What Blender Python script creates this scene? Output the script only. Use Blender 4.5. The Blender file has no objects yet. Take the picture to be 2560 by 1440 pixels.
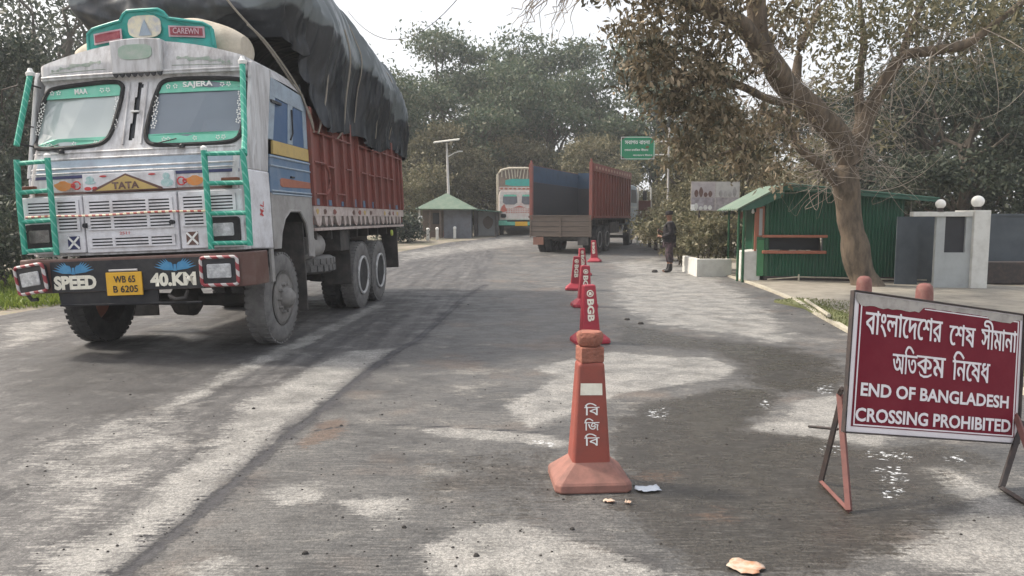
import bpy, bmesh, math, random
import numpy as np
from mathutils import Vector, Matrix, noise
R = math.radians
C = bpy.context.scene.collection
random.seed(7)

# ------------------------------------------------------------------ camera, sky, sun, exposure
CAM_H = 1.5
PITCH = math.atan((720 - 545) / 1850)
cam = bpy.data.cameras.new('camera')
cam.lens = 36 * 1850 / 2560
cam.sensor_width = 36
cam.clip_start = 0.05
cam.clip_end = 1000
camo = bpy.data.objects.new('camera', cam)
C.objects.link(camo)
camo.location = (0, 0, CAM_H)
camo.rotation_euler = (R(90) - PITCH, 0, 0)
bpy.context.scene.camera = camo

SUN_EL, SUN_AZ = R(48), math.atan2(-1.0, 0.30)      # the sun stands to the left, a little beyond the lorry
w = bpy.data.worlds.new('World')
bpy.context.scene.world = w
w.use_nodes = True
wn = w.node_tree.nodes
bg = wn['Background']
sky = wn.new('ShaderNodeTexSky')
sky.sky_type = 'NISHITA'
sky.sun_disc = False
sky.sun_elevation = SUN_EL
sky.sun_rotation = SUN_AZ
sky.air_density = 1.0
sky.dust_density = 10.0
sky.ozone_density = 0.6
veil = wn.new('ShaderNodeMix')                        # the thin white veil of a hazy winter sky
veil.data_type = 'RGBA'
veil.inputs[0].default_value = 0.6
veil.inputs[7].default_value = (5.3, 5.4, 5.55, 1)
w.node_tree.links.new(sky.outputs[0], veil.inputs[6])
w.node_tree.links.new(veil.outputs[2], bg.inputs[0])
bg.inputs[1].default_value = 0.15
sl = bpy.data.lights.new('sun', 'SUN')
sl.energy = 2.4
sl.angle = R(5)
sl.color = (1.0, 0.92, 0.80)
so = bpy.data.objects.new('sun', sl)
C.objects.link(so)
sd = Vector((math.sin(SUN_AZ) * math.cos(SUN_EL), math.cos(SUN_AZ) * math.cos(SUN_EL), math.sin(SUN_EL)))
so.rotation_euler = sd.to_track_quat('Z', 'Y').to_euler()
vs = bpy.context.scene.view_settings
vs.view_transform = 'Standard'
vs.look = 'None'
vs.exposure = 0.85
vs.gamma = 1.0
cy = bpy.context.scene.cycles
cy.max_bounces = 6
cy.diffuse_bounces = 3
cy.glossy_bounces = 3
cy.transparent_max_bounces = 8
cy.volume_bounces = 1

# ------------------------------------------------------------------ ground height and where things stand on it
def gz(x, y):
    return 0.0006 * max(0.0, min(y, 56.0) - 12.0) ** 2

def ray(px, py):
    x, z = (px - 1280) / 1850, -(py - 720) / 1850
    return Vector((x, math.cos(PITCH) + z * math.sin(PITCH), -math.sin(PITCH) + z * math.cos(PITCH)))

def gp(px, py):                                       # the point of the ground a photo point shows
    d = ray(px, py)
    t = 0.5
    while t < 140:
        p = Vector((0, 0, CAM_H)) + d * t
        if p.z <= gz(p.x, p.y):
            break
        t += 0.02
    return p

def at(px, py, y):                                    # the point at a given distance
    d = ray(px, py)
    return Vector((0, 0, CAM_H)) + d * (y / d.y)

# ------------------------------------------------------------------ materials
def nmat(name):
    m = bpy.data.materials.new(name)
    m.use_nodes = True
    return m, m.node_tree.nodes, m.node_tree.links, m.node_tree.nodes['Principled BSDF']

def M(name, c, rough=0.6, c2=None, scale=5.0, amt=0.6, bump=0.0, bscale=None, metal=0.0, stretch=(1, 1, 1), spec=0.4):
    """paint / metal / wood with patches of dirt or wear (c2) and a rough surface"""
    m, n, l, p = nmat(name)
    p.inputs['Roughness'].default_value = rough
    p.inputs['Metallic'].default_value = metal
    p.inputs['Specular IOR Level'].default_value = spec
    tc = n.new('ShaderNodeTexCoord')
    mp = n.new('ShaderNodeMapping')
    mp.inputs['Scale'].default_value = stretch
    l.new(tc.outputs['Object'], mp.inputs[0])
    if c2 is None:
        c2 = tuple(v * 0.6 for v in c)
    nz = n.new('ShaderNodeTexNoise')
    nz.inputs['Scale'].default_value = scale
    nz.inputs['Detail'].default_value = 8
    nz.inputs['Roughness'].default_value = 0.65
    l.new(mp.outputs[0], nz.inputs['Vector'])
    rp = n.new('ShaderNodeMapRange')
    rp.inputs[1].default_value = 0.42
    rp.inputs[2].default_value = 0.72
    rp.inputs[4].default_value = amt
    l.new(nz.outputs[0], rp.inputs[0])
    mx = n.new('ShaderNodeMix')
    mx.data_type = 'RGBA'
    mx.inputs[6].default_value = (*c, 1)
    mx.inputs[7].default_value = (*c2, 1)
    l.new(rp.outputs[0], mx.inputs[0])
    l.new(mx.outputs[2], p.inputs['Base Color'])
    if bump:
        nb = n.new('ShaderNodeTexNoise')
        nb.inputs['Scale'].default_value = bscale or scale * 6
        nb.inputs['Detail'].default_value = 5
        l.new(mp.outputs[0], nb.inputs['Vector'])
        b = n.new('ShaderNodeBump')
        b.inputs['Strength'].default_value = bump
        b.inputs['Distance'].default_value = 0.02
        l.new(nb.outputs[0], b.inputs['Height'])
        l.new(b.outputs[0], p.inputs['Normal'])
    return m

def stripes(name, c1, c2, axis=(1, 0, 1), scale=6.0, width=0.5, rough=0.5):
    m, n, l, p = nmat(name)
    p.inputs['Roughness'].default_value = rough
    tc = n.new('ShaderNodeTexCoord')
    d = n.new('ShaderNodeVectorMath')
    d.operation = 'DOT_PRODUCT'
    d.inputs[1].default_value = axis
    l.new(tc.outputs['Object'], d.inputs[0])
    a = n.new('ShaderNodeMath'); a.operation = 'MULTIPLY'; a.inputs[1].default_value = scale
    l.new(d.outputs['Value'], a.inputs[0])
    f = n.new('ShaderNodeMath'); f.operation = 'FRACT'
    l.new(a.outputs[0], f.inputs[0])
    g = n.new('ShaderNodeMath'); g.operation = 'LESS_THAN'; g.inputs[1].default_value = width
    l.new(f.outputs[0], g.inputs[0])
    mx = n.new('ShaderNodeMix'); mx.data_type = 'RGBA'
    mx.inputs[6].default_value = (*c2, 1); mx.inputs[7].default_value = (*c1, 1)
    l.new(g.outputs[0], mx.inputs[0])
    l.new(mx.outputs[2], p.inputs['Base Color'])
    return m

def leafmat(name, cols):
    m, n, l, p = nmat(name)
    at_ = n.new('ShaderNodeAttribute'); at_.attribute_name = 'tone'
    r = n.new('ShaderNodeValToRGB')
    e = r.color_ramp.elements
    while len(e) < len(cols):
        e.new(0.5)
    for i, c in enumerate(cols):
        e[i].position = i / (len(cols) - 1)
        e[i].color = (*c, 1)
    l.new(at_.outputs['Fac'], r.inputs[0])
    l.new(r.outputs[0], p.inputs['Base Color'])
    p.inputs['Roughness'].default_value = 0.55
    p.inputs['Specular IOR Level'].default_value = 0.3
    t = n.new('ShaderNodeBsdfTranslucent')
    l.new(r.outputs[0], t.inputs[0])
    ms = n.new('ShaderNodeMixShader'); ms.inputs[0].default_value = 0.28
    l.new(p.outputs[0], ms.inputs[1]); l.new(t.outputs[0], ms.inputs[2])
    l.new(ms.outputs[0], n['Material Output'].inputs[0])
    return m

def dirty_glass(name, tint, dust, fac):
    m, n, l, p = nmat(name)
    p.inputs['Base Color'].default_value = (*dust, 1)
    p.inputs['Roughness'].default_value = 0.8
    t = n.new('ShaderNodeBsdfTransparent'); t.inputs[0].default_value = (*tint, 1)
    gl = n.new('ShaderNodeBsdfGlossy'); gl.inputs['Roughness'].default_value = 0.06
    lw = n.new('ShaderNodeLayerWeight'); lw.inputs[0].default_value = 0.5
    pw = n.new('ShaderNodeMath'); pw.operation = 'POWER'; pw.inputs[1].default_value = 3.0; l.new(lw.outputs['Facing'], pw.inputs[0])
    fr = n.new('ShaderNodeMath'); fr.operation = 'MULTIPLY_ADD'; fr.inputs[1].default_value = 0.7; fr.inputs[2].default_value = 0.06; l.new(pw.outputs[0], fr.inputs[0])
    nz = n.new('ShaderNodeTexNoise'); nz.inputs['Scale'].default_value = 3.0
    tc = n.new('ShaderNodeTexCoord'); l.new(tc.outputs['Object'], nz.inputs['Vector'])
    mr = n.new('ShaderNodeMapRange'); mr.inputs[3].default_value = fac - 0.1; mr.inputs[4].default_value = fac + 0.1
    l.new(nz.outputs[0], mr.inputs[0])
    a = n.new('ShaderNodeMixShader'); l.new(mr.outputs[0], a.inputs[0]); l.new(t.outputs[0], a.inputs[1]); l.new(p.outputs[0], a.inputs[2])
    b = n.new('ShaderNodeMixShader'); l.new(fr.outputs[0], b.inputs[0]); l.new(a.outputs[0], b.inputs[1]); l.new(gl.outputs[0], b.inputs[2])
    l.new(b.outputs[0], n['Material Output'].inputs[0])
    return m

DUST = (0.24, 0.21, 0.18)
m_cab = M('grimy_white_paint', (0.56, 0.56, 0.57), 0.5, (0.19, 0.17, 0.165), 5, 0.8, 0.15, 30, stretch=(2.2, 2.2, 0.35))
m_grille = M('white_grille_paint', (0.70, 0.70, 0.73), 0.45, (0.36, 0.34, 0.34), 6, 0.7)
m_black = M('black_paint', (0.012, 0.013, 0.018), 0.45, (0.05, 0.047, 0.045), 5, 0.8)
m_rubber = M('black_rubber', (0.018, 0.018, 0.02), 0.75, (0.05, 0.048, 0.046), 9, 0.7, 0.2)
m_tyre = M('dusty_tyre', (0.17, 0.165, 0.16), 0.9, (0.06, 0.058, 0.06), 7, 0.7, 0.4, 60)
m_tyredark = M('dark_tyre', (0.028, 0.028, 0.03), 0.9, (0.09, 0.085, 0.08), 6, 0.7, 0.3, 60)
m_rim = M('dusty_wheel_rim', (0.22, 0.21, 0.20), 0.6, (0.09, 0.085, 0.08), 9, 0.7, 0.2)
m_rimwhite = M('pale_wheel_ring', (0.50, 0.50, 0.50), 0.6, (0.2, 0.19, 0.18), 9, 0.6)
m_brown = M('brown_bumper_paint', (0.11, 0.055, 0.045), 0.45, (0.2, 0.15, 0.13), 5, 0.5)
m_green = stripes('mint_green_tape', (0.022, 0.30, 0.21), (0.13, 0.43, 0.34), (1, 1, 0.8), 11, 0.78)
m_teal = M('teal_paint', (0.035, 0.33, 0.29), 0.5, (0.06, 0.22, 0.2), 6, 0.7)
m_tealpale = M('pale_teal_sticker', (0.30, 0.48, 0.48), 0.5, (0.6, 0.65, 0.65), 30, 0.9)
m_mint = M('mint_sunstrip', (0.13, 0.47, 0.34), 0.5, (0.3, 0.55, 0.46), 10, 0.5)
m_blue = M('faded_blue_paint', (0.10, 0.17, 0.27), 0.55, (0.22, 0.26, 0.32), 5, 0.7)
m_paleblue = M('pale_blue_paint', (0.30, 0.37, 0.44), 0.55, (0.18, 0.2, 0.24), 6, 0.7)
m_deepblue = M('deep_blue_shutter', (0.035, 0.09, 0.2), 0.4, (0.08, 0.14, 0.24), 5, 0.5)
m_yellow = M('ochre_paint', (0.50, 0.36, 0.13), 0.6, (0.36, 0.27, 0.13), 8, 0.7)
m_plate = M('yellow_number_plate', (0.72, 0.40, 0.03), 0.45, (0.5, 0.3, 0.06), 12, 0.5)
m_grey = M('dusty_grey_paint', (0.33, 0.32, 0.31), 0.65, (0.19, 0.175, 0.165), 4, 0.8)
m_chassis = M('muddy_chassis', (0.045, 0.043, 0.042), 0.8, (0.12, 0.105, 0.095), 5, 0.8, 0.2)
m_red = M('brick_red_paint', (0.20, 0.052, 0.040), 0.6, (0.11, 0.044, 0.037), 3.5, 0.8, 0.15, 30, stretch=(1, 1, 0.4))
m_redrail = M('faded_red_ribs', (0.23, 0.075, 0.06), 0.6, (0.15, 0.08, 0.07), 6, 0.7)
m_strip = M('pale_bed_strip', (0.52, 0.45, 0.42), 0.65, (0.25, 0.17, 0.15), 6, 0.9)
m_pink = M('red_lettering', (0.55, 0.06, 0.06), 0.5)
m_cream = M('cream_lettering', (0.78, 0.75, 0.64), 0.5, (0.5, 0.46, 0.38), 20, 0.5)
m_white = M('white_paint', (0.80, 0.80, 0.78), 0.55, (0.6, 0.58, 0.54), 10, 0.5)
m_orange = M('orange_paint', (0.62, 0.22, 0.05), 0.5, (0.5, 0.3, 0.15), 18, 0.7)
m_navy = M('navy_band', (0.03, 0.035, 0.11), 0.5)
m_wing = M('blue_feather_paint', (0.05, 0.22, 0.42), 0.45, (0.12, 0.33, 0.5), 15, 0.7)
m_lens = M('lamp_glass', (0.34, 0.35, 0.36), 0.12, (0.75, 0.76, 0.78), 16, 0.8, 0.4, 50, spec=0.8)
m_lensdull = M('dull_lamp_glass', (0.10, 0.09, 0.085), 0.2, (0.2, 0.19, 0.18), 12, 0.8, 0.3, 50, spec=0.7)
m_frame_rw = stripes('red_white_tape', (0.27, 0.035, 0.045), (0.50, 0.47, 0.46), (1, 0, 1), 7.5, 0.55)
m_rope_rw = stripes('red_white_cord', (0.45, 0.1, 0.08), (0.75, 0.66, 0.45), (1, 0, 0.2), 13, 0.5)
m_beige = M('beige_canvas', (0.50, 0.45, 0.37), 0.85, (0.32, 0.28, 0.22), 6, 0.7, 0.3)
m_rope = M('hemp_rope', (0.30, 0.27, 0.23), 0.9, (0.2, 0.18, 0.15), 20, 0.6)
m_glassL = dirty_glass('dusty_windscreen', (0.5, 0.55, 0.55), (0.46, 0.52, 0.52), 0.85)
m_glassR = dirty_glass('tinted_windscreen', (0.30, 0.34, 0.38), (0.165, 0.205, 0.25), 0.82)
m_interior = M('cab_interior', (0.06, 0.065, 0.07), 0.8)
m_curtain = M('pale_curtain', (0.30, 0.32, 0.31), 0.9)
m_cone = M('orange_red_plastic', (0.27, 0.068, 0.05), 0.6, (0.17, 0.06, 0.048), 9, 0.6, 0.08, 40)
m_conepale = M('pale_plastic', (0.27, 0.13, 0.105), 0.75, (0.13, 0.07, 0.058), 8, 0.9, 0.08, 40)  # light on the bollard base is put into this paler, dusty colour
m_cred = M('crimson_plastic', (0.33, 0.024, 0.042), 0.45, (0.24, 0.03, 0.042), 7, 0.6)
m_brick = M('red_brick', (0.30, 0.12, 0.085), 0.9, (0.19, 0.085, 0.06), 18, 0.8, 0.6, 60)
m_maroon = M('maroon_vinyl', (0.15, 0.011, 0.024), 0.5, (0.19, 0.025, 0.038), 5, 0.7, spec=0.12)
m_signwhite = M('white_vinyl', (0.74, 0.70, 0.72), 0.45, (0.6, 0.55, 0.55), 8, 0.5)
m_scrap = M('peeled_plate', (0.40, 0.37, 0.34), 0.8, (0.22, 0.2, 0.18), 16, 0.8)
m_darkiron = M('dark_iron', (0.035, 0.03, 0.03), 0.7, (0.09, 0.06, 0.05), 14, 0.7)
m_pinkiron = M('red_oxide_iron', (0.15, 0.062, 0.055), 0.75, (0.07, 0.035, 0.03), 14, 0.7)
m_hut = M('green_corrugated_sheet', (0.010, 0.078, 0.041), 0.5, (0.018, 0.062, 0.04), 3, 0.7)
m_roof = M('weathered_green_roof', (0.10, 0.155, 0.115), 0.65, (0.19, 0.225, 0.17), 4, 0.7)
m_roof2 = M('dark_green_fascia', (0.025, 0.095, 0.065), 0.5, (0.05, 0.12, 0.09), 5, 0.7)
m_post = M('green_post_paint', (0.018, 0.085, 0.04), 0.5)
m_shelf = M('terracotta_paint', (0.35, 0.13, 0.08), 0.6, (0.24, 0.1, 0.07), 8, 0.6)
m_dark = M('dark_opening', (0.02, 0.022, 0.028), 0.5)
m_plaster = M('pale_plaster', (0.60, 0.60, 0.57), 0.75, (0.40, 0.39, 0.36), 4, 0.7, 0.1)
m_greyplaster = M('bluegrey_plaster', (0.36, 0.38, 0.38), 0.75, (0.25, 0.26, 0.26), 3, 0.6, 0.1)
m_wall = M('dull_blue_wall', (0.085, 0.10, 0.115), 0.8, (0.05, 0.06, 0.07), 2, 0.8)
m_globe = M('opal_glass', (0.80, 0.79, 0.75), 0.2)
m_steel = M('galvanised_pole', (0.55, 0.53, 0.51), 0.5, (0.4, 0.36, 0.33), 8, 0.6)
m_signgreen = M('green_sign_sheet', (0.01, 0.22, 0.10), 0.4, (0.02, 0.18, 0.09), 4, 0.5)
m_bark = M('mottled_bark', (0.145, 0.112, 0.082), 0.95, (0.04, 0.034, 0.027), 7, 1.0, 1.0, 16, stretch=(1, 1, 0.35))
m_bark2 = M('dark_bark', (0.10, 0.085, 0.07), 0.9, (0.05, 0.042, 0.036), 4, 0.8, 0.6, 18)
m_twig = M('dry_twig', (0.30, 0.26, 0.22), 0.9)
m_wood = M('weathered_boards', (0.15, 0.118, 0.095), 0.8, (0.085, 0.07, 0.06), 4, 0.8, 0.2, stretch=(0.4, 1, 6))
m_kerb = M('cream_kerb_paint', (0.44, 0.41, 0.33), 0.85, (0.22, 0.2, 0.165), 5, 0.8)
m_camo = M('camouflage_cloth', (0.008, 0.008, 0.011), 0.85, (0.045, 0.037, 0.04), 14, 0.9)
m_camo2 = M('camouflage_trousers', (0.018, 0.016, 0.02), 0.85, (0.14, 0.085, 0.10), 13, 0.95)
m_skin = M('skin', (0.25, 0.13, 0.085), 0.6)
m_boot = M('black_leather', (0.012, 0.012, 0.013), 0.4)
m_paper = M('litter_paper', (0.46, 0.38, 0.31), 0.8, (0.42, 0.15, 0.05), 22, 1.0)
m_plastic = M('white_plastic_bag', (0.48, 0.52, 0.58), 0.35, (0.5, 0.55, 0.62), 25, 0.7)
m_stone = M('dark_pebble', (0.04, 0.037, 0.035), 0.9)

L_far = leafmat('hazy_green_leaves', [(0.04, 0.068, 0.042), (0.075, 0.11, 0.065), (0.125, 0.15, 0.09), (0.19, 0.185, 0.125)])
L_warm = leafmat('dusty_olive_leaves', [(0.07, 0.078, 0.04), (0.13, 0.125, 0.07), (0.20, 0.18, 0.105), (0.29, 0.25, 0.16)])
L_big = leafmat('dusty_brown_leaves', [(0.045, 0.045, 0.025), (0.12, 0.10, 0.06), (0.22, 0.175, 0.11), (0.40, 0.32, 0.22)])
L_dark = leafmat('dark_green_leaves', [(0.015, 0.025, 0.019), (0.032, 0.046, 0.032), (0.06, 0.075, 0.05), (0.14, 0.15, 0.105)])
L_grass = leafmat('bright_grass', [(0.09, 0.14, 0.02), (0.16, 0.22, 0.035), (0.24, 0.30, 0.06)])
L_lawn = leafmat('dull_grass', [(0.09, 0.115, 0.035), (0.14, 0.16, 0.06), (0.21, 0.20, 0.10)])

# ------------------------------------------------------------------ mesh helpers
def tag(o, label, cat, group=None):
    o['label'] = label
    o['category'] = cat
    if group:
        o['group'] = group
    return o

def struct(o, kind='structure', label=None):
    o['kind'] = kind
    if label:
        o['label'] = label
    return o

def empty(name, loc=(0, 0, 0), rz=0.0):
    o = bpy.data.objects.new(name, None)
    C.objects.link(o)
    o.location = loc
    o.rotation_euler = (0, 0, rz)
    o.empty_display_size = 0.2
    return o

def link(name, me, mat=None, parent=None):
    o = bpy.data.objects.new(name, me)
    C.objects.link(o)
    if mat is not None:
        if not me.materials:
            me.materials.append(mat)
    if parent is not None:
        o.parent = parent
    return o

class MB:
    def __init__(s):
        s.v, s.f, s.X = [], [], None
    def add(s, vs, fs):
        b = len(s.v)
        if s.X is not None:
            vs = [s.X @ Vector(p) for p in vs]
        s.v += [tuple(p) for p in vs]
        s.f += [[b + i for i in f] for f in fs]
        return s
    def box(s, x0, x1, y0, y1, z0, z1):
        vs = [(x, y, z) for z in (z0, z1) for y in (y0, y1) for x in (x0, x1)]
        return s.add(vs, [(0, 2, 3, 1), (4, 5, 7, 6), (0, 1, 5, 4), (2, 6, 7, 3), (0, 4, 6, 2), (1, 3, 7, 5)])
    def prism(s, poly, axis, a0, a1):
        """polygon in the two other axes, extruded along axis"""
        n = len(poly)
        def P(u, v, a):
            return {'x': (a, u, v), 'y': (u, a, v), 'z': (u, v, a)}[axis]
        vs = [P(u, v, a0) for u, v in poly] + [P(u, v, a1) for u, v in poly]
        fs = [tuple(range(n))[::-1], tuple(range(n, 2 * n))]
        fs += [(i, (i + 1) % n, n + (i + 1) % n, n + i) for i in range(n)]
        return s.add(vs, fs)
    def tube(s, pts, r, n=8, cap=True, closed=False):
        pts = [Vector(p) for p in pts]
        rs = r if isinstance(r, (list, tuple)) else [r] * len(pts)
        vs, fs = [], []
        up = Vector((0.13, 0.21, 1)).normalized()
        for i, p in enumerate(pts):
            if closed:
                t = pts[(i + 1) % len(pts)] - pts[i - 1]
            else:
                t = pts[min(i + 1, len(pts) - 1)] - pts[max(i - 1, 0)]
            t = t.normalized() if t.length > 1e-9 else Vector((0, 0, 1))
            a = t.cross(up)
            if a.length < 0.1:
                a = t.cross(Vector((1, 0, 0)))
            a.normalize()
            b = t.cross(a)
            for k in range(n):
                q = 2 * math.pi * k / n
                vs.append(p + (a * math.cos(q) + b * math.sin(q)) * rs[i])
        m = len(pts)
        for i in range(m if closed else m - 1):
            j = (i + 1) % m
            for k in range(n):
                fs.append((i * n + k, i * n + (k + 1) % n, j * n + (k + 1) % n, j * n + k))
        if cap and not closed:
            fs.append(tuple(range(n))[::-1])
            fs.append(tuple(range((m - 1) * n, m * n)))
        return s.add(vs, fs)
    def lathe(s, prof, c=(0, 0, 0), axis='z', n=24):
        """prof: (radius, along) pairs"""
        vs, fs = [], []
        for r, a in prof:
            for k in range(n):
                q = 2 * math.pi * k / n
                u, v = r * math.cos(q), r * math.sin(q)
                p = {'z': (u, v, a), 'x': (a, u, v), 'y': (u, a, v)}[axis]
                vs.append((p[0] + c[0], p[1] + c[1], p[2] + c[2]))
        m = len(prof)
        for i in range(m - 1):
            for k in range(n):
                fs.append((i * n + k, i * n + (k + 1) % n, (i + 1) * n + (k + 1) % n, (i + 1) * n + k))
        if prof[0][0] > 1e-6:
            fs.append(tuple(range(n))[::-1])
        if prof[-1][0] > 1e-6:
            fs.append(tuple(range((m - 1) * n, m * n)))
        return s.add(vs, fs)
    def build(s, name, mat, parent=None, smooth=False, bevel=0.0, fix=True):
        me = bpy.data.meshes.new(name)
        me.from_pydata(s.v, [], s.f)
        if fix:
            bm = bmesh.new(); bm.from_mesh(me)
            bmesh.ops.recalc_face_normals(bm, faces=bm.faces)
            bm.to_mesh(me); bm.free()
        if smooth:
            me.polygons.foreach_set('use_smooth', [True] * len(me.polygons))
            me.set_sharp_from_angle(angle=R(40))
        o = link(name, me, mat, parent)
        if bevel:
            b = o.modifiers.new('bevel', 'BEVEL')
            b.width = bevel
            b.segments = 2
            b.limit_method = 'ANGLE'
        return o

def chaikin(p, k=2):
    for _ in range(k):
        q = []
        for i in range(len(p)):
            a, b = Vector(p[i]), Vector(p[(i + 1) % len(p)])
            q += [a * 0.8 + b * 0.2, a * 0.2 + b * 0.8]
        p = [tuple(x) for x in q]
    return p

def rrect(cx, cz, a, b, r, n=4):
    out = []
    for sx, sz, q0 in ((1, 1, 0), (-1, 1, 90), (-1, -1, 180), (1, -1, 270)):
        for k in range(n + 1):
            q = R(q0 + 90 * k / n)
            out.append((cx + sx * (a - r) + r * math.cos(q), cz + sz * (b - r) + r * math.sin(q)))
    return out

def inside(p, poly):
    x, y = p
    c = False
    for i in range(len(poly)):
        x1, y1 = poly[i]; x2, y2 = poly[i - 1]
        if (y1 > y) != (y2 > y) and x < (x2 - x1) * (y - y1) / (y2 - y1) + x1:
            c = not c
    return c

def text(body, wd, ht, mat, name, parent, X, bold=0.0, depth=0.003, keep=False):
    """lettering fitted to a box of wd x ht, its centre and axes given by the matrix X (x right, y up, z out)"""
    c = bpy.data.curves.new('lettering', 'FONT')
    c.body = body
    c.offset = bold
    c.resolution_u = 3
    t = bpy.data.objects.new('lettering', c)
    C.objects.link(t)
    bpy.context.view_layer.update()
    me = bpy.data.meshes.new_from_object(t.evaluated_get(bpy.context.evaluated_depsgraph_get()))
    bpy.data.objects.remove(t)
    bpy.data.curves.remove(c)
    co = np.empty(len(me.vertices) * 3)
    me.vertices.foreach_get('co', co)
    co = co.reshape(-1, 3)
    lo, hi = co.min(0), co.max(0)
    s = np.array([wd / (hi[0] - lo[0]), ht / (hi[1] - lo[1]), 1])
    co = (co - (lo + hi) / 2) * s
    co[:, 2] = depth
    me.vertices.foreach_set('co', co.ravel())
    me.transform(X)
    me.materials.clear()
    return link(name, me, mat, parent)

_gl = {}
def glyph(st):
    """outline edges of a letter, in order"""
    if st not in _gl:
        c = bpy.data.curves.new('lettering', 'FONT'); c.body = st; c.fill_mode = 'NONE'; c.resolution_u = 4
        t = bpy.data.objects.new('lettering', c); C.objects.link(t)
        bpy.context.view_layer.update()
        me = bpy.data.meshes.new_from_object(t.evaluated_get(bpy.context.evaluated_depsgraph_get()))
        v = np.array([tuple(q.co) for q in me.vertices])[:, :2]
        e = np.array([tuple(q.vertices) for q in me.edges])
        for i in range(len(e)):                             # the edge that closes a loop runs back to its start
            if abs(e[i][1] - e[i][0]) > 1 and e[i][0] < e[i][1]:
                e[i] = e[i][::-1]
        bpy.data.objects.remove(t); bpy.data.curves.remove(c); bpy.data.meshes.remove(me)
        _gl[st] = (v[e[:, 0]], v[e[:, 1]], v[:, 0].max())
    return _gl[st]

def fill(P, Q, bold, step=0.009):
    """letter shape as thin horizontal strips (strokes of a letter may overlap, so by winding number)"""
    V, F = [], []
    y0 = min(P[:, 1].min(), Q[:, 1].min()); y1 = max(P[:, 1].max(), Q[:, 1].max())
    n_ = int((y1 - y0) / step) + 1
    for k in range(n_):
        a, b = y0 + (y1 - y0) * k / n_, y0 + (y1 - y0) * (k + 1) / n_
        m = (a + b) / 2
        hit = ((P[:, 1] <= m) & (Q[:, 1] > m)) | ((Q[:, 1] <= m) & (P[:, 1] > m))
        xs = []
        for p, q in zip(P[hit], Q[hit]):
            sl = (q[0] - p[0]) / (q[1] - p[1])
            sl = max(-1.5, min(1.5, sl))
            x = p[0] + (m - p[1]) * (q[0] - p[0]) / (q[1] - p[1])
            xs.append((x, sl, 1 if q[1] > p[1] else -1))
        xs.sort()
        w_, iv = 0, []
        for x, sl, d in xs:
            if w_ == 0:
                s0 = (x, sl)
            w_ += d
            if w_ == 0:
                if iv and s0[0] - bold <= iv[-1][1][0] + bold:
                    iv[-1][1] = (x, sl)
                else:
                    iv.append([s0, (x, sl)])
        h = (b - a) / 2
        for (xa, sa), (xb, sb) in iv:
            i = len(V)
            V += [(xa - sa * h - bold, a), (xb - sb * h + bold, a), (xb + sb * h + bold, b), (xa + sa * h - bold, b)]
            F.append((i, i + 1, i + 2, i + 3))
    return np.array(V), F

def indic(st, wd, ht, mat, parent, X, bold=0.015, depth=0.003):
    """Bengali lettering, one letter shape after the other (written in visual order), fitted to wd x ht"""
    V, F, pen, i = [], [], 0.0, 0
    ref = glyph('\u0995')[2]
    for ch in st:
        if ch == ' ':
            pen += 0.28
            continue
        P, Q, _ = glyph(ch)
        v, f = fill(P, Q, bold)
        n0 = sum(len(q) for q in V)
        F += [tuple(a + n0 for a in g_) for g_ in f]
        V.append(np.column_stack([v[:, 0] + pen, v[:, 1], np.full(len(v), 0.0004 * (i % 3))]))
        pen += glyph(ch + '\u0995')[2] - ref
        i += 1
    co = np.concatenate(V)
    lo, hi = co.min(0), co.max(0)
    co[:, :2] = (co[:, :2] - (lo[:2] + hi[:2]) / 2) * np.array([wd / (hi[0] - lo[0]), ht / (hi[1] - lo[1])])
    co[:, 2] += depth
    mb = MB(); mb.add([tuple(X @ Vector(q)) for q in co], F)
    return mb.build('lettering', mat, parent, fix=False)

def front(x, y, z):                                   # a text plane that faces -y
    return Matrix(((1, 0, 0, x), (0, 0, -1, y), (0, 1, 0, z), (0, 0, 0, 1)))

def side(x, y, z):                                    # a text plane that faces +x
    return Matrix(((0, 0, 1, x), (1, 0, 0, y), (0, 1, 0, z), (0, 0, 0, 1)))

def leaves(cent, dirs, nor, L, W, tone, name):
    """many leaf-sized rhombs in one mesh, with a tone per leaf"""
    n = len(cent)
    dirs = dirs / np.linalg.norm(dirs, axis=1)[:, None]
    s = np.cross(dirs, nor)
    s /= np.linalg.norm(s, axis=1)[:, None] + 1e-9
    L = np.broadcast_to(L, n)[:, None]; W = np.broadcast_to(W, n)[:, None]
    v = np.stack([cent - dirs * L / 2, cent + s * W / 2 - dirs * L * 0.05, cent + dirs * L / 2, cent - s * W / 2 - dirs * L * 0.05], 1).reshape(-1, 3)
    me = bpy.data.meshes.new(name)
    me.vertices.add(4 * n)
    me.vertices.foreach_set('co', v.ravel())
    me.loops.add(4 * n)
    me.loops.foreach_set('vertex_index', np.arange(4 * n))
    me.polygons.add(n)
    me.polygons.foreach_set('loop_start', np.arange(n) * 4)
    me.polygons.foreach_set('loop_total', np.full(n, 4))
    me.update()
    a = me.attributes.new('tone', 'FLOAT', 'FACE')
    a.data.foreach_set('value', np.clip(tone, 0, 1))
    return me

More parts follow.
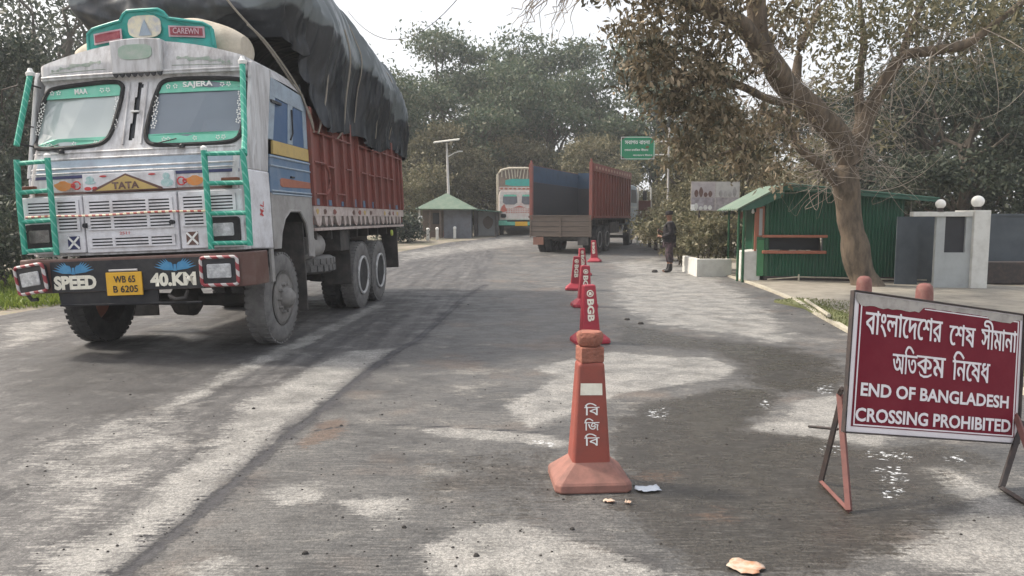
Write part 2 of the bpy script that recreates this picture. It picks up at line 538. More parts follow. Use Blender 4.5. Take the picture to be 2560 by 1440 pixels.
def cloud(seed, blobs, n, L, W, spread=0.35, droop=0.3, per=14):
    """leaf clumps set on and in ellipsoid blobs (centre, radii)"""
    rg = np.random.default_rng(seed)
    vol = np.array([b[1][0] * b[1][1] * b[1][2] for b in blobs]) ** 0.7
    nc = max(1, n // per)
    bi = rg.choice(len(blobs), nc, p=vol / vol.sum())
    bc = np.array([b[0] for b in blobs])[bi]
    br = np.array([b[1] for b in blobs])[bi]
    d = rg.normal(size=(nc, 3)); d /= np.linalg.norm(d, axis=1)[:, None]
    rad = rg.uniform(0.25, 1.0, nc) ** 0.5
    cc = bc + d * br * rad[:, None]
    ct = rg.normal(0.45, 0.18, nc)
    k = np.repeat(np.arange(nc), per)
    sp = spread * rg.uniform(0.5, 1.3, nc)[k][:, None]
    p = cc[k] + rg.normal(size=(nc * per, 3)) * sp * np.array([1, 1, 0.6])
    dr = rg.normal(size=(nc * per, 3)) + d[k] * 0.4
    dr[:, 2] -= droop
    no = rg.normal(size=(nc * per, 3)); no[:, 2] += 0.8
    tone = ct[k] + rg.normal(0, 0.16, nc * per)
    sc = rg.uniform(0.6, 1.3, nc * per)
    return p, dr, no, L * sc, W * sc, tone

# ------------------------------------------------------------------ setting: terrain, road, pavement, kerb
def interp(y, pts):
    return float(np.interp(y, [p[0] for p in pts], [p[1] for p in pts]))

XL = [(-6, -9.6)] + sorted([(p.y, p.x) for p in (gp(-60, 800), gp(500, 700), gp(985, 632), gp(1120, 606), gp(1240, 594))]) + [(60, 0.6)]
XR = [(-6, 6.2)] + sorted([(p.y, p.x) for p in (gp(2700, 1020), gp(2125, 832), gp(1985, 752), gp(1830, 694), gp(1730, 660), gp(1650, 632), gp(1605, 606))]) + [(60, 8.5)]

def terrain():
    xs = np.concatenate([np.linspace(-120, -14, 12), np.linspace(-12, 12, 25), np.linspace(14, 120, 12)])
    ys = np.concatenate([np.linspace(-60, 8, 8), np.linspace(10, 60, 60), np.linspace(66, 130, 6)])
    v = [(x, y, gz(x, y) - 0.03 - 0.02 * (y < 10)) for y in ys for x in xs]
    nx = len(xs)
    f = [(j * nx + i, j * nx + i + 1, (j + 1) * nx + i + 1, (j + 1) * nx + i) for j in range(len(ys) - 1) for i in range(nx - 1)]
    mb = MB(); mb.add(v, f)
    m, n, l, p = nmat('dusty_soil')
    tc = n.new('ShaderNodeTexCoord')
    a = n.new('ShaderNodeTexNoise'); a.inputs['Scale'].default_value = 0.5; a.inputs['Detail'].default_value = 8
    b = n.new('ShaderNodeTexNoise'); b.inputs['Scale'].default_value = 9; b.inputs['Detail'].default_value = 6
    l.new(tc.outputs['Object'], a.inputs['Vector']); l.new(tc.outputs['Object'], b.inputs['Vector'])
    r = n.new('ShaderNodeValToRGB')
    e = r.color_ramp.elements
    e[0].position, e[0].color = 0.38, (0.28, 0.235, 0.18, 1)
    e[1].position, e[1].color = 0.62, (0.12, 0.11, 0.07, 1)
    l.new(a.outputs[0], r.inputs[0])
    mx = n.new('ShaderNodeMix'); mx.data_type = 'RGBA'; mx.blend_type = 'MULTIPLY'; mx.inputs[0].default_value = 0.6
    l.new(r.outputs[0], mx.inputs[6]); l.new(b.outputs['Color'], mx.inputs[7])
    g = n.new('ShaderNodeGamma'); g.inputs[1].default_value = 0.8
    l.new(mx.outputs[2], g.inputs[0])
    l.new(g.outputs[0], p.inputs['Base Color'])
    p.inputs['Roughness'].default_value = 0.95
    struct(mb.build('terrain', m, smooth=True, fix=False), label='dusty brown soil under the trees and beside the road')
terrain()

def poly_field(P, pts, wdt):
    """1 inside a ground polygon, falling to 0 over wdt outside"""
    q = np.array([[a.x, a.y] for a in (gp(*c) for c in pts)])
    d = np.full(len(P), 1e9); ins = np.zeros(len(P), bool)
    for i in range(len(q)):
        a, b = q[i - 1], q[i]
        ab = b - a
        t = np.clip(((P - a) @ ab) / (ab @ ab + 1e-12), 0, 1)
        d = np.minimum(d, np.linalg.norm(P - a - t[:, None] * ab, axis=1))
        c = ((a[1] > P[:, 1]) != (b[1] > P[:, 1])) & (P[:, 0] < (b[0] - a[0]) * (P[:, 1] - a[1]) / (b[1] - a[1] + 1e-12) + a[0])
        ins ^= c
    s = np.where(ins, d, -d)
    return np.clip(0.5 + s / (2 * wdt), 0, 1)

def line_field(P, pts, wdt):
    q = [np.array([*gp(*c)][:2]) for c in pts]
    d = np.full(len(P), 1e9)
    for a, b in zip(q[:-1], q[1:]):
        ab = b - a
        t = np.clip(((P - a) @ ab) / (ab @ ab + 1e-12), 0, 1)
        d = np.minimum(d, np.linalg.norm(P - a - t[:, None] * ab, axis=1))
    return np.clip(1 - d / wdt, 0, 1)

CRACK = [(250, 1500), (330, 1425), (420, 1355), (500, 1290), (565, 1228), (620, 1180), (700, 1105), (800, 1030), (880, 962), (920, 930), (990, 880), (1045, 848), (1100, 800), (1160, 745), (1215, 712)]

def road():
    ys = [-4.0, 0.0, 1.2]
    while ys[-1] < 60:
        ys.append(ys[-1] + max(0.022, ys[-1] * 0.0085))
    us = np.linspace(0, 1, 380)
    P = []
    for y in ys:
        a, b = interp(y, XL), interp(y, XR)
        for u in us:
            P.append((a + (b - a) * u, y))
    P = np.array(P)
    Z = 0.0006 * np.clip(np.minimum(P[:, 1], 56) - 12, 0, None) ** 2
    nx = len(us)
    idx = np.arange(len(ys) * nx).reshape(len(ys), nx)
    F = np.stack([idx[:-1, :-1], idx[:-1, 1:], idx[1:, 1:], idx[1:, :-1]], -1).reshape(-1, 4)
    me = bpy.data.meshes.new('road')
    me.from_pydata(np.column_stack([P, Z]).tolist(), [], F.tolist())
    me.polygons.foreach_set('use_smooth', [True] * len(me.polygons))
    fx = lambda l, k=0.0: np.maximum.reduce(l) if l else np.zeros(len(P))
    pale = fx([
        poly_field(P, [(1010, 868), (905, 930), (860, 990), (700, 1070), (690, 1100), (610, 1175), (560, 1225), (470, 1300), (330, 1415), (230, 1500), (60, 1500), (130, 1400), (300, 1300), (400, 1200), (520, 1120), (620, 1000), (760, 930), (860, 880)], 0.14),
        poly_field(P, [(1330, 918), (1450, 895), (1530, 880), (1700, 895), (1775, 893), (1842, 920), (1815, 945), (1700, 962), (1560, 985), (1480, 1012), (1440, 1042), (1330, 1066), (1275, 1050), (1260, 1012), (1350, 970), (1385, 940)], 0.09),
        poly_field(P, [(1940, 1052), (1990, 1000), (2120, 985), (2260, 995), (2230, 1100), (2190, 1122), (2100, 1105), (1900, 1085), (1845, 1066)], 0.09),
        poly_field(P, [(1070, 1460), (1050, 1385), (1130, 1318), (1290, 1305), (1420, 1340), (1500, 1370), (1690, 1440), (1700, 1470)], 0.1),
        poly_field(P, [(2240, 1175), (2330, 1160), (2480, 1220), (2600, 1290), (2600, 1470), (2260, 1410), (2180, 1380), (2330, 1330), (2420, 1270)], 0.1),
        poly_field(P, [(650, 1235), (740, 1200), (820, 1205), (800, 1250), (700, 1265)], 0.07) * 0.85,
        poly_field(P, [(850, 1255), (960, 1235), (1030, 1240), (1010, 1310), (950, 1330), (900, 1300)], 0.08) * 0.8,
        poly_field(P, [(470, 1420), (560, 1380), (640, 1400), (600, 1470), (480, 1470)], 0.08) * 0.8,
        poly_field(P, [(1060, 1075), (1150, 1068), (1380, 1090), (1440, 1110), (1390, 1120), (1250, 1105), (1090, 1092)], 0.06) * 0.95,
        poly_field(P, [(1530, 700), (1620, 685), (1790, 690), (1900, 760), (2010, 850), (1960, 860), (1800, 835), (1640, 815), (1545, 770)], 0.3) * 0.85,  # sunlit part of the apron, painted as a paler patch
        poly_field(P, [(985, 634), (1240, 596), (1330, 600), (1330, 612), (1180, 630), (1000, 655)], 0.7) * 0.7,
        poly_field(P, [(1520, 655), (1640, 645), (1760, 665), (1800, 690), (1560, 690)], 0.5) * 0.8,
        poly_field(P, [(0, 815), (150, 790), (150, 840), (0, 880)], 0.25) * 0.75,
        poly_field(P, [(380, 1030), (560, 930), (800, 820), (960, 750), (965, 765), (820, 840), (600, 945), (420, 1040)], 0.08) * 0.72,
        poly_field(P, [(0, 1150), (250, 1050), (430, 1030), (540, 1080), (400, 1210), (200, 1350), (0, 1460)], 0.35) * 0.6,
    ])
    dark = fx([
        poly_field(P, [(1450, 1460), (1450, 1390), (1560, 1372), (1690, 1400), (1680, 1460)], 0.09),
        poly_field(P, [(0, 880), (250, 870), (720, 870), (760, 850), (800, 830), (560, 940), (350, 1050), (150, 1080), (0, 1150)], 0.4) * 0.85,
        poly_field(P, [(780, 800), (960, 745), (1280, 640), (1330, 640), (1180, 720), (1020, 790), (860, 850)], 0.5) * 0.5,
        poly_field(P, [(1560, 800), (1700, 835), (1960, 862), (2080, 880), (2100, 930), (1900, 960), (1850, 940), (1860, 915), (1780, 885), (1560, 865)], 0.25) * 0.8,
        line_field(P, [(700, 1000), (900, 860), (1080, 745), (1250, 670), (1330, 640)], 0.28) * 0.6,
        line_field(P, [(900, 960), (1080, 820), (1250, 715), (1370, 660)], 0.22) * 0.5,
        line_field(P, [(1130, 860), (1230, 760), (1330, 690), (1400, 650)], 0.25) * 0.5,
        line_field(P, [(1560, 735), (1700, 742), (1800, 750)], 0.10) * 0.75, line_field(P, [(1540, 700), (1640, 705), (1730, 715)], 0.09) * 0.75,  # stripes of tree shadow across the sunlit apron, painted dark
        line_field(P, [(1570, 780), (1680, 778), (1770, 790)], 0.09) * 0.7,  # another painted stripe of tree shadow
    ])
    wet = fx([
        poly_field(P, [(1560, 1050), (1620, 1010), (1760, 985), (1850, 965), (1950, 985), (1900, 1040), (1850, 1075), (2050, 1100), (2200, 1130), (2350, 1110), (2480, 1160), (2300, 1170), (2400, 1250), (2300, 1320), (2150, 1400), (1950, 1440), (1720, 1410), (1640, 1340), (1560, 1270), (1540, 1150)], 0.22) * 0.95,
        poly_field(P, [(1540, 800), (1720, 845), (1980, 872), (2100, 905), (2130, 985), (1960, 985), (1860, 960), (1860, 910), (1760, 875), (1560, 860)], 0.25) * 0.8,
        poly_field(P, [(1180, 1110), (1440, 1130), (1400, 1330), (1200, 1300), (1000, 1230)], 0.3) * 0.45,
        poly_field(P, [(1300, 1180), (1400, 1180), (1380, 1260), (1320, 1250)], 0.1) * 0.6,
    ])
    puddle_glint = fx([poly_field(P, c, 0.07) for c in (
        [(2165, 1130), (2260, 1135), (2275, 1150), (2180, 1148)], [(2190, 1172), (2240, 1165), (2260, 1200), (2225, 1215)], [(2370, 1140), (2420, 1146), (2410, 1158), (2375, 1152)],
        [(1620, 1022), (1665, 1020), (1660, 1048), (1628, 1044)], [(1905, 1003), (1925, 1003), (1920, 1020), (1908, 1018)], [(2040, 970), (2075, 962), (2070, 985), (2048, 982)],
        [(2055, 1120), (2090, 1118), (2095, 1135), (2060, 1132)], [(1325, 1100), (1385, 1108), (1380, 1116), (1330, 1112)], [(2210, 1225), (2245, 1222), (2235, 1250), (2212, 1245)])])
    crack_and_shade = np.maximum(np.maximum(line_field(P, CRACK, 0.12) * 0.95, line_field(P, CRACK, 0.42) * 0.62), line_field(P, [(790, 1078), (900, 1060), (1100, 1068), (1400, 1085)], 0.035))  # the wide band paints the seam's shadow side dark
    crack_and_shade = np.maximum(crack_and_shade, line_field(P, [(1035, 852), (1100, 800), (1160, 745)], 0.06))
    mud = fx([poly_field(P, [(740, 1115), (790, 1060), (860, 1040), (880, 1060), (840, 1095), (760, 1125)], 0.08),
              poly_field(P, [(1560, 1180), (1640, 1170), (1700, 1190), (1640, 1210), (1560, 1210)], 0.1) * 0.7,
              poly_field(P, [(1690, 1290), (1800, 1270), (1850, 1300), (1760, 1320)], 0.1) * 0.6])
    q = np.array([[p.x, p.y] for p in (gp(*c) for c in CRACK)])
    q = q[np.argsort(q[:, 1])]
    cx = np.interp(P[:, 1], q[:, 1], q[:, 0])
    asph = np.clip(0.5 + (cx - P[:, 0]) / 0.3, 0, 1)
    for nm, a in (('pale', pale), ('dark', dark), ('wet', wet), ('puddle_glint', puddle_glint), ('crack_and_shade', crack_and_shade), ('mud', mud), ('asph', asph)):
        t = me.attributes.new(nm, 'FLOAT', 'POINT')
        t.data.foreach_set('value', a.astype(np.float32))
    # ---- material
    m, n, l, p = nmat('worn_concrete_and_asphalt')
    tc = n.new('ShaderNodeTexCoord')
    def nz(scale, detail=6, st=(1, 1, 1), rough=0.6, rot=0.0):
        mp = n.new('ShaderNodeMapping'); mp.inputs['Scale'].default_value = st; mp.inputs['Rotation'].default_value = (0, 0, rot)
        l.new(tc.outputs['Object'], mp.inputs[0])
        t = n.new('ShaderNodeTexNoise'); t.inputs['Scale'].default_value = scale; t.inputs['Detail'].default_value = detail; t.inputs['Roughness'].default_value = rough
        l.new(mp.outputs[0], t.inputs['Vector'])
        return t.outputs[0]
    def math_(op, a, b):
        t = n.new('ShaderNodeMath'); t.operation = op
        for i, x in enumerate((a, b)):
            if isinstance(x, (int, float)):
                t.inputs[i].default_value = x
            else:
                l.new(x, t.inputs[i])
        return t.outputs[0]
    def mr(x, a, b, c=0.0, d=1.0):
        t = n.new('ShaderNodeMapRange'); t.interpolation_type = 'SMOOTHSTEP'
        l.new(x, t.inputs[0])
        for i, q_ in enumerate((a, b, c, d)):
            t.inputs[i + 1].default_value = q_
        return t.outputs[0]
    def attr(nm):
        t = n.new('ShaderNodeAttribute'); t.attribute_name = nm
        return t.outputs['Fac']
    def mixc(f, a, b, mode='MIX'):
        t = n.new('ShaderNodeMix'); t.data_type = 'RGBA'; t.blend_type = mode
        if isinstance(f, (int, float)):
            t.inputs[0].default_value = f
        else:
            l.new(f, t.inputs[0])
        for i, x in ((6, a), (7, b)):
            if isinstance(x, tuple):
                t.inputs[i].default_value = (*x, 1)
            else:
                l.new(x, t.inputs[i])
        return t.outputs[2]
    big = nz(0.7, 8); mid = nz(3.0, 9, rough=0.7); fine = nz(28, 6, rough=0.75); grain = nz(140, 3)
    broom = nz(6, 5, (0.8, 9, 1), 0.7)                       # drag marks of the broom across the slab
    streak = nz(2.2, 7, (2.6, 0.16, 1), 0.7, R(-4))            # wheel streaks along the road
    dist = math_('ADD', math_('MULTIPLY', math_('SUBTRACT', mid, 0.5), 1.3), math_('ADD', math_('MULTIPLY', math_('SUBTRACT', broom, 0.5), 1.3), math_('MULTIPLY', math_('SUBTRACT', fine, 0.5), 1.0)))
    def mask(nm, lo=0.35, hi=0.65, k=1.0):
        return mr(math_('ADD', attr(nm), math_('MULTIPLY', dist, k)), lo, hi)
    blot = nz(1.7, 10, (1, 1.6, 1), 0.75); spots = nz(46, 4, rough=0.5); tint = nz(0.9, 5)
    conc = mixc(mr(big, 0.35, 0.65), (0.045, 0.0455, 0.047), (0.088, 0.0865, 0.085))
    conc = mixc(math_('MULTIPLY', mr(broom, 0.42, 0.7), 0.75), conc, (0.135, 0.133, 0.13))
    conc = mixc(math_('MULTIPLY', mr(blot, 0.5, 0.66), 0.7), conc, (0.032, 0.031, 0.030))
    conc = mixc(math_('MULTIPLY', mr(blot, 0.46, 0.34), 0.5), conc, (0.27, 0.26, 0.24))
    conc = mixc(math_('MULTIPLY', mr(tint, 0.52, 0.68), 0.35), conc, (0.16, 0.115, 0.085))
    asp = mixc(mr(streak, 0.35, 0.68), (0.038, 0.0375, 0.040), (0.10, 0.0975, 0.0975))
    asp = mixc(math_('MULTIPLY', mr(blot, 0.48, 0.66), 0.7), asp, (0.03, 0.029, 0.030))
    asp = mixc(math_('MULTIPLY', mr(mid, 0.46, 0.36), 0.55), asp, (0.19, 0.185, 0.178))
    base = mixc(attr('asph'), conc, asp)
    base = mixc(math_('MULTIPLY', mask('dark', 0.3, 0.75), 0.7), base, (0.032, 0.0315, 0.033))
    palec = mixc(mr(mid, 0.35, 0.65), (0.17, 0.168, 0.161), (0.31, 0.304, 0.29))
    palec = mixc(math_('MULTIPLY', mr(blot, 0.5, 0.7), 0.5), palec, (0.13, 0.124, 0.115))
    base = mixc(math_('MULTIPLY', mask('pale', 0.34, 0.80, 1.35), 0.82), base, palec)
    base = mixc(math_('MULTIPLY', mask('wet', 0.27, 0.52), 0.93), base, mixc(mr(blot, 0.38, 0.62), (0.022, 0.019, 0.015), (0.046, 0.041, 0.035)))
    base = mixc(math_('MULTIPLY', mask('mud', 0.3, 0.8, 1.4), 0.7), base, (0.10, 0.062, 0.042))
    base = mixc(mask('crack_and_shade', 0.42, 0.72, 0.9), base, (0.028, 0.028, 0.034))
    base = mixc(math_('MULTIPLY', mr(spots, 0.64, 0.70), 0.7), base, (0.05, 0.047, 0.045))
    hatch = nz(5, 6, (1.1, 13, 1), 0.75)                     # fine drag lines across the slab
    base = mixc(math_('MULTIPLY', mr(hatch, 0.5, 0.62), math_('MULTIPLY', math_('SUBTRACT', 1.0, attr('asph')), 0.28)), base, (0.19, 0.185, 0.175))
    base = mixc(math_('MULTIPLY', mr(hatch, 0.47, 0.36), 0.4), base, (0.028, 0.027, 0.027))
    vo = n.new('ShaderNodeTexVoronoi'); vo.inputs['Scale'].default_value = 85; l.new(tc.outputs['Object'], vo.inputs['Vector'])
    base = mixc(0.42, base, mixc(1.0, base, mixc(mr(vo.outputs['Color'], 0.15, 0.85), (0.45, 0.45, 0.45), (1.7, 1.68, 1.62)), 'MULTIPLY'))   # aggregate
    base = mixc(0.5, base, mixc(1.0, base, mixc(mr(grain, 0.3, 0.7), (0.35, 0.35, 0.35), (1.6, 1.6, 1.6)), 'MULTIPLY'))
    glint = math_('MULTIPLY', mr(attr('puddle_glint'), 0.1, 0.5), mr(math_('ADD', nz(17, 6, (1, 1.6, 1), 0.75), math_('MULTIPLY', attr('puddle_glint'), 0.08)), 0.60, 0.65))
    l.new(mixc(glint, base, (0.80, 0.84, 0.88)), p.inputs['Base Color'])  # sun and sky glints on the wet ground, painted as pale flecks
    rough = math_('SUBTRACT', mr(blot, 0.4, 0.6, 0.8, 0.5), math_('MULTIPLY', mask('wet'), 0.36))
    l.new(math_('MULTIPLY', rough, math_('SUBTRACT', 1.0, math_('MULTIPLY', glint, 0.7))), p.inputs['Roughness'])
    b = n.new('ShaderNodeBump'); b.inputs['Distance'].default_value = 0.012
    l.new(math_('SUBTRACT', 0.7, math_('MULTIPLY', glint, 0.6)), b.inputs['Strength'])
    h = math_('ADD', math_('ADD', math_('MULTIPLY', fine, 0.6), math_('MULTIPLY', grain, 0.25)), math_('ADD', math_('MULTIPLY', broom, 0.5), math_('MULTIPLY', mask('crack_and_shade', 0.5, 0.8, 0.5), -1.5)))
    l.new(h, b.inputs['Height'])
    l.new(b.outputs[0], p.inputs['Normal'])
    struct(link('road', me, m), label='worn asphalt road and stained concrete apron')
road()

def ground_strip(name, pts, mat, dz, label, kind='structure', n=24):
    """a raised slab over a ground polygon given by photo points"""
    q = [gp(*c) for c in pts]
    mb = MB()
    mb.add([(p.x, p.y, gz(p.x, p.y) + dz) for p in q] + [(p.x, p.y, gz(p.x, p.y) - 0.1) for p in q],
           [tuple(range(len(q)))] + [(i, (i + 1) % len(q), len(q) + (i + 1) % len(q), len(q) + i) for i in range(len(q))])
    return struct(mb.build(name, mat), kind, label)

m_pave = M('dusty_paving', (0.27, 0.25, 0.21), 0.9, (0.15, 0.135, 0.115), 2.5, 0.9, 0.4, 30)
ground_strip('pavement', [(2135, 832), (1993, 752), (1838, 694), (1740, 662), (1760, 650), (1900, 668), (2100, 690), (2560, 720), (2700, 1010)], m_pave, 0.03, 'dusty pale pavement in front of the green guard hut')
m_lawnbase = M('lawn_soil', (0.12, 0.14, 0.055), 0.95, (0.19, 0.18, 0.10), 3, 0.8, 0.4)
LAWN = [(2150, 832), (2075, 808), (2010, 772), (1935, 756), (1990, 750), (2160, 762), (2500, 800), (2660, 980)]
ground_strip('lawn', LAWN, m_lawnbase, 0.036, 'small dry lawn beside the kerb')

def kerb():
    pts = [gp(*c) for c in [(1742, 664), (1790, 679), (1832, 695), (1905, 719), (1985, 752), (2050, 791), (2125, 832), (2260, 882), (2450, 950), (2700, 1030)]]
    dense = []
    for a, b in zip(pts[:-1], pts[1:]):
        for k in range(8):
            dense.append(a.lerp(b, k / 8))
    v, f = [], []
    for i, p in enumerate(dense):
        t = dense[min(i + 1, len(dense) - 1)] - dense[max(i - 1, 0)]
        t.z = 0; t.normalize()
        s = Vector((-t.y, t.x, 0)) * 0.048
        wob = 0.012 * noise.noise(Vector((p.x * 2, p.y * 2, 0)))
        for o, z in ((-s, -0.05), (-s * 0.85, 0.042 + wob), (s * 0.85, 0.042 + wob), (s, -0.05)):
            v.append((p.x + o.x, p.y + o.y, gz(p.x, p.y) + z))
    for i in range(len(dense) - 1):
        for k in range(3):
            f.append((4 * i + k, 4 * i + k + 1, 4 * i + 4 + k + 1, 4 * i + 4 + k))
    mb = MB(); mb.add(v, f)
    struct(mb.build('kerb', m_kerb), label='cream painted kerb curving along the apron')
kerb()

def grass_patch(name, pts, n, h, mat, label, dz=0.0, seed=1):
    rg = np.random.default_rng(seed)
    q = [gp(*c) for c in pts]
    poly = [(p.x, p.y) for p in q]
    xs, ys = [p[0] for p in poly], [p[1] for p in poly]
    P = []
    while len(P) < n:
        a = (rg.uniform(min(xs), max(xs)), rg.uniform(min(ys), max(ys)))
        if inside(a, poly) and noise.noise(Vector((a[0] * 1.5, a[1] * 1.5, seed))) > -0.25 + rg.uniform(-0.2, 0.2):
            P.append((a[0], a[1], gz(*a) + dz))
    P = np.array(P)
    d = rg.normal(size=(n, 3)) * 0.5; d[:, 2] = 1
    no = rg.normal(size=(n, 3))
    L = h * rg.uniform(0.4, 1.3, n)
    P[:, 2] += L * 0.4
    me = leaves(P, d, no, L, L * 0.14 + 0.006, rg.uniform(0, 1, n), name)
    return struct(link(name, me, mat), 'stuff', label)

grass_patch('lawn_grass', LAWN, 9000, 0.045, L_lawn, 'short dry grass of the small lawn beside the kerb', 0.03, 3)
grass_patch('verge_grass', [(-200, 790), (140, 762), (420, 700), (420, 660), (-50, 690), (-350, 720)], 16000, 0.2, L_grass, 'bright green grass on the verge behind the loaded truck', -0.03, 5)

def pebbles():
    rg = random.Random(11)
    mb = MB()
    for i in range(300):
        t = rg.random()
        px = rg.gauss(0, 1)
        if t < 0.55:
            a = rg.uniform(0, 1)
            p = gp(rg.uniform(60, 1420), rg.uniform(900, 1430))
        else:
            p = gp(rg.uniform(900, 2500), rg.uniform(760, 1430))
        r = rg.uniform(0.0025, 0.0065) * (1.9 if rg.random() < 0.06 else 1)
        ph = rg.uniform(0, 6.28)
        vs = []
        for z, k in ((0, 1.0), (0.55, 0.85), (1.0, 0.35)):
            for j in range(6):
                q = ph + j * math.pi / 3
                rr = r * k * rg.uniform(0.8, 1.25)
                vs.append((p.x + rr * math.cos(q) * 1.3, p.y + rr * math.sin(q), gz(p.x, p.y) + z * r * 1.1))
        fs = [(a * 6 + j, a * 6 + (j + 1) % 6, a * 6 + 6 + (j + 1) % 6, a * 6 + 6 + j) for a in range(2) for j in range(6)] + [tuple(range(12, 18))]
        mb.add(vs, fs)
    struct(mb.build('gravel', m_stone), 'stuff', 'loose dark pebbles scattered over the road')
pebbles()

# ------------------------------------------------------------------ wheels
def wheel(parent, x, y, r, wdt, out, tyremat, rimmat, dual=False, front_hub=False, name='wheel'):
    """out = +1 / -1: the side that shows the rim. parts: wheel (the tyre) > rim, hub"""
    h = wdt / 2
    prof = [(r * 0.58, -h * 0.85), (r * 0.66, -h * 0.98), (r * 0.86, -h), (r * 0.955, -h * 0.86), (r * 0.99, -h * 0.7), (r, -h * 0.4), (r, h * 0.4), (r * 0.99, h * 0.7), (r * 0.955, h * 0.86), (r * 0.86, h), (r * 0.66, h * 0.98), (r * 0.58, h * 0.85)]
    mb = MB(); n = 44
    mb.lathe(prof, axis='x', n=n)
    mb.f = [f for f in mb.f if len(f) == 4]
    mb.lathe([(r * 0.58, h * 0.85), (r * 0.54, 0), (r * 0.58, -h * 0.85)], axis='x', n=n)
    mb.f = [f for f in mb.f if len(f) == 4]
    for k in range(n):                                           # tread blocks
        a = 2 * math.pi * (k + 0.5) / n
        for s in (-1, 1):
            mb.X = Matrix.Rotation(a, 4, 'X')
            mb.box(min(s * h * 0.2, s * h * 0.86), max(s * h * 0.2, s * h * 0.86), -r * 0.045, r * 0.045, r * 0.97, r * 1.012)
    mb.X = None
    t = mb.build(name, tyremat, parent, smooth=True)
    t.location = (x, y, r)
    f = -out
    rb = MB()
    if dual:                                                     # a deep dished rim
        rb.lathe([(r * 0.60, out * h * 0.97), (r * 0.53, out * h * 0.97), (r * 0.50, out * h * 0.55), (r * 0.47, out * h * -0.2), (r * 0.20, out * h * -0.25), (0.0, out * h * -0.2)], axis='x', n=32)
    else:
        rb.lathe([(r * 0.60, out * h * 0.97), (r * 0.53, out * h * 0.97), (r * 0.50, out * h * 0.5), (r * 0.44, out * h * 0.55), (r * 0.36, out * h * 0.95), (r * 0.28, out * h * 1.05), (0.0, out * h * 1.05)], axis='x', n=32)
    rb.build('rim', m_tyredark if dual else rimmat, t, smooth=True)
    if dual:
        rr_ = MB()
        rr_.tube([(out * h * 0.98, r * 0.55 * math.cos(a), r * 0.55 * math.sin(a)) for a in np.linspace(0, 2 * math.pi, 33)[:-1]], r * 0.045, 6, closed=True)
        rr_.build('rim_ring', rimmat, t, smooth=True)
    hb = MB()
    e = 1.05 if not dual else -0.2
    hb.lathe([(r * 0.24, out * h * e), (r * 0.22, out * (h * e + 0.07)), (r * 0.13, out * (h * e + 0.12)), (0.0, out * (h * e + 0.13))], axis='x', n=16)
    for k in range(10):
        a = 2 * math.pi * k / 10
        hb.lathe([(0.022, out * h * (e - 0.1)), (0.02, out * (h * e + 0.035)), (0.0, out * (h * e + 0.04))], (0, r * 0.31 * math.cos(a), r * 0.31 * math.sin(a)), 'x', 6)
    hb.build('hub', m_rim if not dual else m_chassis, t, smooth=True)
    return t

# ------------------------------------------------------------------ the loaded truck in the foreground
PSI, ROLL = R(3.8), R(2.3)                                        # heading, and the lean of body and load on the springs
TO = Vector((-3.9973, 8.1309, 0))
TRK = empty('loaded_truck', TO, -PSI)
tag(TRK, 'white and mint green cargo lorry with SPEED 40.KM on its black bumper', 'truck', 'lorries on the border road')
RB = (0, -ROLL, 0)
TM = Matrix.Translation(TO) @ Matrix.Rotation(-PSI, 4, 'Z') @ Matrix.Rotation(-ROLL, 4, 'Y')   # body frame to world

def B(o):
    o.rotation_euler = RB
    return o

WIN_R = [(0.30, 3.02), (1.12, 2.99), (1.19, 2.91), (1.165, 2.35), (1.07, 2.265), (0.20, 2.265), (0.10, 2.38), (0.20, 2.94)]
WIN_L = [(-0.27, 3.03), (-1.06, 2.99), (-1.13, 2.91), (-1.24, 2.42), (-1.15, 2.285), (-0.40, 2.30), (-0.275, 2.40), (-0.185, 2.94)]
WIN_R, WIN_L = chaikin(WIN_R, 3), chaikin(WIN_L, 3)
SLOT = [(-0.055, 2.34), (-0.075, 2.37), (-0.03, 2.98), (0.0, 3.005), (0.025, 2.98), (-0.02, 2.37), (-0.035, 2.34)]

def ysurf(x, z):
    y = float(np.interp(z, [1.0, 1.76, 1.98, 2.2, 2.32, 3.03, 3.08, 3.22, 3.45], [-0.17, -0.17, -0.13, -0.05, 0.0, 0.24, 0.19, 0.20, 0.27]))
    ax = abs(x)
    return y + 0.05 * (ax / 1.2) ** 2 + max(0, ax - 1.12) ** 2 * 9

def hw(z):
    return float(np.interp(z, [1.0, 2.3, 3.05, 3.25], [1.22, 1.26, 1.235, 1.18]))

def ztop(x):
    return 3.45 - 0.22 * abs(x / 1.18) ** 1.8

def cab_front():
    nu, nv1, nv2 = 120, 92, 12
    us = np.linspace(-1, 1, nu)
    v = []
    for j in range(nv1 + nv2 + 1):
        for u in us:
            if j <= nv1:
                z = 1.12 + (3.06 - 1.12) * j / nv1
                x = u * hw(z)
            else:
                k = (j - nv1) / nv2
                x = u * (hw(3.06) + (1.18 - hw(3.06)) * k)
                z = 3.06 + (ztop(x) - 3.06) * k
            v.append((x, ysurf(x, z), z))
    f = []
    for j in range(nv1 + nv2):
        for i in range(nu - 1):
            q = (j * nu + i, j * nu + i + 1, (j + 1) * nu + i + 1, (j + 1) * nu + i)
            cx = sum(v[k][0] for k in q) / 4; cz = sum(v[k][2] for k in q) / 4
            if inside((cx, cz), WIN_R) or inside((cx, cz), WIN_L) or inside((cx, cz), SLOT):
                continue
            f.append(q)
    mb = MB(); mb.add(v, f)
    return B(mb.build('cab_front', m_cab, TRK, smooth=True, fix=False))
cabf = cab_front()

def on_front(poly, off):                                         # a polygon laid on the cab front
    return [(x, ysurf(x, z) - off, z) for x, z in poly]

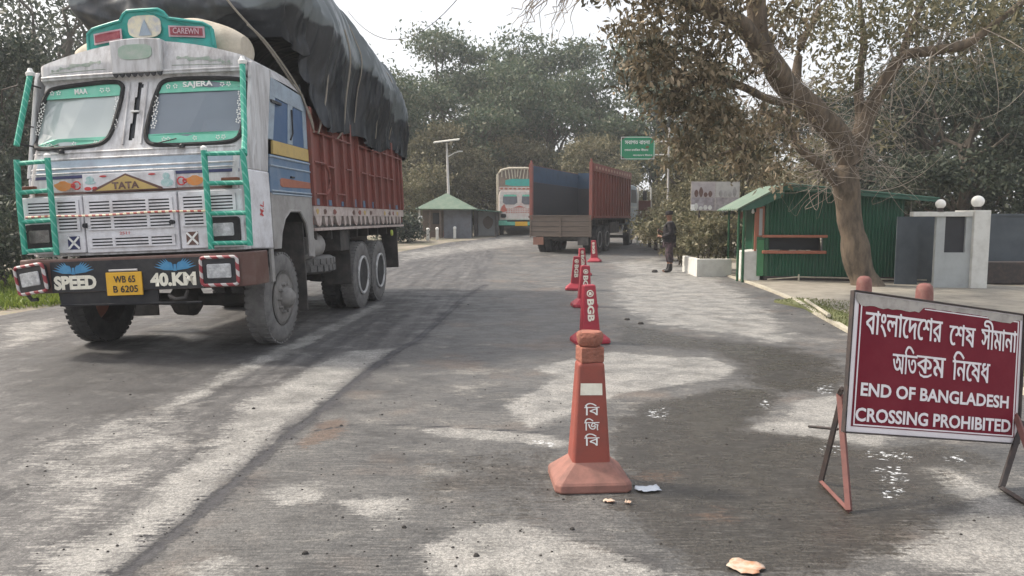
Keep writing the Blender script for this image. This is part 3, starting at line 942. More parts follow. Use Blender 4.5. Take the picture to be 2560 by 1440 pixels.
def plate_on_front(poly, off, mat, name, parent, th=0.012):
    mb = MB()
    n = len(poly)
    a, b = on_front(poly, off), on_front(poly, off - th)
    mb.add(a + b, [tuple(range(n)), tuple(range(n, 2 * n))[::-1]] + [(i, (i + 1) % n, n + (i + 1) % n, n + i) for i in range(n)])
    return mb.build(name, mat, parent)

def band(win, lo, hi):                                           # the part of a window outline between two heights
    out = []
    for i in range(len(win)):
        a, b = win[i], win[(i + 1) % len(win)]
        if lo <= a[1] <= hi:
            out.append(a)
        for zz in (lo, hi) if b[1] > a[1] else (hi, lo):
            if (a[1] - zz) * (b[1] - zz) < 0:
                t = (zz - a[1]) / (b[1] - a[1])
                out.append((a[0] + t * (b[0] - a[0]), zz))
    return out

def sub(poly, n=6):                                              # finer outline so that plates follow the curve
    out = []
    for i in range(len(poly)):
        a, b = poly[i], poly[(i + 1) % len(poly)]
        out += [(a[0] + (b[0] - a[0]) * k / n, a[1] + (b[1] - a[1]) * k / n) for k in range(n)]
    return out

def pane(win, gm, right):
    g = B(plate_on_front(win, -0.012, gm, 'windscreen', TRK, 0.006))
    mb = MB(); mb.tube(on_front(win, 0.004), 0.026, 6, closed=True)
    mb.build('gasket', m_rubber, g, smooth=True)
    xs = [p[0] for p in win]; c = (min(xs) + max(xs)) / 2
    plate_on_front(sub(band(win, 2.86, 3.1), 3), 0.002, m_mint, 'sunstrip', g)
    plate_on_front(sub(band(win, 2.2, 2.40), 3), 0.002, m_mint, 'sunstrip', g)
    yt = ysurf(c, 2.93) - 0.012
    if right:
        text('SAJERA', 0.34, 0.075, m_white, 'lettering', g, front(c - 0.0, yt, 2.935), 0.03)
    else:
        text('MAA', 0.15, 0.06, m_white, 'lettering', g, front(c + 0.02, yt, 2.93), 0.03)
    # flower stickers along the strips and up the sides
    def flower(x, z, s):
        st = MB()
        y = ysurf(x, z) - 0.016
        for k in range(5):
            a = 2 * math.pi * k / 5 + x
            u, w_ = x + s * math.cos(a), z + s * math.sin(a)
            st.add([(u - s * .5, y, w_), (u, y, w_ - s * .55), (u + s * .5, y, w_), (u, y, w_ + s * .55)], [(0, 1, 2, 3)])
        st.build('flower_sticker', m_white, g, fix=False)
    for dx in (-0.33, -0.25, 0.27, 0.34):
        flower(c + dx, 2.93, 0.019)
    for dx in (-0.32, -0.27, 0.02, 0.27, 0.33):
        flower(c + dx, 2.335, 0.018)
    for k in range(7):
        flower((1.125 if right else -0.25) + 0.012 * (k % 2), 2.82 - k * 0.052, 0.021)
        flower((0.195 if right else -1.135) + 0.012 * (k % 2) - (0 if right else 0.008 * k), 2.80 - k * 0.052, 0.021)
    wp = MB()
    a = Vector((c - 0.1, ysurf(c - 0.1, 2.24) - 0.03, 2.24)); b = Vector((c - 0.42, ysurf(c - 0.42, 2.30) - 0.03, 2.30))
    wp.tube([a, a.lerp(b, 0.5) + Vector((0, -0.012, 0.01)), b], 0.008, 5)
    wp.tube([b + Vector((0.0, 0.01, -0.01)), b + Vector((0.25, 0.012, 0.035))], 0.007, 4)
    wp.lathe([(0.028, 0.0), (0.028, 0.03), (0.012, 0.045)], (a.x, a.y - 0.0, a.z - 0.01), 'z', 10)
    wp.build('wiper', m_black, g, smooth=True)
    return g
pane(WIN_L, m_glassL, False)
pane(WIN_R, m_glassR, True)

# centre pillar: dark vertical slot with a chrome clip, mouldings beside it
s_ = B(plate_on_front(SLOT, -0.02, m_dark, 'pillar_slot', TRK))
mb = MB(); mb.box(-0.075, 0.015, ysurf(0, 2.66) - 0.025, ysurf(0, 2.66) + 0.01, 2.655, 2.675)
mb.build('clip', m_white, s_, bevel=0.004)
mb = MB()
for x0, x1 in ((-0.13, -0.165), (0.075, 0.055)):
    mb.tube([(x0 + (x1 - x0) * 0 - (z - 3.0) * 0.06 * (1 if x0 > 0 else -1) * 0, ysurf(x0, z) - 0.004, z) for z in np.linspace(2.30, 3.0, 8)], 0.012, 6)
B(mb.build('pillar_moulding', m_cab, TRK, smooth=True))
mb = MB()
for z, r in ((2.235, 0.013), (2.165, 0.012), (2.06, 0.012), (2.01, 0.010)):
    mb.tube([(x, ysurf(x, z) - 0.002, z) for x in np.linspace(-1.19, 1.19, 24)], r, 6)
for z in (3.075, 3.10):
    mb.tube([(x, ysurf(x, z) - 0.004, z) for x in np.linspace(-1.16, 1.16, 24)], 0.014, 6)
B(mb.build('front_moulding', m_cab, TRK, smooth=True))
# grey painted stripe above the navy stripe, navy stripe, red stripe
def hstripe(z0, z1, mat, name, off=0.003, x0=-1.17, x1=1.17):
    mb = MB()
    xs = np.linspace(x0, x1, 30)
    v = [(x, ysurf(x, z) - off, z) for z in (z0, z1) for x in xs]
    mb.add(v, [(i, i + 1, 31 + i, 30 + i) for i in range(29)])
    return B(mb.build(name, mat, TRK, fix=False))
hstripe(1.995, 2.15, m_paleblue, 'grey_stripe', 0.003)
hstripe(1.95, 1.985, m_navy, 'navy_stripe', 0.004)
hstripe(1.775, 1.805, m_brown, 'red_stripe', 0.004)
hstripe(1.72, 1.768, m_greyplaster, 'grey_stripe', 0.003)

# roof visor: raised centre panel with a label plate and a scalloped dark fringe, painted scrolls beside it
mb = MB()
mb.prism([(-0.285, 3.09), (0.285, 3.09), (0.29, 3.44), (0.15, 3.455), (0.0, 3.46), (-0.15, 3.455), (-0.29, 3.44)], 'y', 0.155, 0.34)
cp = B(mb.build('visor_panel', m_cab, TRK, bevel=0.012))
mb = MB(); mb.prism(chaikin([(-0.19, 3.23), (0.19, 3.23), (0.19, 3.39), (-0.19, 3.39)]), 'y', 0.147, 0.155)
mb.build('visor_plate', M('faint_green_plate', (0.30, 0.40, 0.33), 0.6, (0.45, 0.47, 0.44), 12, 0.8), cp)
mb = MB()
for k in range(8):
    x = -0.285 + k * 0.0715
    mb.prism([(x, 3.095), (x + 0.07, 3.095), (x + 0.055, 3.06), (x + 0.035, 3.045), (x + 0.015, 3.06)], 'y', 0.165, 0.18)
mb.build('fringe', m_black, cp)
scroll = M('grey_green_scroll', (0.25, 0.31, 0.26), 0.6, (0.4, 0.4, 0.38), 20, 0.8)
for s in (-1, 1):
    for cx, cz, l_, t_ in ((0.68, 3.215, 0.13, 0.022), (0.5, 3.235, 0.07, 0.016), (0.86, 3.19, 0.07, 0.014), (0.98, 3.17, 0.05, 0.012)):
        p = [(s * cx + l_ * math.cos(a), cz + t_ * math.sin(a) + 0.012 * math.sin(3 * a)) for a in np.linspace(0, 6.28, 14)[:-1]]
        mb = MB(); mb.add([(x, ysurf(x, z) - 0.004, z) for x, z in p], [tuple(range(len(p)))])
        B(mb.build('painted_scroll', scroll, TRK, fix=False))
    mb = MB()
    p = [(s * x, 3.155 - 0.02 * (x - 0.45)) for x in np.linspace(0.38, 1.05, 10)]
    mb.tube([(x, ysurf(x, z), z) for x, z in p], 0.005, 4)
    B(mb.build('painted_scroll', scroll, TRK, fix=False))

# grille: white panel, dark backing, white slats
G0 = -0.20
mb = MB()
mb.box(-0.515, 0.515, G0 + 0.005, G0 + 0.04, 1.145, 1.76)
gp_ = B(mb.build('bonnet_panel', m_grille, TRK, bevel=0.006))
def slats(x0, x1, z0, z1, n, bars, parent, yb=G0):
    mb = MB(); mb.box(x0, x1, yb - 0.001, yb + 0.004, z0, z1)
    g = mb.build('grille_opening', m_dark, parent)
    mb = MB()
    step = (z1 - z0) / n
    for k in range(n + 1):
        z = z0 + k * step
        mb.box(x0 - 0.004, x1 + 0.004, yb - 0.012, yb - 0.002, z - step * 0.27, z + step * 0.27)
    for x in (x0, *bars, x1):
        mb.box(x - 0.016, x + 0.016, yb - 0.0135, yb - 0.0025, z0 - step * 0.27, z1 + step * 0.27)
    mb.build('grille_slats', m_grille, g)
slats(-0.46, 0.46, 1.395, 1.70, 9, (-0.2, 0.2), gp_)
slats(-0.46, 0.46, 1.205, 1.305, 3, (-0.2, 0.2), gp_)
text('2511', 0.11, 0.03, m_pink, 'lettering', gp_, front(-0.08, G0 - 0.002, 1.345), 0.01)
mb = MB()
for x in (-0.5, 0.46):
    mb.lathe([(0.026, G0 - 0.035), (0.026, G0 + 0.005)], (x, 0, 1.44), 'y', 12)
mb.build('bonnet_catch', m_black, gp_)
for s in (-1, 1):
    mb = MB()
    a, b = sorted((s * 0.535, s * 1.215))
    mb.box(a, b, G0 + 0.008, G0 + 0.06, 1.15, 1.76)
    pn = B(mb.build('side_grille_panel', m_grille, TRK, bevel=0.01))
    a, b = sorted((s * 0.58, s * 0.82)); slats(a, b, 1.395, 1.71, 9, (), pn, G0 + 0.003)
    a, b = sorted((s * 0.85, s * 1.15)); slats(a, b, 1.545, 1.71, 5, (), pn, G0 + 0.003)
    # headlamp
    x = s * 1.02
    mb = MB(); mb.prism(rrect(x, 1.337, 0.175, 0.137, 0.04), 'y', G0 - 0.02, G0 + 0.02)
    hl = B(mb.build('headlamp', m_rubber, TRK, bevel=0.01))
    mb = MB(); mb.prism(rrect(x, 1.34, 0.115, 0.07, 0.02), 'y', G0 - 0.032, G0 - 0.018)
    mb.build('lens', m_lens if s > 0 else m_lensdull, hl, bevel=0.008)
    # black cross on a small white plate
    mb = MB(); mb.box(s * 0.66 - 0.065, s * 0.66 + 0.065, G0 + 0.002, G0 + 0.0085, 1.19, 1.33)
    xm = B(mb.build('cross_mark', m_navy if s < 0 else m_brown, TRK))
    mb = MB()
    for sg in (-1, 1):
        mb.X = Matrix.Translation((s * 0.66, 0, 1.26)) @ Matrix.Rotation(sg * R(46), 4, 'Y')
        mb.box(-0.088, 0.088, G0 - 0.001, G0 + 0.002 + 0.0003 * sg, -0.011, 0.011)
    mb.X = None
    mb.build('cross_bars', m_white, xm)
# name board above the grille: ochre gable with lettering on a white strip, stickers
mb = MB(); mb.box(-0.505, 0.51, G0 + 0.01, G0 + 0.05, 1.80, 1.985)
nb = B(mb.build('name_board', m_grille, TRK, bevel=0.005))
mb = MB(); mb.prism([(-0.40, 1.792), (0.375, 1.792), (0.375, 1.815), (-0.02, 1.975), (-0.40, 1.815)], 'y', G0 + 0.002, G0 + 0.01)
mb.build('badge_edge', m_brown, nb)
mb = MB(); mb.prism([(-0.36, 1.803), (0.335, 1.803), (-0.02, 1.955)], 'y', G0 - 0.004, G0 + 0.003)
mb.build('badge', m_yellow, nb)
text('TATA', 0.30, 0.075, m_brown, 'lettering', nb, front(-0.02, G0 - 0.007, 1.85), 0.04)
def blob(mb, cx, cz, rx, rz, y, n=12, jag=0.0):
    p = [(cx + rx * math.cos(a) * (1 + jag * math.sin(5 * a)), cz + rz * math.sin(a) * (1 + jag * math.cos(4 * a))) for a in np.linspace(0, 2 * math.pi, n + 1)[:-1]]
    mb.prism(p, 'y', y, y + 0.004)
for a_ in ((-0.42, 1.93, 0.045, 0.03, G0 + 0.004), (-0.42, 1.895, 0.06, 0.02, G0 + 0.005), (0.43, 1.86, 0.07, 0.045, G0 + 0.004), (0.425, 1.93, 0.04, 0.035, G0 + 0.003)):
    mb = MB(); blob(mb, *a_); mb.build('sticker', m_tealpale, nb)
for a_ in ((-0.45, 1.83, 0.04, 0.02, G0 + 0.003), (-0.37, 1.83, 0.03, 0.02, G0 + 0.002), (-0.27, 1.955, 0.04, 0.010, G0 + 0.003), (0.27, 1.955, 0.04, 0.010, G0 + 0.003)):
    mb = MB(); blob(mb, *a_); mb.build('sticker', m_pink, nb)
for s in (-1, 1):
    mb = MB(); blob(mb, s * 0.73, 1.87, 0.10, 0.05, -0.185, 14, 0.14)
    B(mb.build('sticker', m_orange, TRK))
    mb = MB()
    for a, b_ in ((0.58, 0.042), (0.62, 0.02)):
        p = [(s * a + b_ * math.cos(q), -0.182, 1.87 + b_ * math.sin(q)) for q in np.linspace(0, 6.0, 12)]
        mb.tube(p, 0.008, 5)
    B(mb.build('sticker', m_pink, TRK))
amb = M('dark_amber_lens', (0.16, 0.05, 0.025), 0.25)
for a_, b_ in ((1.02, 1.2), (-1.2, -1.06)):
    mb = MB(); mb.box(a_, b_, -0.2, -0.13, 1.80, 1.885); B(mb.build('indicator', amb, TRK, bevel=0.008))
mb = MB()
mb.tube([(x, G0 - 0.03 - 0.03 * math.cos(x * 1.4), 1.548 + 0.006 * math.sin(x * 5)) for x in np.linspace(-1.15, 0.92, 30)], 0.012, 6)
B(mb.build('cord', m_rope_rw, TRK, smooth=True))

# bumper
YB = -0.35
mb = MB()
pl = [(-1.33, 0.15), (-1.31, -0.16), (-1.22, -0.29), (-1.1, YB + 0.02), (-0.86, YB), (0.86, YB), (1.1, YB + 0.02), (1.22, -0.29), (1.31, -0.16), (1.33, 0.15), (1.25, 0.15), (1.22, -0.12), (1.0, -0.22), (-1.0, -0.22), (-1.22, -0.12), (-1.25, 0.15)]
mb.prism(pl, 'z', 0.735, 1.095)
bmp = B(mb.build('bumper', m_brown, TRK, bevel=0.012))
mb = MB(); mb.box(-0.84, 0.84, YB - 0.006, YB + 0.01, 0.74, 1.065)
mb.build('bumper_panel', m_black, bmp)
mb = MB(); mb.prism([(-0.80, 0.74), (-0.78, 0.60), (-0.3, 0.585), (0.3, 0.585), (0.3, 0.74)], 'y', YB + 0.03, YB + 0.06)
mb.tube([(-0.78, YB + 0.02, 0.60), (0.78, YB + 0.02, 0.59)], 0.013, 6)
mb.build('valance', m_black, bmp)
mb = MB(); mb.tube([(0.42, YB + 0.03, 0.67), (0.5, YB + 0.0, 0.63), (0.6, YB + 0.02, 0.64), (0.63, YB + 0.03, 0.72)], 0.02, 8)
mb.build('tow_hook', m_chassis, bmp, smooth=True)
text('SPEED', 0.47, 0.15, m_cream, 'lettering', bmp, front(-0.575, YB - 0.009, 0.842), 0.055)
text('40.KM', 0.50, 0.145, m_cream, 'lettering', bmp, front(0.5, YB - 0.009, 0.842), 0.055)
for cx in (-0.585, 0.53):
    mb = MB()
    for s in (-1, 1):
        for k in range(8):
            a = R(12 + k * 9)
            L_ = 0.23 - 0.014 * k
            u = Vector((s * math.cos(a), 0, math.sin(a))); nrm = Vector((-u.z, 0, u.x))
            b0 = Vector((cx + s * 0.02, YB - 0.0085 - 0.0003 * k, 0.935))
            tip = b0 + u * L_ * (0.75 if k > 5 else 1) * 0.95
            tip.z = min(tip.z, 1.062)
            mb.add([b0, b0 + u * L_ * 0.45 + nrm * 0.016, tip, b0 + u * L_ * 0.5 - nrm * 0.012], [(0, 1, 2, 3)])
    mb.add([(cx - 0.02, YB - 0.012, 0.93), (cx + 0.02, YB - 0.012, 0.93), (cx + 0.012, YB - 0.012, 1.0), (cx - 0.012, YB - 0.012, 1.0)], [(0, 1, 2, 3)])
    mb.build('winged_emblem', m_wing, bmp, fix=False)
mb = MB(); mb.box(-0.225, 0.165, YB - 0.025, YB - 0.007, 0.69, 0.935)
pl_ = mb.build('number_plate', m_plate, bmp, bevel=0.004)
text('WB 65', 0.235, 0.075, m_black, 'lettering', pl_, front(-0.02, YB - 0.027, 0.862), 0.02)
text('B 6205', 0.27, 0.075, m_black, 'lettering', pl_, front(-0.015, YB - 0.027, 0.758), 0.02)
mb = MB(); mb.tube([(-0.19, YB - 0.012, 0.955), (0.12, YB - 0.012, 0.955)], 0.012, 6)
mb.build('plate_lamp', m_steel, bmp, smooth=True)
for s in (-1, 1):                                                # lamps in striped frames, the left one hanging askew
    x = 1.02 if s > 0 else -1.055
    X = Matrix.Translation((x, YB - (0.02 if s > 0 else 0.0), 0.912 if s > 0 else 0.895)) @ Matrix.Rotation(R(-7) if s < 0 else 0, 4, 'Y') @ Matrix.Rotation(R(-13) if s < 0 else 0, 4, 'Z')
    mb = MB(); mb.X = X
    mb.prism(rrect(0, 0, 0.18, 0.135, 0.03), 'y', -0.02, 0.06)
    lp = mb.build('fog_lamp', m_black, bmp, bevel=0.006)
    mb = MB(); mb.X = X
    o = rrect(0, 0, 0.195, 0.145, 0.035)
    mb.tube([(a, -0.02, b_) for a, b_ in o], 0.018, 6, closed=True)
    mb.build('striped_frame', m_frame_rw, lp, smooth=True)
    mb = MB(); mb.X = X
    mb.prism(rrect(0, 0.0, 0.13, 0.075, 0.015), 'y', -0.035, -0.018)
    mb.build('lens', m_lens, lp, bevel=0.01)
    if s < 0:
        mb = MB(); mb.X = X; mb.tube([(-0.12, 0.0, -0.14), (-0.1, 0.03, -0.22), (-0.04, 0.05, -0.22)], 0.022, 6)
        mb.build('lamp_bracket', m_chassis, lp, smooth=True)

# green taped guard rails and poles
YR = -0.29
for s in (-1, 1):
    xo, xi = ((1.335, 0.905) if s > 0 else (-1.16, -0.80))
    mb = MB()
    mb.tube([(xo - s * 0.02, YR, 2.16), (xo, YR, 1.7), (xo - s * 0.01, YR, 1.16)], 0.031, 8)
    mb.tube([(xi, YR, 2.165), (xi, YR, 1.14)], 0.031, 8)
    gr = B(mb.build('guard_rail', m_green, TRK, smooth=True))
    for z in (2.13, 1.825, 1.512, 1.20):
        mb = MB(); mb.tube([(xi, YR, z), (xo, YR, z - 0.01)], 0.025, 8)
        mb.build('rung', m_green, gr, smooth=True)
    for z in (2.13, 1.40):
        mb = MB(); mb.tube([(xo, YR, z), (s * 1.2, -0.05, z)], 0.012, 6); mb.build('rail_bracket', m_steel, gr, smooth=True)
    mb = MB(); mb.lathe([(0.03, 0), (0.034, 0.03), (0.012, 0.05)], (xi, YR, 2.165), 'z', 10)
    mb.build('rail_cap', m_white, gr, smooth=True)
    mb = MB()
    mb.tube([(s * 1.205, 0.13, 3.12), (s * 1.235, 0.02, 2.75), (s * 1.27, -0.1, 2.33)] + ([(1.30, -0.2, 2.2), (1.335, YR, 2.1)] if s > 0 else []), 0.03, 8)
    po = B(mb.build('corner_pole', m_green, TRK, smooth=True))
    mb = MB(); mb.lathe([(0.042, 0), (0.05, 0.035), (0.03, 0.05), (0.02, 0.085), (0.0, 0.09)], (s * 1.205, 0.135, 3.11), 'z', 10)
    mb.build('pole_cap', m_white, po, smooth=True)
    mb = MB()
    for z, y in ((3.02, 0.10), (2.35, -0.09)):
        mb.tube([(s * 1.23, y, z), (s * 1.19, y + 0.16, z - 0.02)], 0.01, 5)
    mb.build('pole_bracket', m_black, po)
mb = MB()
mb.tube([(-1.2, 0.1, 2.55), (-1.42, 0.02, 2.6), (-1.47, 0.0, 2.75), (-1.45, 0.0, 2.95), (-1.3, 0.05, 3.0)], 0.008, 5)
B(mb.build('mirror_arm', m_darkiron, TRK, smooth=True))

# cab sides, door, wheel arches, roof
def side_panel(s):
    x = s * 1.235
    arch = [(1.75 - 0.0, 0.95), (1.74, 1.2), (1.66, 1.40), (1.46, 1.54), (1.12, 1.54), (0.92, 1.44), (0.79, 1.28), (0.73, 1.09)]
    out = [(0.55, 1.09), (0.55, 1.74), (1.95, 1.74), (1.95, 0.92)] + arch
    mb = MB(); mb.prism(out, 'x', x - 0.02, x + 0.02)
    fp = B(mb.build('fender', m_grey, TRK, bevel=0.008))
    mb = MB()
    mb.tube([(x + s * 0.012, a, b) for a, b in arch], 0.02, 6)
    mb.build('arch_lip', m_grey, fp, smooth=True)
    mb = MB(); mb.prism([(-0.03, 1.12), (0.54, 1.10), (0.54, 1.74), (0.54, 1.98), (0.0, 1.98)], 'x', x - 0.022, x + 0.018)
    cn = B(mb.build('corner_panel', m_grille, TRK, bevel=0.02))
    if s > 0:
        text('M.L.', 0.17, 0.1, m_pink, 'lettering', cn, side(x + 0.02, 0.25, 1.56) @ Matrix.Rotation(R(80), 4, 'Z'), 0.02)
    # A pillar and frame around the side windows
    mb = MB()
    mb.prism([(0.0, 1.98), (0.54, 1.98), (0.60, 2.35), (0.78, 3.02), (0.85, 3.18), (0.3, 3.18), (0.26, 3.05)], 'x', x - 0.035, x + 0.01)
    B(mb.build('front_pillar', m_cab, TRK, bevel=0.01))
    mb = MB(); mb.prism([(0.56, 1.75), (1.95, 1.75), (1.95, 2.19), (0.60, 2.19)], 'x', x - 0.02, x + 0.017)
    d = B(mb.build('door', m_blue, TRK, bevel=0.01))
    mb = MB(); mb.prism([(0.86, 1.84), (0.92, 1.82), (1.93, 1.84), (1.93, 1.92), (0.92, 1.93), (0.86, 1.91)], 'x', x + 0.013, x + 0.022)
    mb.build('door_flash', m_shelf, d, bevel=0.004)
    mb = MB(); mb.box(min(x, x + s * 0.04), max(x, x + s * 0.04), 1.2, 1.32, 1.945, 1.965); mb.build('handle', m_black, d, bevel=0.005)
    mb = MB()
    for z in (2.06, 2.165, 1.77, 1.735):
        mb.tube([(x + s * 0.018, 0.58, z), (x + s * 0.018, 1.94, z)], 0.013, 6)
    mb.build('door_moulding', m_paleblue, d, smooth=True)
    mb = MB(); mb.prism([(0.72, 2.20), (1.95, 2.20), (1.95, 2.36), (0.74, 2.36)], 'x', x - 0.02, x + 0.014)
    B(mb.build('waist_panel', m_yellow, TRK, bevel=0.006))
    # window frame with two tall panes
    mb = MB()
    zt = lambda y: 3.10 - 0.06 * (y - 0.8)
    for y0, y1, sl in ((0.60, 0.76, 0.18), (1.24, 1.40, 0.1), (1.82, 1.95, 0.02)):
        mb.prism([(y0, 2.365), (y1, 2.365), (y1 + sl, 2.96), (y0 + sl, 2.96)], 'x', x - 0.03, x + 0.008)
    mb.prism([(0.75, 2.88), (1.95, 2.84), (1.95, zt(1.95)), (0.82, zt(0.82))], 'x', x - 0.033, x + 0.010)
    wf = B(mb.build('window_frame', m_paleblue, TRK, bevel=0.005))
    for a, b in ((0.76, 1.24), (1.40, 1.82)):
        mb = MB(); mb.prism([(a, 2.365), (b, 2.365), (b + 0.13, 2.9), (a + 0.15, 2.9)], 'x', x - 0.012, x - 0.004)
        sh = mb.build('side_window', m_deepblue, wf)
    mb = MB()
    mb.tube([(x + s * 0.02, 1.30, 2.42), (x + s * 0.03, 1.36, 2.5), (x + s * 0.02, 1.40, 2.8)], 0.012, 5)
    mb.box(min(x, x + s * 0.03), max(x, x + s * 0.03), 0.74, 1.05, 2.80, 2.83)
    mb.build('window_trim', m_black, wf)
    # mud flap behind the front wheel, inner wheel housing
    mb = MB(); mb.box(min(s * 0.82, s * 1.22), max(s * 0.82, s * 1.22), 1.62, 1.65, 0.24, 1.4)
    B(mb.build('mudflap', m_chassis, TRK, bevel=0.004))
    mb = MB(); mb.box(min(s * 1.23, s * 1.26), max(s * 1.23, s * 1.26), 0.42, 0.50, 0.72, 1.1)
    B(mb.build('fender_strap', m_grey, TRK, bevel=0.004))
side_panel(1)
side_panel(-1)
mb = MB()
ny, nx_ = 12, 30
v = []
for j in range(ny + 1):
    y = 0.22 + (1.95 - 0.22) * j / ny
    for i in range(nx_ + 1):
        x = -1.235 + 2.47 * i / nx_
        drop = 0.05 * (max(0, y - 1.0)) ** 2
        v.append((x, y + (0.06 if j == 0 else 0), ztop(max(-1.18, min(1.18, x))) - drop - max(0, abs(x) - 1.17) * 2.0))
mb.add(v, [(j * (nx_ + 1) + i, j * (nx_ + 1) + i + 1, (j + 1) * (nx_ + 1) + i + 1, (j + 1) * (nx_ + 1) + i) for j in range(ny) for i in range(nx_)])
B(mb.build('cab_roof', m_cab, TRK, smooth=True, fix=False))
mb = MB(); mb.box(-1.2, 1.2, 1.9, 1.94, 1.2, 3.2)
B(mb.build('cab_back', m_interior, TRK))
mb = MB(); mb.box(-1.19, 1.19, 0.2, 0.55, 1.6, 2.26); mb.box(-1.19, 1.19, 0.2, 1.9, 1.55, 1.6)
db = B(mb.build('dashboard', m_interior, TRK, bevel=0.03))
for x in (-0.7, 0.65):
    mb = MB(); mb.box(x - 0.3, x + 0.3, 1.0, 1.5, 1.62, 2.0); mb.box(x - 0.28, x + 0.28, 1.45, 1.6, 2.0, 2.75)
    B(mb.build('seat', m_interior, TRK, bevel=0.05))
mb = MB()
mb.tube([(-0.7 + 0.22 * math.cos(a), 0.72 + 0.1 * math.sin(a), 2.3 + 0.17 * math.sin(a)) for a in np.linspace(0, 6.28, 20)[:-1]], 0.016, 6, closed=True)
mb.tube([(-0.7, 0.72, 2.3), (-0.7, 0.55, 2.15)], 0.02, 6)
B(mb.build('steering_wheel', m_black, TRK, smooth=True))
mb = MB()
v, f = [], []
for i in range(40):
    x = -1.08 + 1.0 * i / 39
    for z in (2.3, 3.02):
        v.append((x, 1.66 + 0.03 * math.sin(i * 1.1), z))
mb.add(v, [(2 * i, 2 * i + 2, 2 * i + 3, 2 * i + 1) for i in range(39)])
B(mb.build('curtain', m_curtain, TRK, smooth=True, fix=False))

# roof name board with three panels
def arc(x):
    return 0.33 + 0.10 * (x / 0.7) ** 2
out = [(-0.70, 3.37), (-0.69, 3.60), (-0.62, 3.645), (-0.25, 3.70), (-0.205, 3.765), (-0.15, 3.80), (0.20, 3.80), (0.26, 3.765), (0.30, 3.70), (0.66, 3.645), (0.74, 3.60), (0.76, 3.37)]
def board(poly, y0, y1, mat, name, parent, n=8, bev=0.0):
    p = sub(poly, n)
    mb = MB(); m_ = len(p)
    mb.add([(x, arc(x) + y0, z) for x, z in p] + [(x, arc(x) + y1, z) for x, z in p],
           [tuple(range(m_)), tuple(range(m_, 2 * m_))[::-1]] + [(i, (i + 1) % m_, m_ + (i + 1) % m_, m_ + i) for i in range(m_)])
    return mb.build(name, mat, parent, bevel=bev)
rbd = B(board(out, 0, 0.07, m_teal, 'roof_board', TRK, 6))
mb = MB(); mb.tube([(x, arc(x) - 0.004, z) for x, z in sub(out, 6)], 0.018, 6, closed=True)
mb.build('board_edge', m_teal, rbd, smooth=True)
m_pic = M('faded_picture', (0.62, 0.58, 0.44), 0.5, (0.30, 0.34, 0.46), 9, 0.9)
board(chaikin([(-0.155, 3.50), (0.22, 3.50), (0.22, 3.74), (-0.155, 3.74)]), -0.012, 0.0, m_pic, 'board_picture', rbd, 2)
mb = MB()
mb.add([(-0.03, arc(0) - 0.016, 3.52), (0.12, arc(0) - 0.016, 3.52), (0.08, arc(0) - 0.016, 3.60), (0.045, arc(0) - 0.016, 3.70), (0.0, arc(0) - 0.016, 3.61)], [(0, 1, 2, 3, 4)])
mb.build('picture_figure', m_paleblue, rbd, fix=False)
m_pinkframe = M('pink_panel_edge', (0.55, 0.38, 0.42), 0.5)
m_redpanel = M('maroon_panel', (0.24, 0.04, 0.06), 0.5, (0.4, 0.12, 0.13), 14, 0.6)
for x0, x1, w_ in ((-0.605, -0.24, ''), (0.30, 0.675, 'x')):
    zc = 3.545 if x0 < 0 else 3.56
    board([(x0, zc - 0.075), (x1, zc - 0.05), (x1, zc + 0.07), (x0, zc + 0.045)] if x0 < 0 else [(x0, zc - 0.06), (x1, zc - 0.075), (x1, zc + 0.045), (x0, zc + 0.06)], -0.010, 0.0, m_pinkframe, 'panel_edge', rbd, 4)
    pp = board([(x0 + 0.02, zc - 0.055), (x1 - 0.02, zc - 0.032), (x1 - 0.02, zc + 0.05), (x0 + 0.02, zc + 0.027)] if x0 < 0 else [(x0 + 0.02, zc - 0.042), (x1 - 0.02, zc - 0.055), (x1 - 0.02, zc + 0.027), (x0 + 0.02, zc + 0.042)], -0.018, -0.008, m_redpanel, 'name_panel', rbd, 4)
    if x0 > 0:
        text('CAREWN', 0.28, 0.065, m_pinkframe, 'lettering', rbd, front(0.49, arc(0.49) - 0.026, zc - 0.005) @ Matrix.Rotation(R(8), 4, 'Y') @ Matrix.Rotation(R(-3), 4, 'Z'), 0.02)

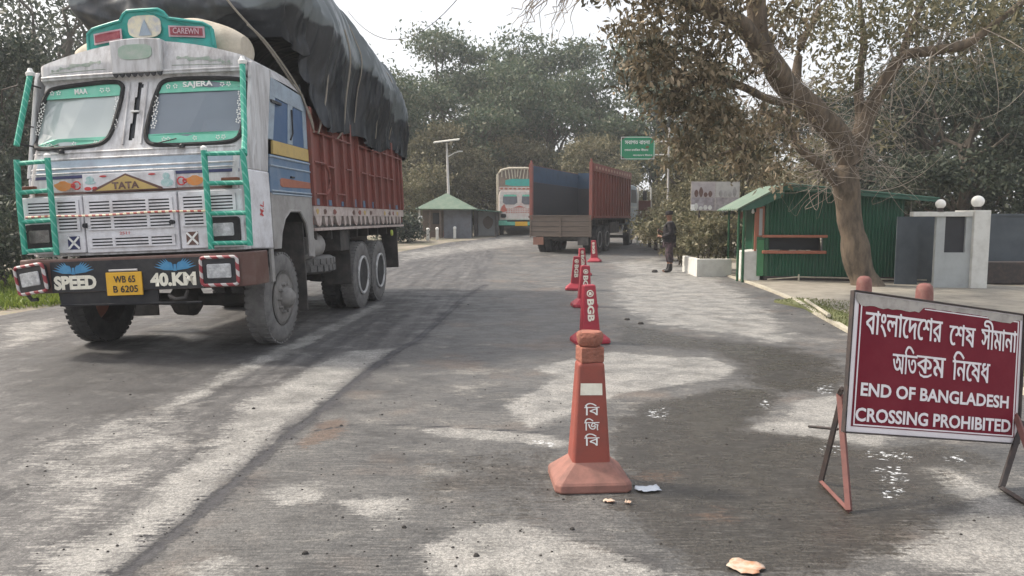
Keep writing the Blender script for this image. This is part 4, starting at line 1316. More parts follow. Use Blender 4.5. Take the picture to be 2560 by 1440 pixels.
# cargo bed
X0, X1 = -1.235, 1.235
BY0, BY1 = 1.98, 7.65
mb = MB(); mb.box(X0, X1, BY0, BY1, 1.30, 1.36)
B(mb.build('bed_floor', m_chassis, TRK))
posts_y = [2.02, 2.52, 2.97, 3.47, 3.9, 4.32, 4.8, 5.3, 5.8, 6.3, 6.8, 7.32, 7.62]
for s in (-1, 1):
    xo = s * 1.235
    mb = MB(); mb.box(min(xo, xo - s * 0.05), max(xo, xo - s * 0.05), BY0, BY1, 1.62, 2.95)
    sw = B(mb.build('bed_side', m_red, TRK))
    mb = MB()
    for i, y in enumerate(posts_y):
        t_ = 0.03 if i % 2 else 0.045
        mb.box(min(xo, xo + s * 0.05), max(xo, xo + s * 0.05), y - t_, y + t_, 1.62, 2.93)
    for a, b, z in ((2.05, 2.95, 2.62), (3.0, 3.85, 2.62), (4.35, 5.75, 2.64), (5.8, 7.6, 2.66), (2.05, 2.5, 2.21), (2.6, 2.95, 2.18), (3.55, 3.85, 2.2), (4.4, 4.75, 2.2), (4.85, 5.25, 2.19), (5.35, 5.75, 2.2), (5.85, 6.25, 2.2), (6.4, 6.75, 2.2), (2.05, 2.5, 1.78), (3.0, 3.4, 1.8)):
        mb.tube([(xo + s * 0.05, a, z), (xo + s * 0.05, b, z)], 0.014, 6)
    mb.tube([(xo + s * 0.055, 2.5, 2.21), (xo + s * 0.06, 2.62, 2.12), (xo + s * 0.06, 2.65, 2.0), (xo + s * 0.06, 2.62, 1.86), (xo + s * 0.055, 2.5, 1.78)], 0.018, 6)
    mb.build('bed_ribs', m_redrail, sw, smooth=True)
    for y in np.arange(2.1, 7.5, 0.62):
        mb = MB(); mb.box(min(xo + s * 0.003, xo + s * 0.012), max(xo + s * 0.003, xo + s * 0.012), y, y + 0.12 + 0.1 * ((y * 7) % 1), 1.63, 1.70 + 0.06 * ((y * 3) % 1))
        mb.build('blue_patch', m_blue, sw)
    mb = MB(); mb.box(min(xo - s * 0.04, xo + s * 0.03), max(xo - s * 0.04, xo + s * 0.03), BY0, BY1, 1.48, 1.615)
    y = BY0 + 0.05
    k = 0
    while y < BY1 - 0.25:
        w_ = 0.16 if k % 3 else 0.3
        mb.prism([(y, 1.48), (y + w_, 1.48), (y + w_ * 0.85, 1.36), (y + w_ * 0.6, 1.33), (y + w_ * 0.3, 1.36)], 'x', min(xo - s * 0.03, xo + s * 0.02), max(xo - s * 0.03, xo + s * 0.02))
        y += w_ + 0.10
        k += 1
    st = B(mb.build('bed_skirt', m_strip, TRK))
    mb = MB(); mb.box(min(xo - s * 0.04, xo + s * 0.026), max(xo - s * 0.04, xo + s * 0.026), BY0, BY1, 1.275, 1.315)
    mb.build('skirt_rail', m_strip, st, bevel=0.006)
    for i, y in enumerate(np.arange(2.12, 7.5, 0.42)):
        y += 0.1 * math.sin(i * 5.1)
        if i % 5 == 3:
            continue
        mb = MB(); blob_x = xo + s * 0.034
        p = [(y + (0.05 + 0.04 * (i * 0.37 % 1)) * math.cos(a) * (1 + .25 * math.sin(3 * a + i)), 1.54 + 0.04 * math.sin(a)) for a in np.linspace(0, 6.28, 11)[:-1]]
        mb.prism(p, 'x', min(blob_x, blob_x - s * 0.006), max(blob_x, blob_x - s * 0.006))
        mb.build('skirt_mark', (m_yellow, m_brown, m_redrail)[i % 3], st)
mb = MB(); mb.box(X0, X1, BY0, BY0 + 0.04, 1.36, 2.95); B(mb.build('headboard', m_red, TRK))
mb = MB(); mb.box(X0, X1, BY1 - 0.04, BY1, 1.36, 2.9); B(mb.build('tailgate', m_red, TRK))
# chassis, tank, spare wheel, rear lamp
mb = MB()
for x in (-0.45, 0.45):
    mb.box(x - 0.05, x + 0.05, -0.1, 7.5, 0.85, 1.12)
for y in (0.0, 2.2, 3.6, 5.0, 6.4):
    mb.box(-0.45, 0.45, y, y + 0.1, 0.9, 1.1)
for y in np.arange(2.3, 7.4, 0.7):
    mb.box(-1.15, 1.15, y, y + 0.08, 1.14, 1.28)
mb.box(-0.5, 0.5, 0.0, 1.6, 0.75, 1.5)
B(mb.build('chassis', m_chassis, TRK))
for y in (0.8, 4.42, 5.57):
    mb = MB(); mb.tube([(-1.0, y, 0.52), (1.0, y, 0.52)], 0.075, 10)
    mb.lathe([(0.09, -0.18), (0.19, -0.1), (0.2, 0.1), (0.09, 0.18)], (0, y, 0.52), 'x', 14)
    mb.build('axle', m_chassis, TRK, smooth=True)
mb = MB(); mb.lathe([(0.0, 2.05), (0.16, 2.06), (0.19, 2.1), (0.19, 2.66), (0.16, 2.7), (0.0, 2.72)], (0.98, 0, 1.07), 'y', 18)
B(mb.build('air_tank', m_grey, TRK, smooth=True))
mb = MB(); mb.lathe([(0.30, -0.125), (0.47, -0.125), (0.52, -0.09), (0.525, 0.09), (0.47, 0.125), (0.30, 0.125), (0.30, -0.125)], (0.72, 2.72, 0.79), 'z', 30)
for k in range(30):
    a = 2 * math.pi * k / 30
    for z in (-0.05, 0.05):
        mb.X = Matrix.Translation((0.72, 2.72, 0.79 + z)) @ Matrix.Rotation(a + (0.1 if z > 0 else 0), 4, 'Z')
        mb.box(0.515, 0.54, -0.035, 0.035, -0.04, 0.04)
mb.X = None
B(mb.build('spare_tyre', m_tyre, TRK, smooth=True))
mb = MB(); mb.box(0.55, 1.2, 3.3, 3.75, 0.95, 1.27); mb.box(0.75, 1.2, 3.78, 3.81, 0.4, 1.27)
B(mb.build('side_box', m_chassis, TRK, bevel=0.01))
for a_, b_ in ((0.9, 1.22), (-1.22, -0.9)):
    mb = MB(); mb.box(a_, b_, 7.1, 7.15, 0.45, 1.27); B(mb.build('rear_mudflap', m_chassis, TRK))
mb = MB(); mb.lathe([(0.06, 0.0), (0.055, 0.03), (0.0, 0.035)], (1.22, 6.62, 1.16), 'x', 12)
B(mb.build('side_lamp', M('lime_reflector', (0.5, 0.6, 0.12), 0.3), TRK, smooth=True))
wheel(TRK, 1.07, 0.80, 0.545, 0.27, 1, m_tyre, m_rim)
wheel(TRK, -1.07, 0.80, 0.545, 0.27, -1, m_tyredark, m_shelf)
for y, r in ((4.40, 0.55), (5.57, 0.545)):
    for s in (-1, 1):
        wheel(TRK, s * 1.08, y, r, 0.25, s, m_tyre if s > 0 else m_tyredark, m_rimwhite, dual=True)
        wheel(TRK, s * 0.76, y, r, 0.25, s, m_tyredark, m_rimwhite, dual=True)

# ---- the tarpaulin-covered load, standing on the truck
def tarp_mesh():
    NS, NT = 210, 150
    v = []
    for i in range(NS + 1):
        s = i / NS
        y = 1.18 + (8.05 - 1.18) * s
        zt = float(np.interp(s, [0, 0.06, 0.2, 0.42, 0.5, 0.66, 0.8, 0.92, 1], [4.75, 5.05, 5.15, 5.02, 4.80, 4.86, 4.80, 4.66, 4.42]))
        cap = min(1.0, math.sin(min(1, s / 0.07) * math.pi / 2)) if s < 0.07 else 1.0
        wmid = float(np.interp(s, [0, 0.15, 0.5, 0.85, 1], [1.52, 1.60, 1.54, 1.48, 1.44]))
        zb = 2.68 + 0.07 * math.sin(y * 2.1) + 0.06 * noise.noise(Vector((y * 3, 0, 3))) + float(np.interp(s, [0, 0.10, 0.16, 0.25, 1], [0.95, 0.85, 0.05, 0.0, 0.06]))
        for j in range(NT + 1):
            t = j / NT
            a = math.pi * t
            c, sn = math.cos(a), math.sin(a)
            ez_ = 0.62
            zz = zb + (zt - zb) * abs(sn) ** ez_
            h = (zz - zb) / (zt - zb)
            bulge = float(np.interp(h, [0, 0.15, 0.5, 0.8, 1.0], [1.285, 1.305, wmid, wmid * 0.97, wmid * 0.9]))
            xx = bulge * (1 if c > 0 else -1) * abs(c) ** 0.55
            p = Vector((xx, y, zz))
            # gathered folds hanging down the side, sacks beneath, creases
            side_ = min(1, abs(xx) / 1.1) ** 2
            fold = math.sin(y * 9 + 3.2 * noise.noise(Vector((y * 1.1, h * 0.8, 1)))) * 0.035 + 0.085 * noise.noise(Vector((y * 5.5, h * 0.9, 7)))
            rid = 1 - abs(noise.noise(Vector((y * 3.0 + h * 0.9, h * 0.8, 4)))) * 2.2
            sack = 0.11 * noise.noise(Vector((y * 0.95, xx * 0.8, zz * 0.95))) + 0.022 * noise.noise(Vector((y * 2.6, xx * 2.2, zz * 2.6 + 9)))
            d = fold * side_ * (1.1 - 0.35 * h) + sack + 0.075 * max(0, rid) ** 3 * side_
            nrm = Vector((c * 1.0, 0, 0.15 + sn * 0.9)).normalized()
            p += nrm * d
            if h < 0.12:
                p.x += 0.03 * noise.noise(Vector((y * 8, 5, 2)))
                p.z += 0.02 * noise.noise(Vector((y * 6, 1, 1)))
            # overhanging front above the cab, tucked in below
            if s < 0.10:
                k = 1 - s / 0.10
                p.y += 0.55 * k * max(0, (4.1 - p.z)) + 0.10 * noise.noise(Vector((p.x * 1.7, p.z * 1.9, 2)))
                q = 1 - 0.10 * k * k
                p.x *= q
            if s > 0.94:
                k = (s - 0.94) / 0.06
                p.x *= 1 - 0.05 * k * k
                p.y += 0.06 * noise.noise(Vector((p.x * 3, p.z * 3, 6)))
            v.append(p)
    f = []
    n1 = NT + 1
    for i in range(NS):
        for j in range(NT):
            f.append((i * n1 + j, i * n1 + j + 1, (i + 1) * n1 + j + 1, (i + 1) * n1 + j))
    # front and rear faces: rings shrinking towards the middle, creased
    def cap_face(i, sgn):
        K = 40
        ring = [i * n1 + j for j in range(n1)]
        cen = sum((v[r] for r in ring), Vector()) / n1
        cen.z = 3.7 if sgn < 0 else 3.3
        prev = ring
        for k in range(1, K + 1):
            q = 1 - k / K
            cur = []
            for j in range(n1):
                p = cen.lerp(v[ring[j]], q)
                am = math.sin(k / K * math.pi * 0.5)
                base = v[ring[j]].y + (cen.y - v[ring[j]].y) * (1 - q)
                bulge = 0.16 * am * max(0, min(1, (p.z - 3.4) / 0.6))
                cr = 0.16 * noise.noise(Vector((p.x * 1.5, p.z * 1.6, 11))) + 0.08 * noise.noise(Vector((p.x * 4 + p.z * 2.5, p.z * 4, 13)))
                rg_ = max(0, 1 - 3 * abs(noise.noise(Vector((p.x * 1.4 + p.z, p.z * 1.6 - p.x * 0.5, 17)))))
                p.y = base + sgn * (bulge + (cr + 0.08 * rg_) * am)
                cur.append(len(v)); v.append(p)
            for j in range(n1 - 1):
                q4 = (prev[j], prev[j + 1], cur[j + 1], cur[j])
                f.append(q4 if sgn > 0 else q4[::-1])
            prev = cur
    cap_face(0, -1)
    cap_face(NS, 1)
    return v, f
m_t, n, l, p = nmat('black_tarpaulin')
tc = n.new('ShaderNodeTexCoord'); sp = n.new('ShaderNodeSeparateXYZ')
l.new(tc.outputs['Object'], sp.inputs[0])
nz_ = n.new('ShaderNodeTexNoise'); nz_.inputs['Scale'].default_value = 1.6; nz_.inputs['Detail'].default_value = 7
l.new(tc.outputs['Object'], nz_.inputs['Vector'])
nz2 = n.new('ShaderNodeTexNoise'); nz2.inputs['Scale'].default_value = 5; nz2.inputs['Detail'].default_value = 9; nz2.inputs['Roughness'].default_value = 0.7
mp = n.new('ShaderNodeMapping'); mp.inputs['Scale'].default_value = (1, 1.8, 0.5); l.new(tc.outputs['Object'], mp.inputs[0]); l.new(mp.outputs[0], nz2.inputs['Vector'])
a1 = n.new('ShaderNodeMath'); a1.operation = 'MULTIPLY_ADD'; a1.inputs[1].default_value = 0.5; l.new(nz_.outputs[0], a1.inputs[0]); l.new(sp.outputs[2], a1.inputs[2])
a3 = n.new('ShaderNodeMath'); a3.operation = 'MULTIPLY_ADD'; a3.inputs[1].default_value = 0.115; l.new(sp.outputs[1], a3.inputs[0]); l.new(a1.outputs[0], a3.inputs[2])
st = n.new('ShaderNodeMapRange'); st.inputs[1].default_value = 4.48; st.inputs[2].default_value = 4.52; l.new(a3.outputs[0], st.inputs[0])     # the grey upper sheet and its torn edge
mx = n.new('ShaderNodeMix'); mx.data_type = 'RGBA'; mx.inputs[6].default_value = (0.020, 0.024, 0.031, 1); mx.inputs[7].default_value = (0.12, 0.138, 0.145, 1); l.new(st.outputs[0], mx.inputs[0])
du = n.new('ShaderNodeMapRange'); du.inputs[1].default_value = 0.5; du.inputs[2].default_value = 0.75; du.inputs[4].default_value = 0.35; l.new(nz2.outputs[0], du.inputs[0])
mx2 = n.new('ShaderNodeMix'); mx2.data_type = 'RGBA'; mx2.inputs[7].default_value = (0.14, 0.15, 0.16, 1); l.new(du.outputs[0], mx2.inputs[0]); l.new(mx.outputs[2], mx2.inputs[6])
dr = n.new('ShaderNodeMapRange'); dr.inputs[1].default_value = 0.9; dr.inputs[2].default_value = 1.5; dr.inputs[4].default_value = 0.28
mx3 = n.new('ShaderNodeMix'); mx3.data_type = 'RGBA'; mx3.inputs[7].default_value = (0.17, 0.18, 0.19, 1)
l.new(dr.outputs[0], mx3.inputs[0]); l.new(mx2.outputs[2], mx3.inputs[6])          # dust rubbed along the creases
l.new(mx3.outputs[2], p.inputs['Base Color'])
p.inputs['Roughness'].default_value = 0.42
wv = n.new('ShaderNodeTexNoise'); wv.noise_type = 'RIDGED_MULTIFRACTAL'; wv.inputs['Scale'].default_value = 2.6; wv.inputs['Detail'].default_value = 6; wv.inputs['Distortion'].default_value = 0.35
mp2 = n.new('ShaderNodeMapping'); mp2.inputs['Scale'].default_value = (1.2, 2.4, 0.55); l.new(tc.outputs['Object'], mp2.inputs[0]); l.new(mp2.outputs[0], wv.inputs['Vector'])
bp = n.new('ShaderNodeBump'); bp.inputs['Strength'].default_value = 1.0; bp.inputs['Distance'].default_value = 0.11; l.new(wv.outputs[0], dr.inputs[0]); l.new(wv.outputs[0], bp.inputs['Height']); l.new(bp.outputs[0], p.inputs['Normal'])
v, f = tarp_mesh()
TV = [Vector(q) for q in v]
mb = MB(); mb.add(v, f)
tarp = mb.build('tarpaulin_load', m_t, None, smooth=False, fix=False)
tarp.data.polygons.foreach_set('use_smooth', [True] * len(tarp.data.polygons))
tarp.matrix_world = TM
tag(tarp, 'huge bulging load under wrinkled black tarpaulin on the white lorry', 'tarpaulin')

mb = MB()
v, f = [], []
N1, N2 = 40, 18
for i in range(N1 + 1):
    t = i / N1
    x = -1.05 + 2.02 * t
    rr = 0.235 * (1 - 0.35 * abs(2 * t - 1) ** 6)
    for k in range(N2):
        a = 2 * math.pi * k / N2
        d = 1 + 0.14 * noise.noise(Vector((x * 2.5, math.cos(a) * 1.2, math.sin(a) * 1.2)))
        zc = 3.38 + ztop(x) - 3.45 + 0.20 + (0.03 * math.sin(x * 3))
        v.append((x, 0.86 + rr * 1.25 * d * math.cos(a), zc + rr * d * math.sin(a)))
f = [(i * N2 + k, i * N2 + (k + 1) % N2, (i + 1) * N2 + (k + 1) % N2, (i + 1) * N2 + k) for i in range(N1) for k in range(N2)]
f += [tuple(range(N2))[::-1], tuple(range(N1 * N2, N1 * N2 + N2))]
mb.add(v, f)
bun = mb.build('canvas_roll', m_beige, None, smooth=True)
bun.matrix_world = TM
tag(bun, 'beige canvas roll lying on the lorry roof behind the teal name board', 'canvas roll')

def rope(pts, label, r=0.014):
    mb = MB()
    P = [Vector(q) for q in pts]
    out = []
    for i in range(len(P) - 1):
        a = P[max(i - 1, 0)]; b = P[i]; c = P[i + 1]; d = P[min(i + 2, len(P) - 1)]
        for k in range(6):
            t = k / 6
            out.append(0.5 * ((2 * b) + (c - a) * t + (2 * a - 5 * b + 4 * c - d) * t * t + (3 * b - a - 3 * c + d) * t ** 3))
    out.append(P[-1])
    mb.tube(out, r, 5)
    o = mb.build('rope', m_rope, None, smooth=True)
    o.matrix_world = TM
    tag(o, label, 'rope', 'ropes lashing the load')
rope([(0.45, 0.85, 4.5), (0.75, 1.0, 4.0), (1.05, 1.3, 3.55), (1.27, 1.95, 2.9), (1.29, 2.1, 2.6)], 'long rope running from the tarpaulin front down past the cab corner')
rope([(0.95, 0.95, 3.75), (1.1, 1.2, 3.55), (1.25, 1.75, 3.1), (1.30, 2.05, 2.65)], 'short slack rope from the canvas roll to the red bed side')
rope([(1.42, 2.35, 4.3), (1.49, 2.38, 3.9), (1.44, 2.36, 3.3), (1.38, 2.3, 2.9), (1.30, 2.25, 2.6)], 'upright rope hanging down the front edge of the tarpaulin side')
rope([(1.50, 3.15, 4.2), (1.55, 3.2, 3.8), (1.46, 3.15, 3.2), (1.40, 3.15, 2.8), (1.31, 3.1, 2.62)], 'thin rope lying on the tarpaulin side behind the upright one')

for y_, lab in ((4.05, 'thin rope down the middle of the tarpaulin side, above the spare tyre'), (5.3, 'thin rope down the tarpaulin side above the first pair of rear wheels'), (6.5, 'thin rope down the tarpaulin side near the rear of the load')):
    i_ = round((y_ - 1.18) / (8.05 - 1.18) * 210)
    rope([TV[i_ * 151 + j] + Vector((0.022, 0, 0.012)) for j in range(1, 62, 6)], lab, 0.011)

# ------------------------------------------------------------------ the empty open truck ahead
m_bluein = M('blue_inside_paint', (0.028, 0.062, 0.115), 0.6, (0.02, 0.04, 0.065), 3, 0.7)
m_darkin = M('dark_inside_boards', (0.035, 0.036, 0.042), 0.7, (0.05, 0.04, 0.04), 3, 0.6)
EC = gp(1484, 655)
ET = empty('open_truck', (2.97, 27.4, gz(0, 27.4)), -R(21))
tag(ET, 'empty open lorry with rusty red sides seen from behind', 'truck', 'lorries on the border road')
W_ = 2.45
def E(mb, name, mat, parent=ET, **k):
    return mb.build(name, mat, parent, **k)
# local: x from -W_ (left) to 0 (right), y forward, z up
mb = MB(); mb.box(-W_, 0, 0.0, 6.5, 1.30, 1.42); E(mb, 'bed_floor', m_chassis)
mb = MB(); mb.box(-W_ + 0.02, -0.02, -0.06, 0.0, 0.66, 1.44)
tg = E(mb, 'tailgate', m_wood, bevel=0.01)
mb = MB()
for z in (0.85, 1.04, 1.23):
    mb.box(-W_ + 0.02, -0.02, -0.066, -0.06, z - 0.008, z + 0.008)
mb.build('board_gap', m_darkiron, tg)
mb = MB()
for x in (-W_ + 0.05, -W_ / 2, -0.07):
    mb.box(x - 0.03, x + 0.03, -0.09, -0.067, 0.64, 1.45)
mb.box(-W_ + 0.02, -0.02, -0.085, -0.062, 1.42, 1.46)
mb.build('tailgate_straps', m_wood, tg)
for x0, x1, nm in ((-W_, -W_ + 0.05, 'left'), (-0.05, 0, 'right')):
    mb = MB(); mb.box(x0, x1, 0, 6.5, 1.42, 3.36)
    sd_ = E(mb, 'bed_side', m_red)
    ins, outx = (x1, x0) if x0 < -1 else (x0, x1)
    sg = -1 if x0 < -1 else 1
    mb = MB(); mb.box(min(ins, ins - sg * 0.006), max(ins, ins - sg * 0.006), 0.05, 6.45, 2.72, 3.34); mb.build('blue_lining', m_bluein, sd_)
    mb = MB(); mb.box(min(ins, ins - sg * 0.005), max(ins, ins - sg * 0.005), 0.05, 6.45, 1.43, 2.715); mb.build('dark_lining', m_darkin, sd_)
    mb = MB()
    for k in range(14):
        y = 0.25 + k * 0.47
        mb.box(min(outx, outx + sg * 0.05), max(outx, outx + sg * 0.05), y - 0.05, y + 0.05, 1.42, 3.1)
    mb.box(min(outx, outx + sg * 0.06), max(outx, outx + sg * 0.06), 0, 6.5, 1.36, 1.44)
    mb.build('bed_ribs', m_red, sd_)
    mb = MB(); mb.box(min(outx, outx + sg * 0.055), max(outx, outx + sg * 0.055), 0, 6.5, 3.08, 3.36)
    tr = mb.build('top_rail', m_redrail, sd_)
    mb = MB()
    for k in range(13):
        y = 0.3 + k * 0.48
        p = [(y + 0.13 * math.cos(a), 3.22 + 0.06 * math.sin(a)) for a in np.linspace(0, 6.28, 9)[:-1]]
        q = outx + sg * 0.056
        mb.prism(p, 'x', min(q, q + sg * 0.006), max(q, q + sg * 0.006))
    mb.build('rail_pattern', M('faded_pink_paint', (0.42, 0.25, 0.2), 0.6), sd_)
    mb = MB(); px_ = x0 if x0 < -1 else x1 - 0.12
    mb.box(px_, px_ + 0.12, -0.08, 0.06, 1.3, 3.42 if x0 < -1 else 3.40)
    mb.box(px_ + 0.03, px_ + 0.09, -0.05, 0.03, 3.4, 3.52)
    mb.build('corner_post', m_redrail, sd_, bevel=0.01)
mb = MB(); mb.box(-W_ + 0.05, -0.05, 6.42, 6.5, 1.42, 3.4)
hb_ = E(mb, 'headboard', m_bluein)
mb = MB(); mb.box(-W_ + 0.06, -0.06, 6.412, 6.42, 1.43, 2.7); mb.build('dark_lining', m_darkin, hb_)
mb = MB()
mb.prism([(-1.28, 1.45), (-1.16, 1.45), (-1.12, 1.9), (-1.10, 2.3), (-1.18, 2.55), (-1.27, 2.3), (-1.25, 1.9)], 'y', 6.40, 6.411)
mb.build('painted_emblem', m_shelf, hb_)
mb = MB()
for x in (-W_ / 2 - 0.45, -W_ / 2 + 0.45):
    mb.box(x - 0.05, x + 0.05, 0.1, 8.2, 0.85, 1.1)
for y in np.arange(0.3, 6.3, 0.8):
    mb.box(-W_ + 0.1, -0.1, y, y + 0.1, 1.12, 1.30)
mb.box(-W_ + 0.2, -0.2, 0.1, 0.2, 0.55, 0.68)
E(mb, 'chassis', m_chassis)
mb = MB(); mb.box(-0.55, -0.15, -0.05, 0.05, 0.35, 0.64); E(mb, 'rear_mudflap', m_chassis)
mb = MB(); mb.box(-W_ + 0.15, -W_ + 0.55, -0.05, 0.05, 0.35, 0.64)
E(mb, 'rear_mudflap', M('orange_red_flap', (0.26, 0.13, 0.09), 0.6, (0.2, 0.1, 0.08), 8, 0.6))
mb = MB(); mb.box(-0.04, 0.0, 2.8, 4.4, 0.75, 1.2); E(mb, 'side_box', m_chassis, bevel=0.02)
for y in (1.25, 2.45, 6.9):
    mb = MB(); mb.tube([(-W_ + 0.2, y, 0.52), (-0.2, y, 0.52)], 0.07, 8); E(mb, 'axle', m_chassis)
    for s in (-1, 1):
        x = -W_ / 2 + s * 1.06
        wheel(ET, x, y, 0.54, 0.26, s, m_tyredark, m_rim, dual=y < 5)
        if y < 5:
            wheel(ET, -W_ / 2 + s * 0.76, y, 0.54, 0.26, s, m_tyredark, m_rim, dual=True)
mb = MB()
mb.prism([(-W_ + 0.03, 1.05), (-0.03, 1.05), (-0.03, 2.5), (-0.12, 2.85), (-0.5, 2.95), (-W_ + 0.5, 2.95), (-W_ + 0.12, 2.85), (-W_ + 0.03, 2.5)], 'y', 6.62, 8.35)
cb = E(mb, 'cab', M('dusty_blue_cab', (0.20, 0.25, 0.28), 0.6, (0.3, 0.3, 0.3), 3, 0.7), bevel=0.04)
mb = MB(); mb.prism([(6.9, 2.05), (8.1, 2.05), (7.95, 2.65), (6.95, 2.65)], 'x', -0.035, -0.02); mb.build('side_window', m_dark, cb)
mb = MB()
for z in (1.35, 1.6, 1.85):
    mb.box(-0.034, -0.018, 6.65, 8.33, z - 0.04, z + 0.04)
mb.build('cab_stripe', m_greyplaster, cb)
mb = MB(); mb.box(-0.2, 0.02, 6.65, 8.4, 0.55, 1.05); mb.build('step_guard', m_grey, cb, bevel=0.04)
mb = MB(); mb.tube([(0.0, 8.2, 2.7), (0.3, 8.35, 2.75), (0.32, 8.35, 2.2)], 0.015, 5); mb.box(0.22, 0.4, 8.33, 8.37, 2.2, 2.62); mb.build('mirror', m_black, cb)

# ------------------------------------------------------------------ the far decorated truck coming the other way
m_redf = M('faded_red_pattern', (0.48, 0.14, 0.1), 0.6)
FY = 41.9
FT = empty('oncoming_truck', (0.42, FY, gz(0, FY)), R(2))
tag(FT, 'distant oncoming lorry painted white and red with an arched canvas top', 'truck', 'lorries on the border road')
def Fb(mb, name, mat, parent=FT, **k):
    return mb.build(name, mat, parent, **k)
mb = MB(); mb.prism([(-1.15, 0.85), (1.15, 0.85), (1.15, 2.25), (1.08, 2.5), (-1.08, 2.5), (-1.15, 2.25)], 'y', 0.0, 1.8)
fc = Fb(mb, 'cab', M('cream_cab_paint', (0.62, 0.58, 0.54), 0.5, (0.5, 0.32, 0.28), 5, 0.8), bevel=0.04)
for s in (-1, 1):
    mb = MB(); x = s * 0.53; mb.prism(chaikin([(x - 0.42, 1.72), (x + 0.42, 1.72), (x + 0.38, 2.28), (x - 0.38, 2.28)], 1), 'y', -0.015, 0.0)
    ws = mb.build('windscreen', M('hazy_windscreen', (0.16, 0.17, 0.19), 0.15), fc)
    mb = MB(); mb.box(x - 0.36, x + 0.36, -0.022, -0.012, 2.17, 2.27); mb.build('sunstrip', m_mint, ws)
    mb = MB(); mb.prism(chaikin([(s * 0.9 - 0.15, 0.98), (s * 0.9 + 0.15, 0.98), (s * 0.9 + 0.15, 1.2), (s * 0.9 - 0.15, 1.2)], 1), 'y', -0.03, 0.0); mb.build('headlamp', m_black, fc)
    wheel(FT, s * 1.0, 0.9, 0.52, 0.26, s, m_tyredark, m_rim)
    wheel(FT, s * 1.0, 5.2, 0.52, 0.26, s, m_tyredark, m_rim, dual=True)
mb = MB()
for z in (1.25, 1.35, 1.45):
    for k in range(12):
        x = -0.75 + k * 0.135
        mb.box(x, x + 0.075, -0.012, 0.0, z, z + 0.045)
mb.build('grille', m_redf, fc)
mb = MB()
mb.prism([(-1.12, 1.25), (-0.7, 1.35), (-0.85, 1.75), (-1.0, 1.6)], 'y', -0.016, 0.0)
mb.build('red_flash', m_redf, fc)
mb = MB(); mb.prism([(-0.35, 1.55), (0.35, 1.55), (0.0, 1.66)], 'y', -0.014, 0.0)
mb.build('badge', m_redf, fc)
mb = MB(); mb.box(-1.2, 1.2, -0.15, 0.1, 0.55, 0.82)
bm_ = Fb(mb, 'bumper', m_mint, bevel=0.02)
mb = MB(); mb.box(-0.25, 0.45, -0.165, -0.15, 0.52, 0.76); mb.build('number_plate', m_plate, bm_)
mb = MB(); mb.box(-0.7, 0.85, -0.16, -0.152, 0.76, 0.83); mb.build('bumper_board', m_black, bm_)
mb = MB()
mb.box(-1.15, 1.15, 0.1, 0.35, 2.52, 2.7)
vb = Fb(mb, 'visor', m_strip, bevel=0.02)
mb = MB()
for k in range(9):
    blob(mb, -1.0 + k * 0.25, 2.61, 0.09, 0.05, 0.093, 8)
mb.build('visor_pattern', m_shelf, vb)
mb = MB(); mb.prism(chaikin([(-0.78, 2.78), (0.95, 2.78), (0.95, 3.18), (-0.78, 3.18)], 1), 'y', 0.6, 0.7)
Fb(mb, 'roof_board', m_teal)
mb = MB(); mb.prism([(-1.2, 0.95), (1.2, 0.95), (1.22, 3.55), (1.0, 3.78), (0.5, 3.88), (-0.5, 3.88), (-1.0, 3.78), (-1.22, 3.55)], 'y', 1.95, 7.0)
cv = Fb(mb, 'canvas_cover', M('brown_canvas', (0.20, 0.16, 0.13), 0.9, (0.12, 0.1, 0.09), 6, 0.7), bevel=0.05)
mb = MB()
hoop = [(-1.2, 1.95, 1.0), (-1.2, 1.93, 3.5), (-1.0, 1.9, 3.75), (-0.5, 1.88, 3.87), (0.5, 1.88, 3.87), (1.0, 1.9, 3.75), (1.2, 1.93, 3.5), (1.2, 1.95, 1.0)]
mb.tube(hoop, 0.07, 6)
mb.build('hoop', m_beige, cv, smooth=True)
mb = MB()
for k in range(11):
    x = -0.95 + k * 0.19
    mb.tube([(x + 0.1 * math.sin(k * 7), 1.9, 3.25 + 0.1 * math.cos(k * 5)), (x, 1.88, 3.8)], 0.03, 5)
mb.build('lashing', m_beige, cv)
mb = MB(); mb.box(-1.0, 1.0, 0.5, 6.8, 0.5, 0.9); Fb(mb, 'chassis', m_chassis)

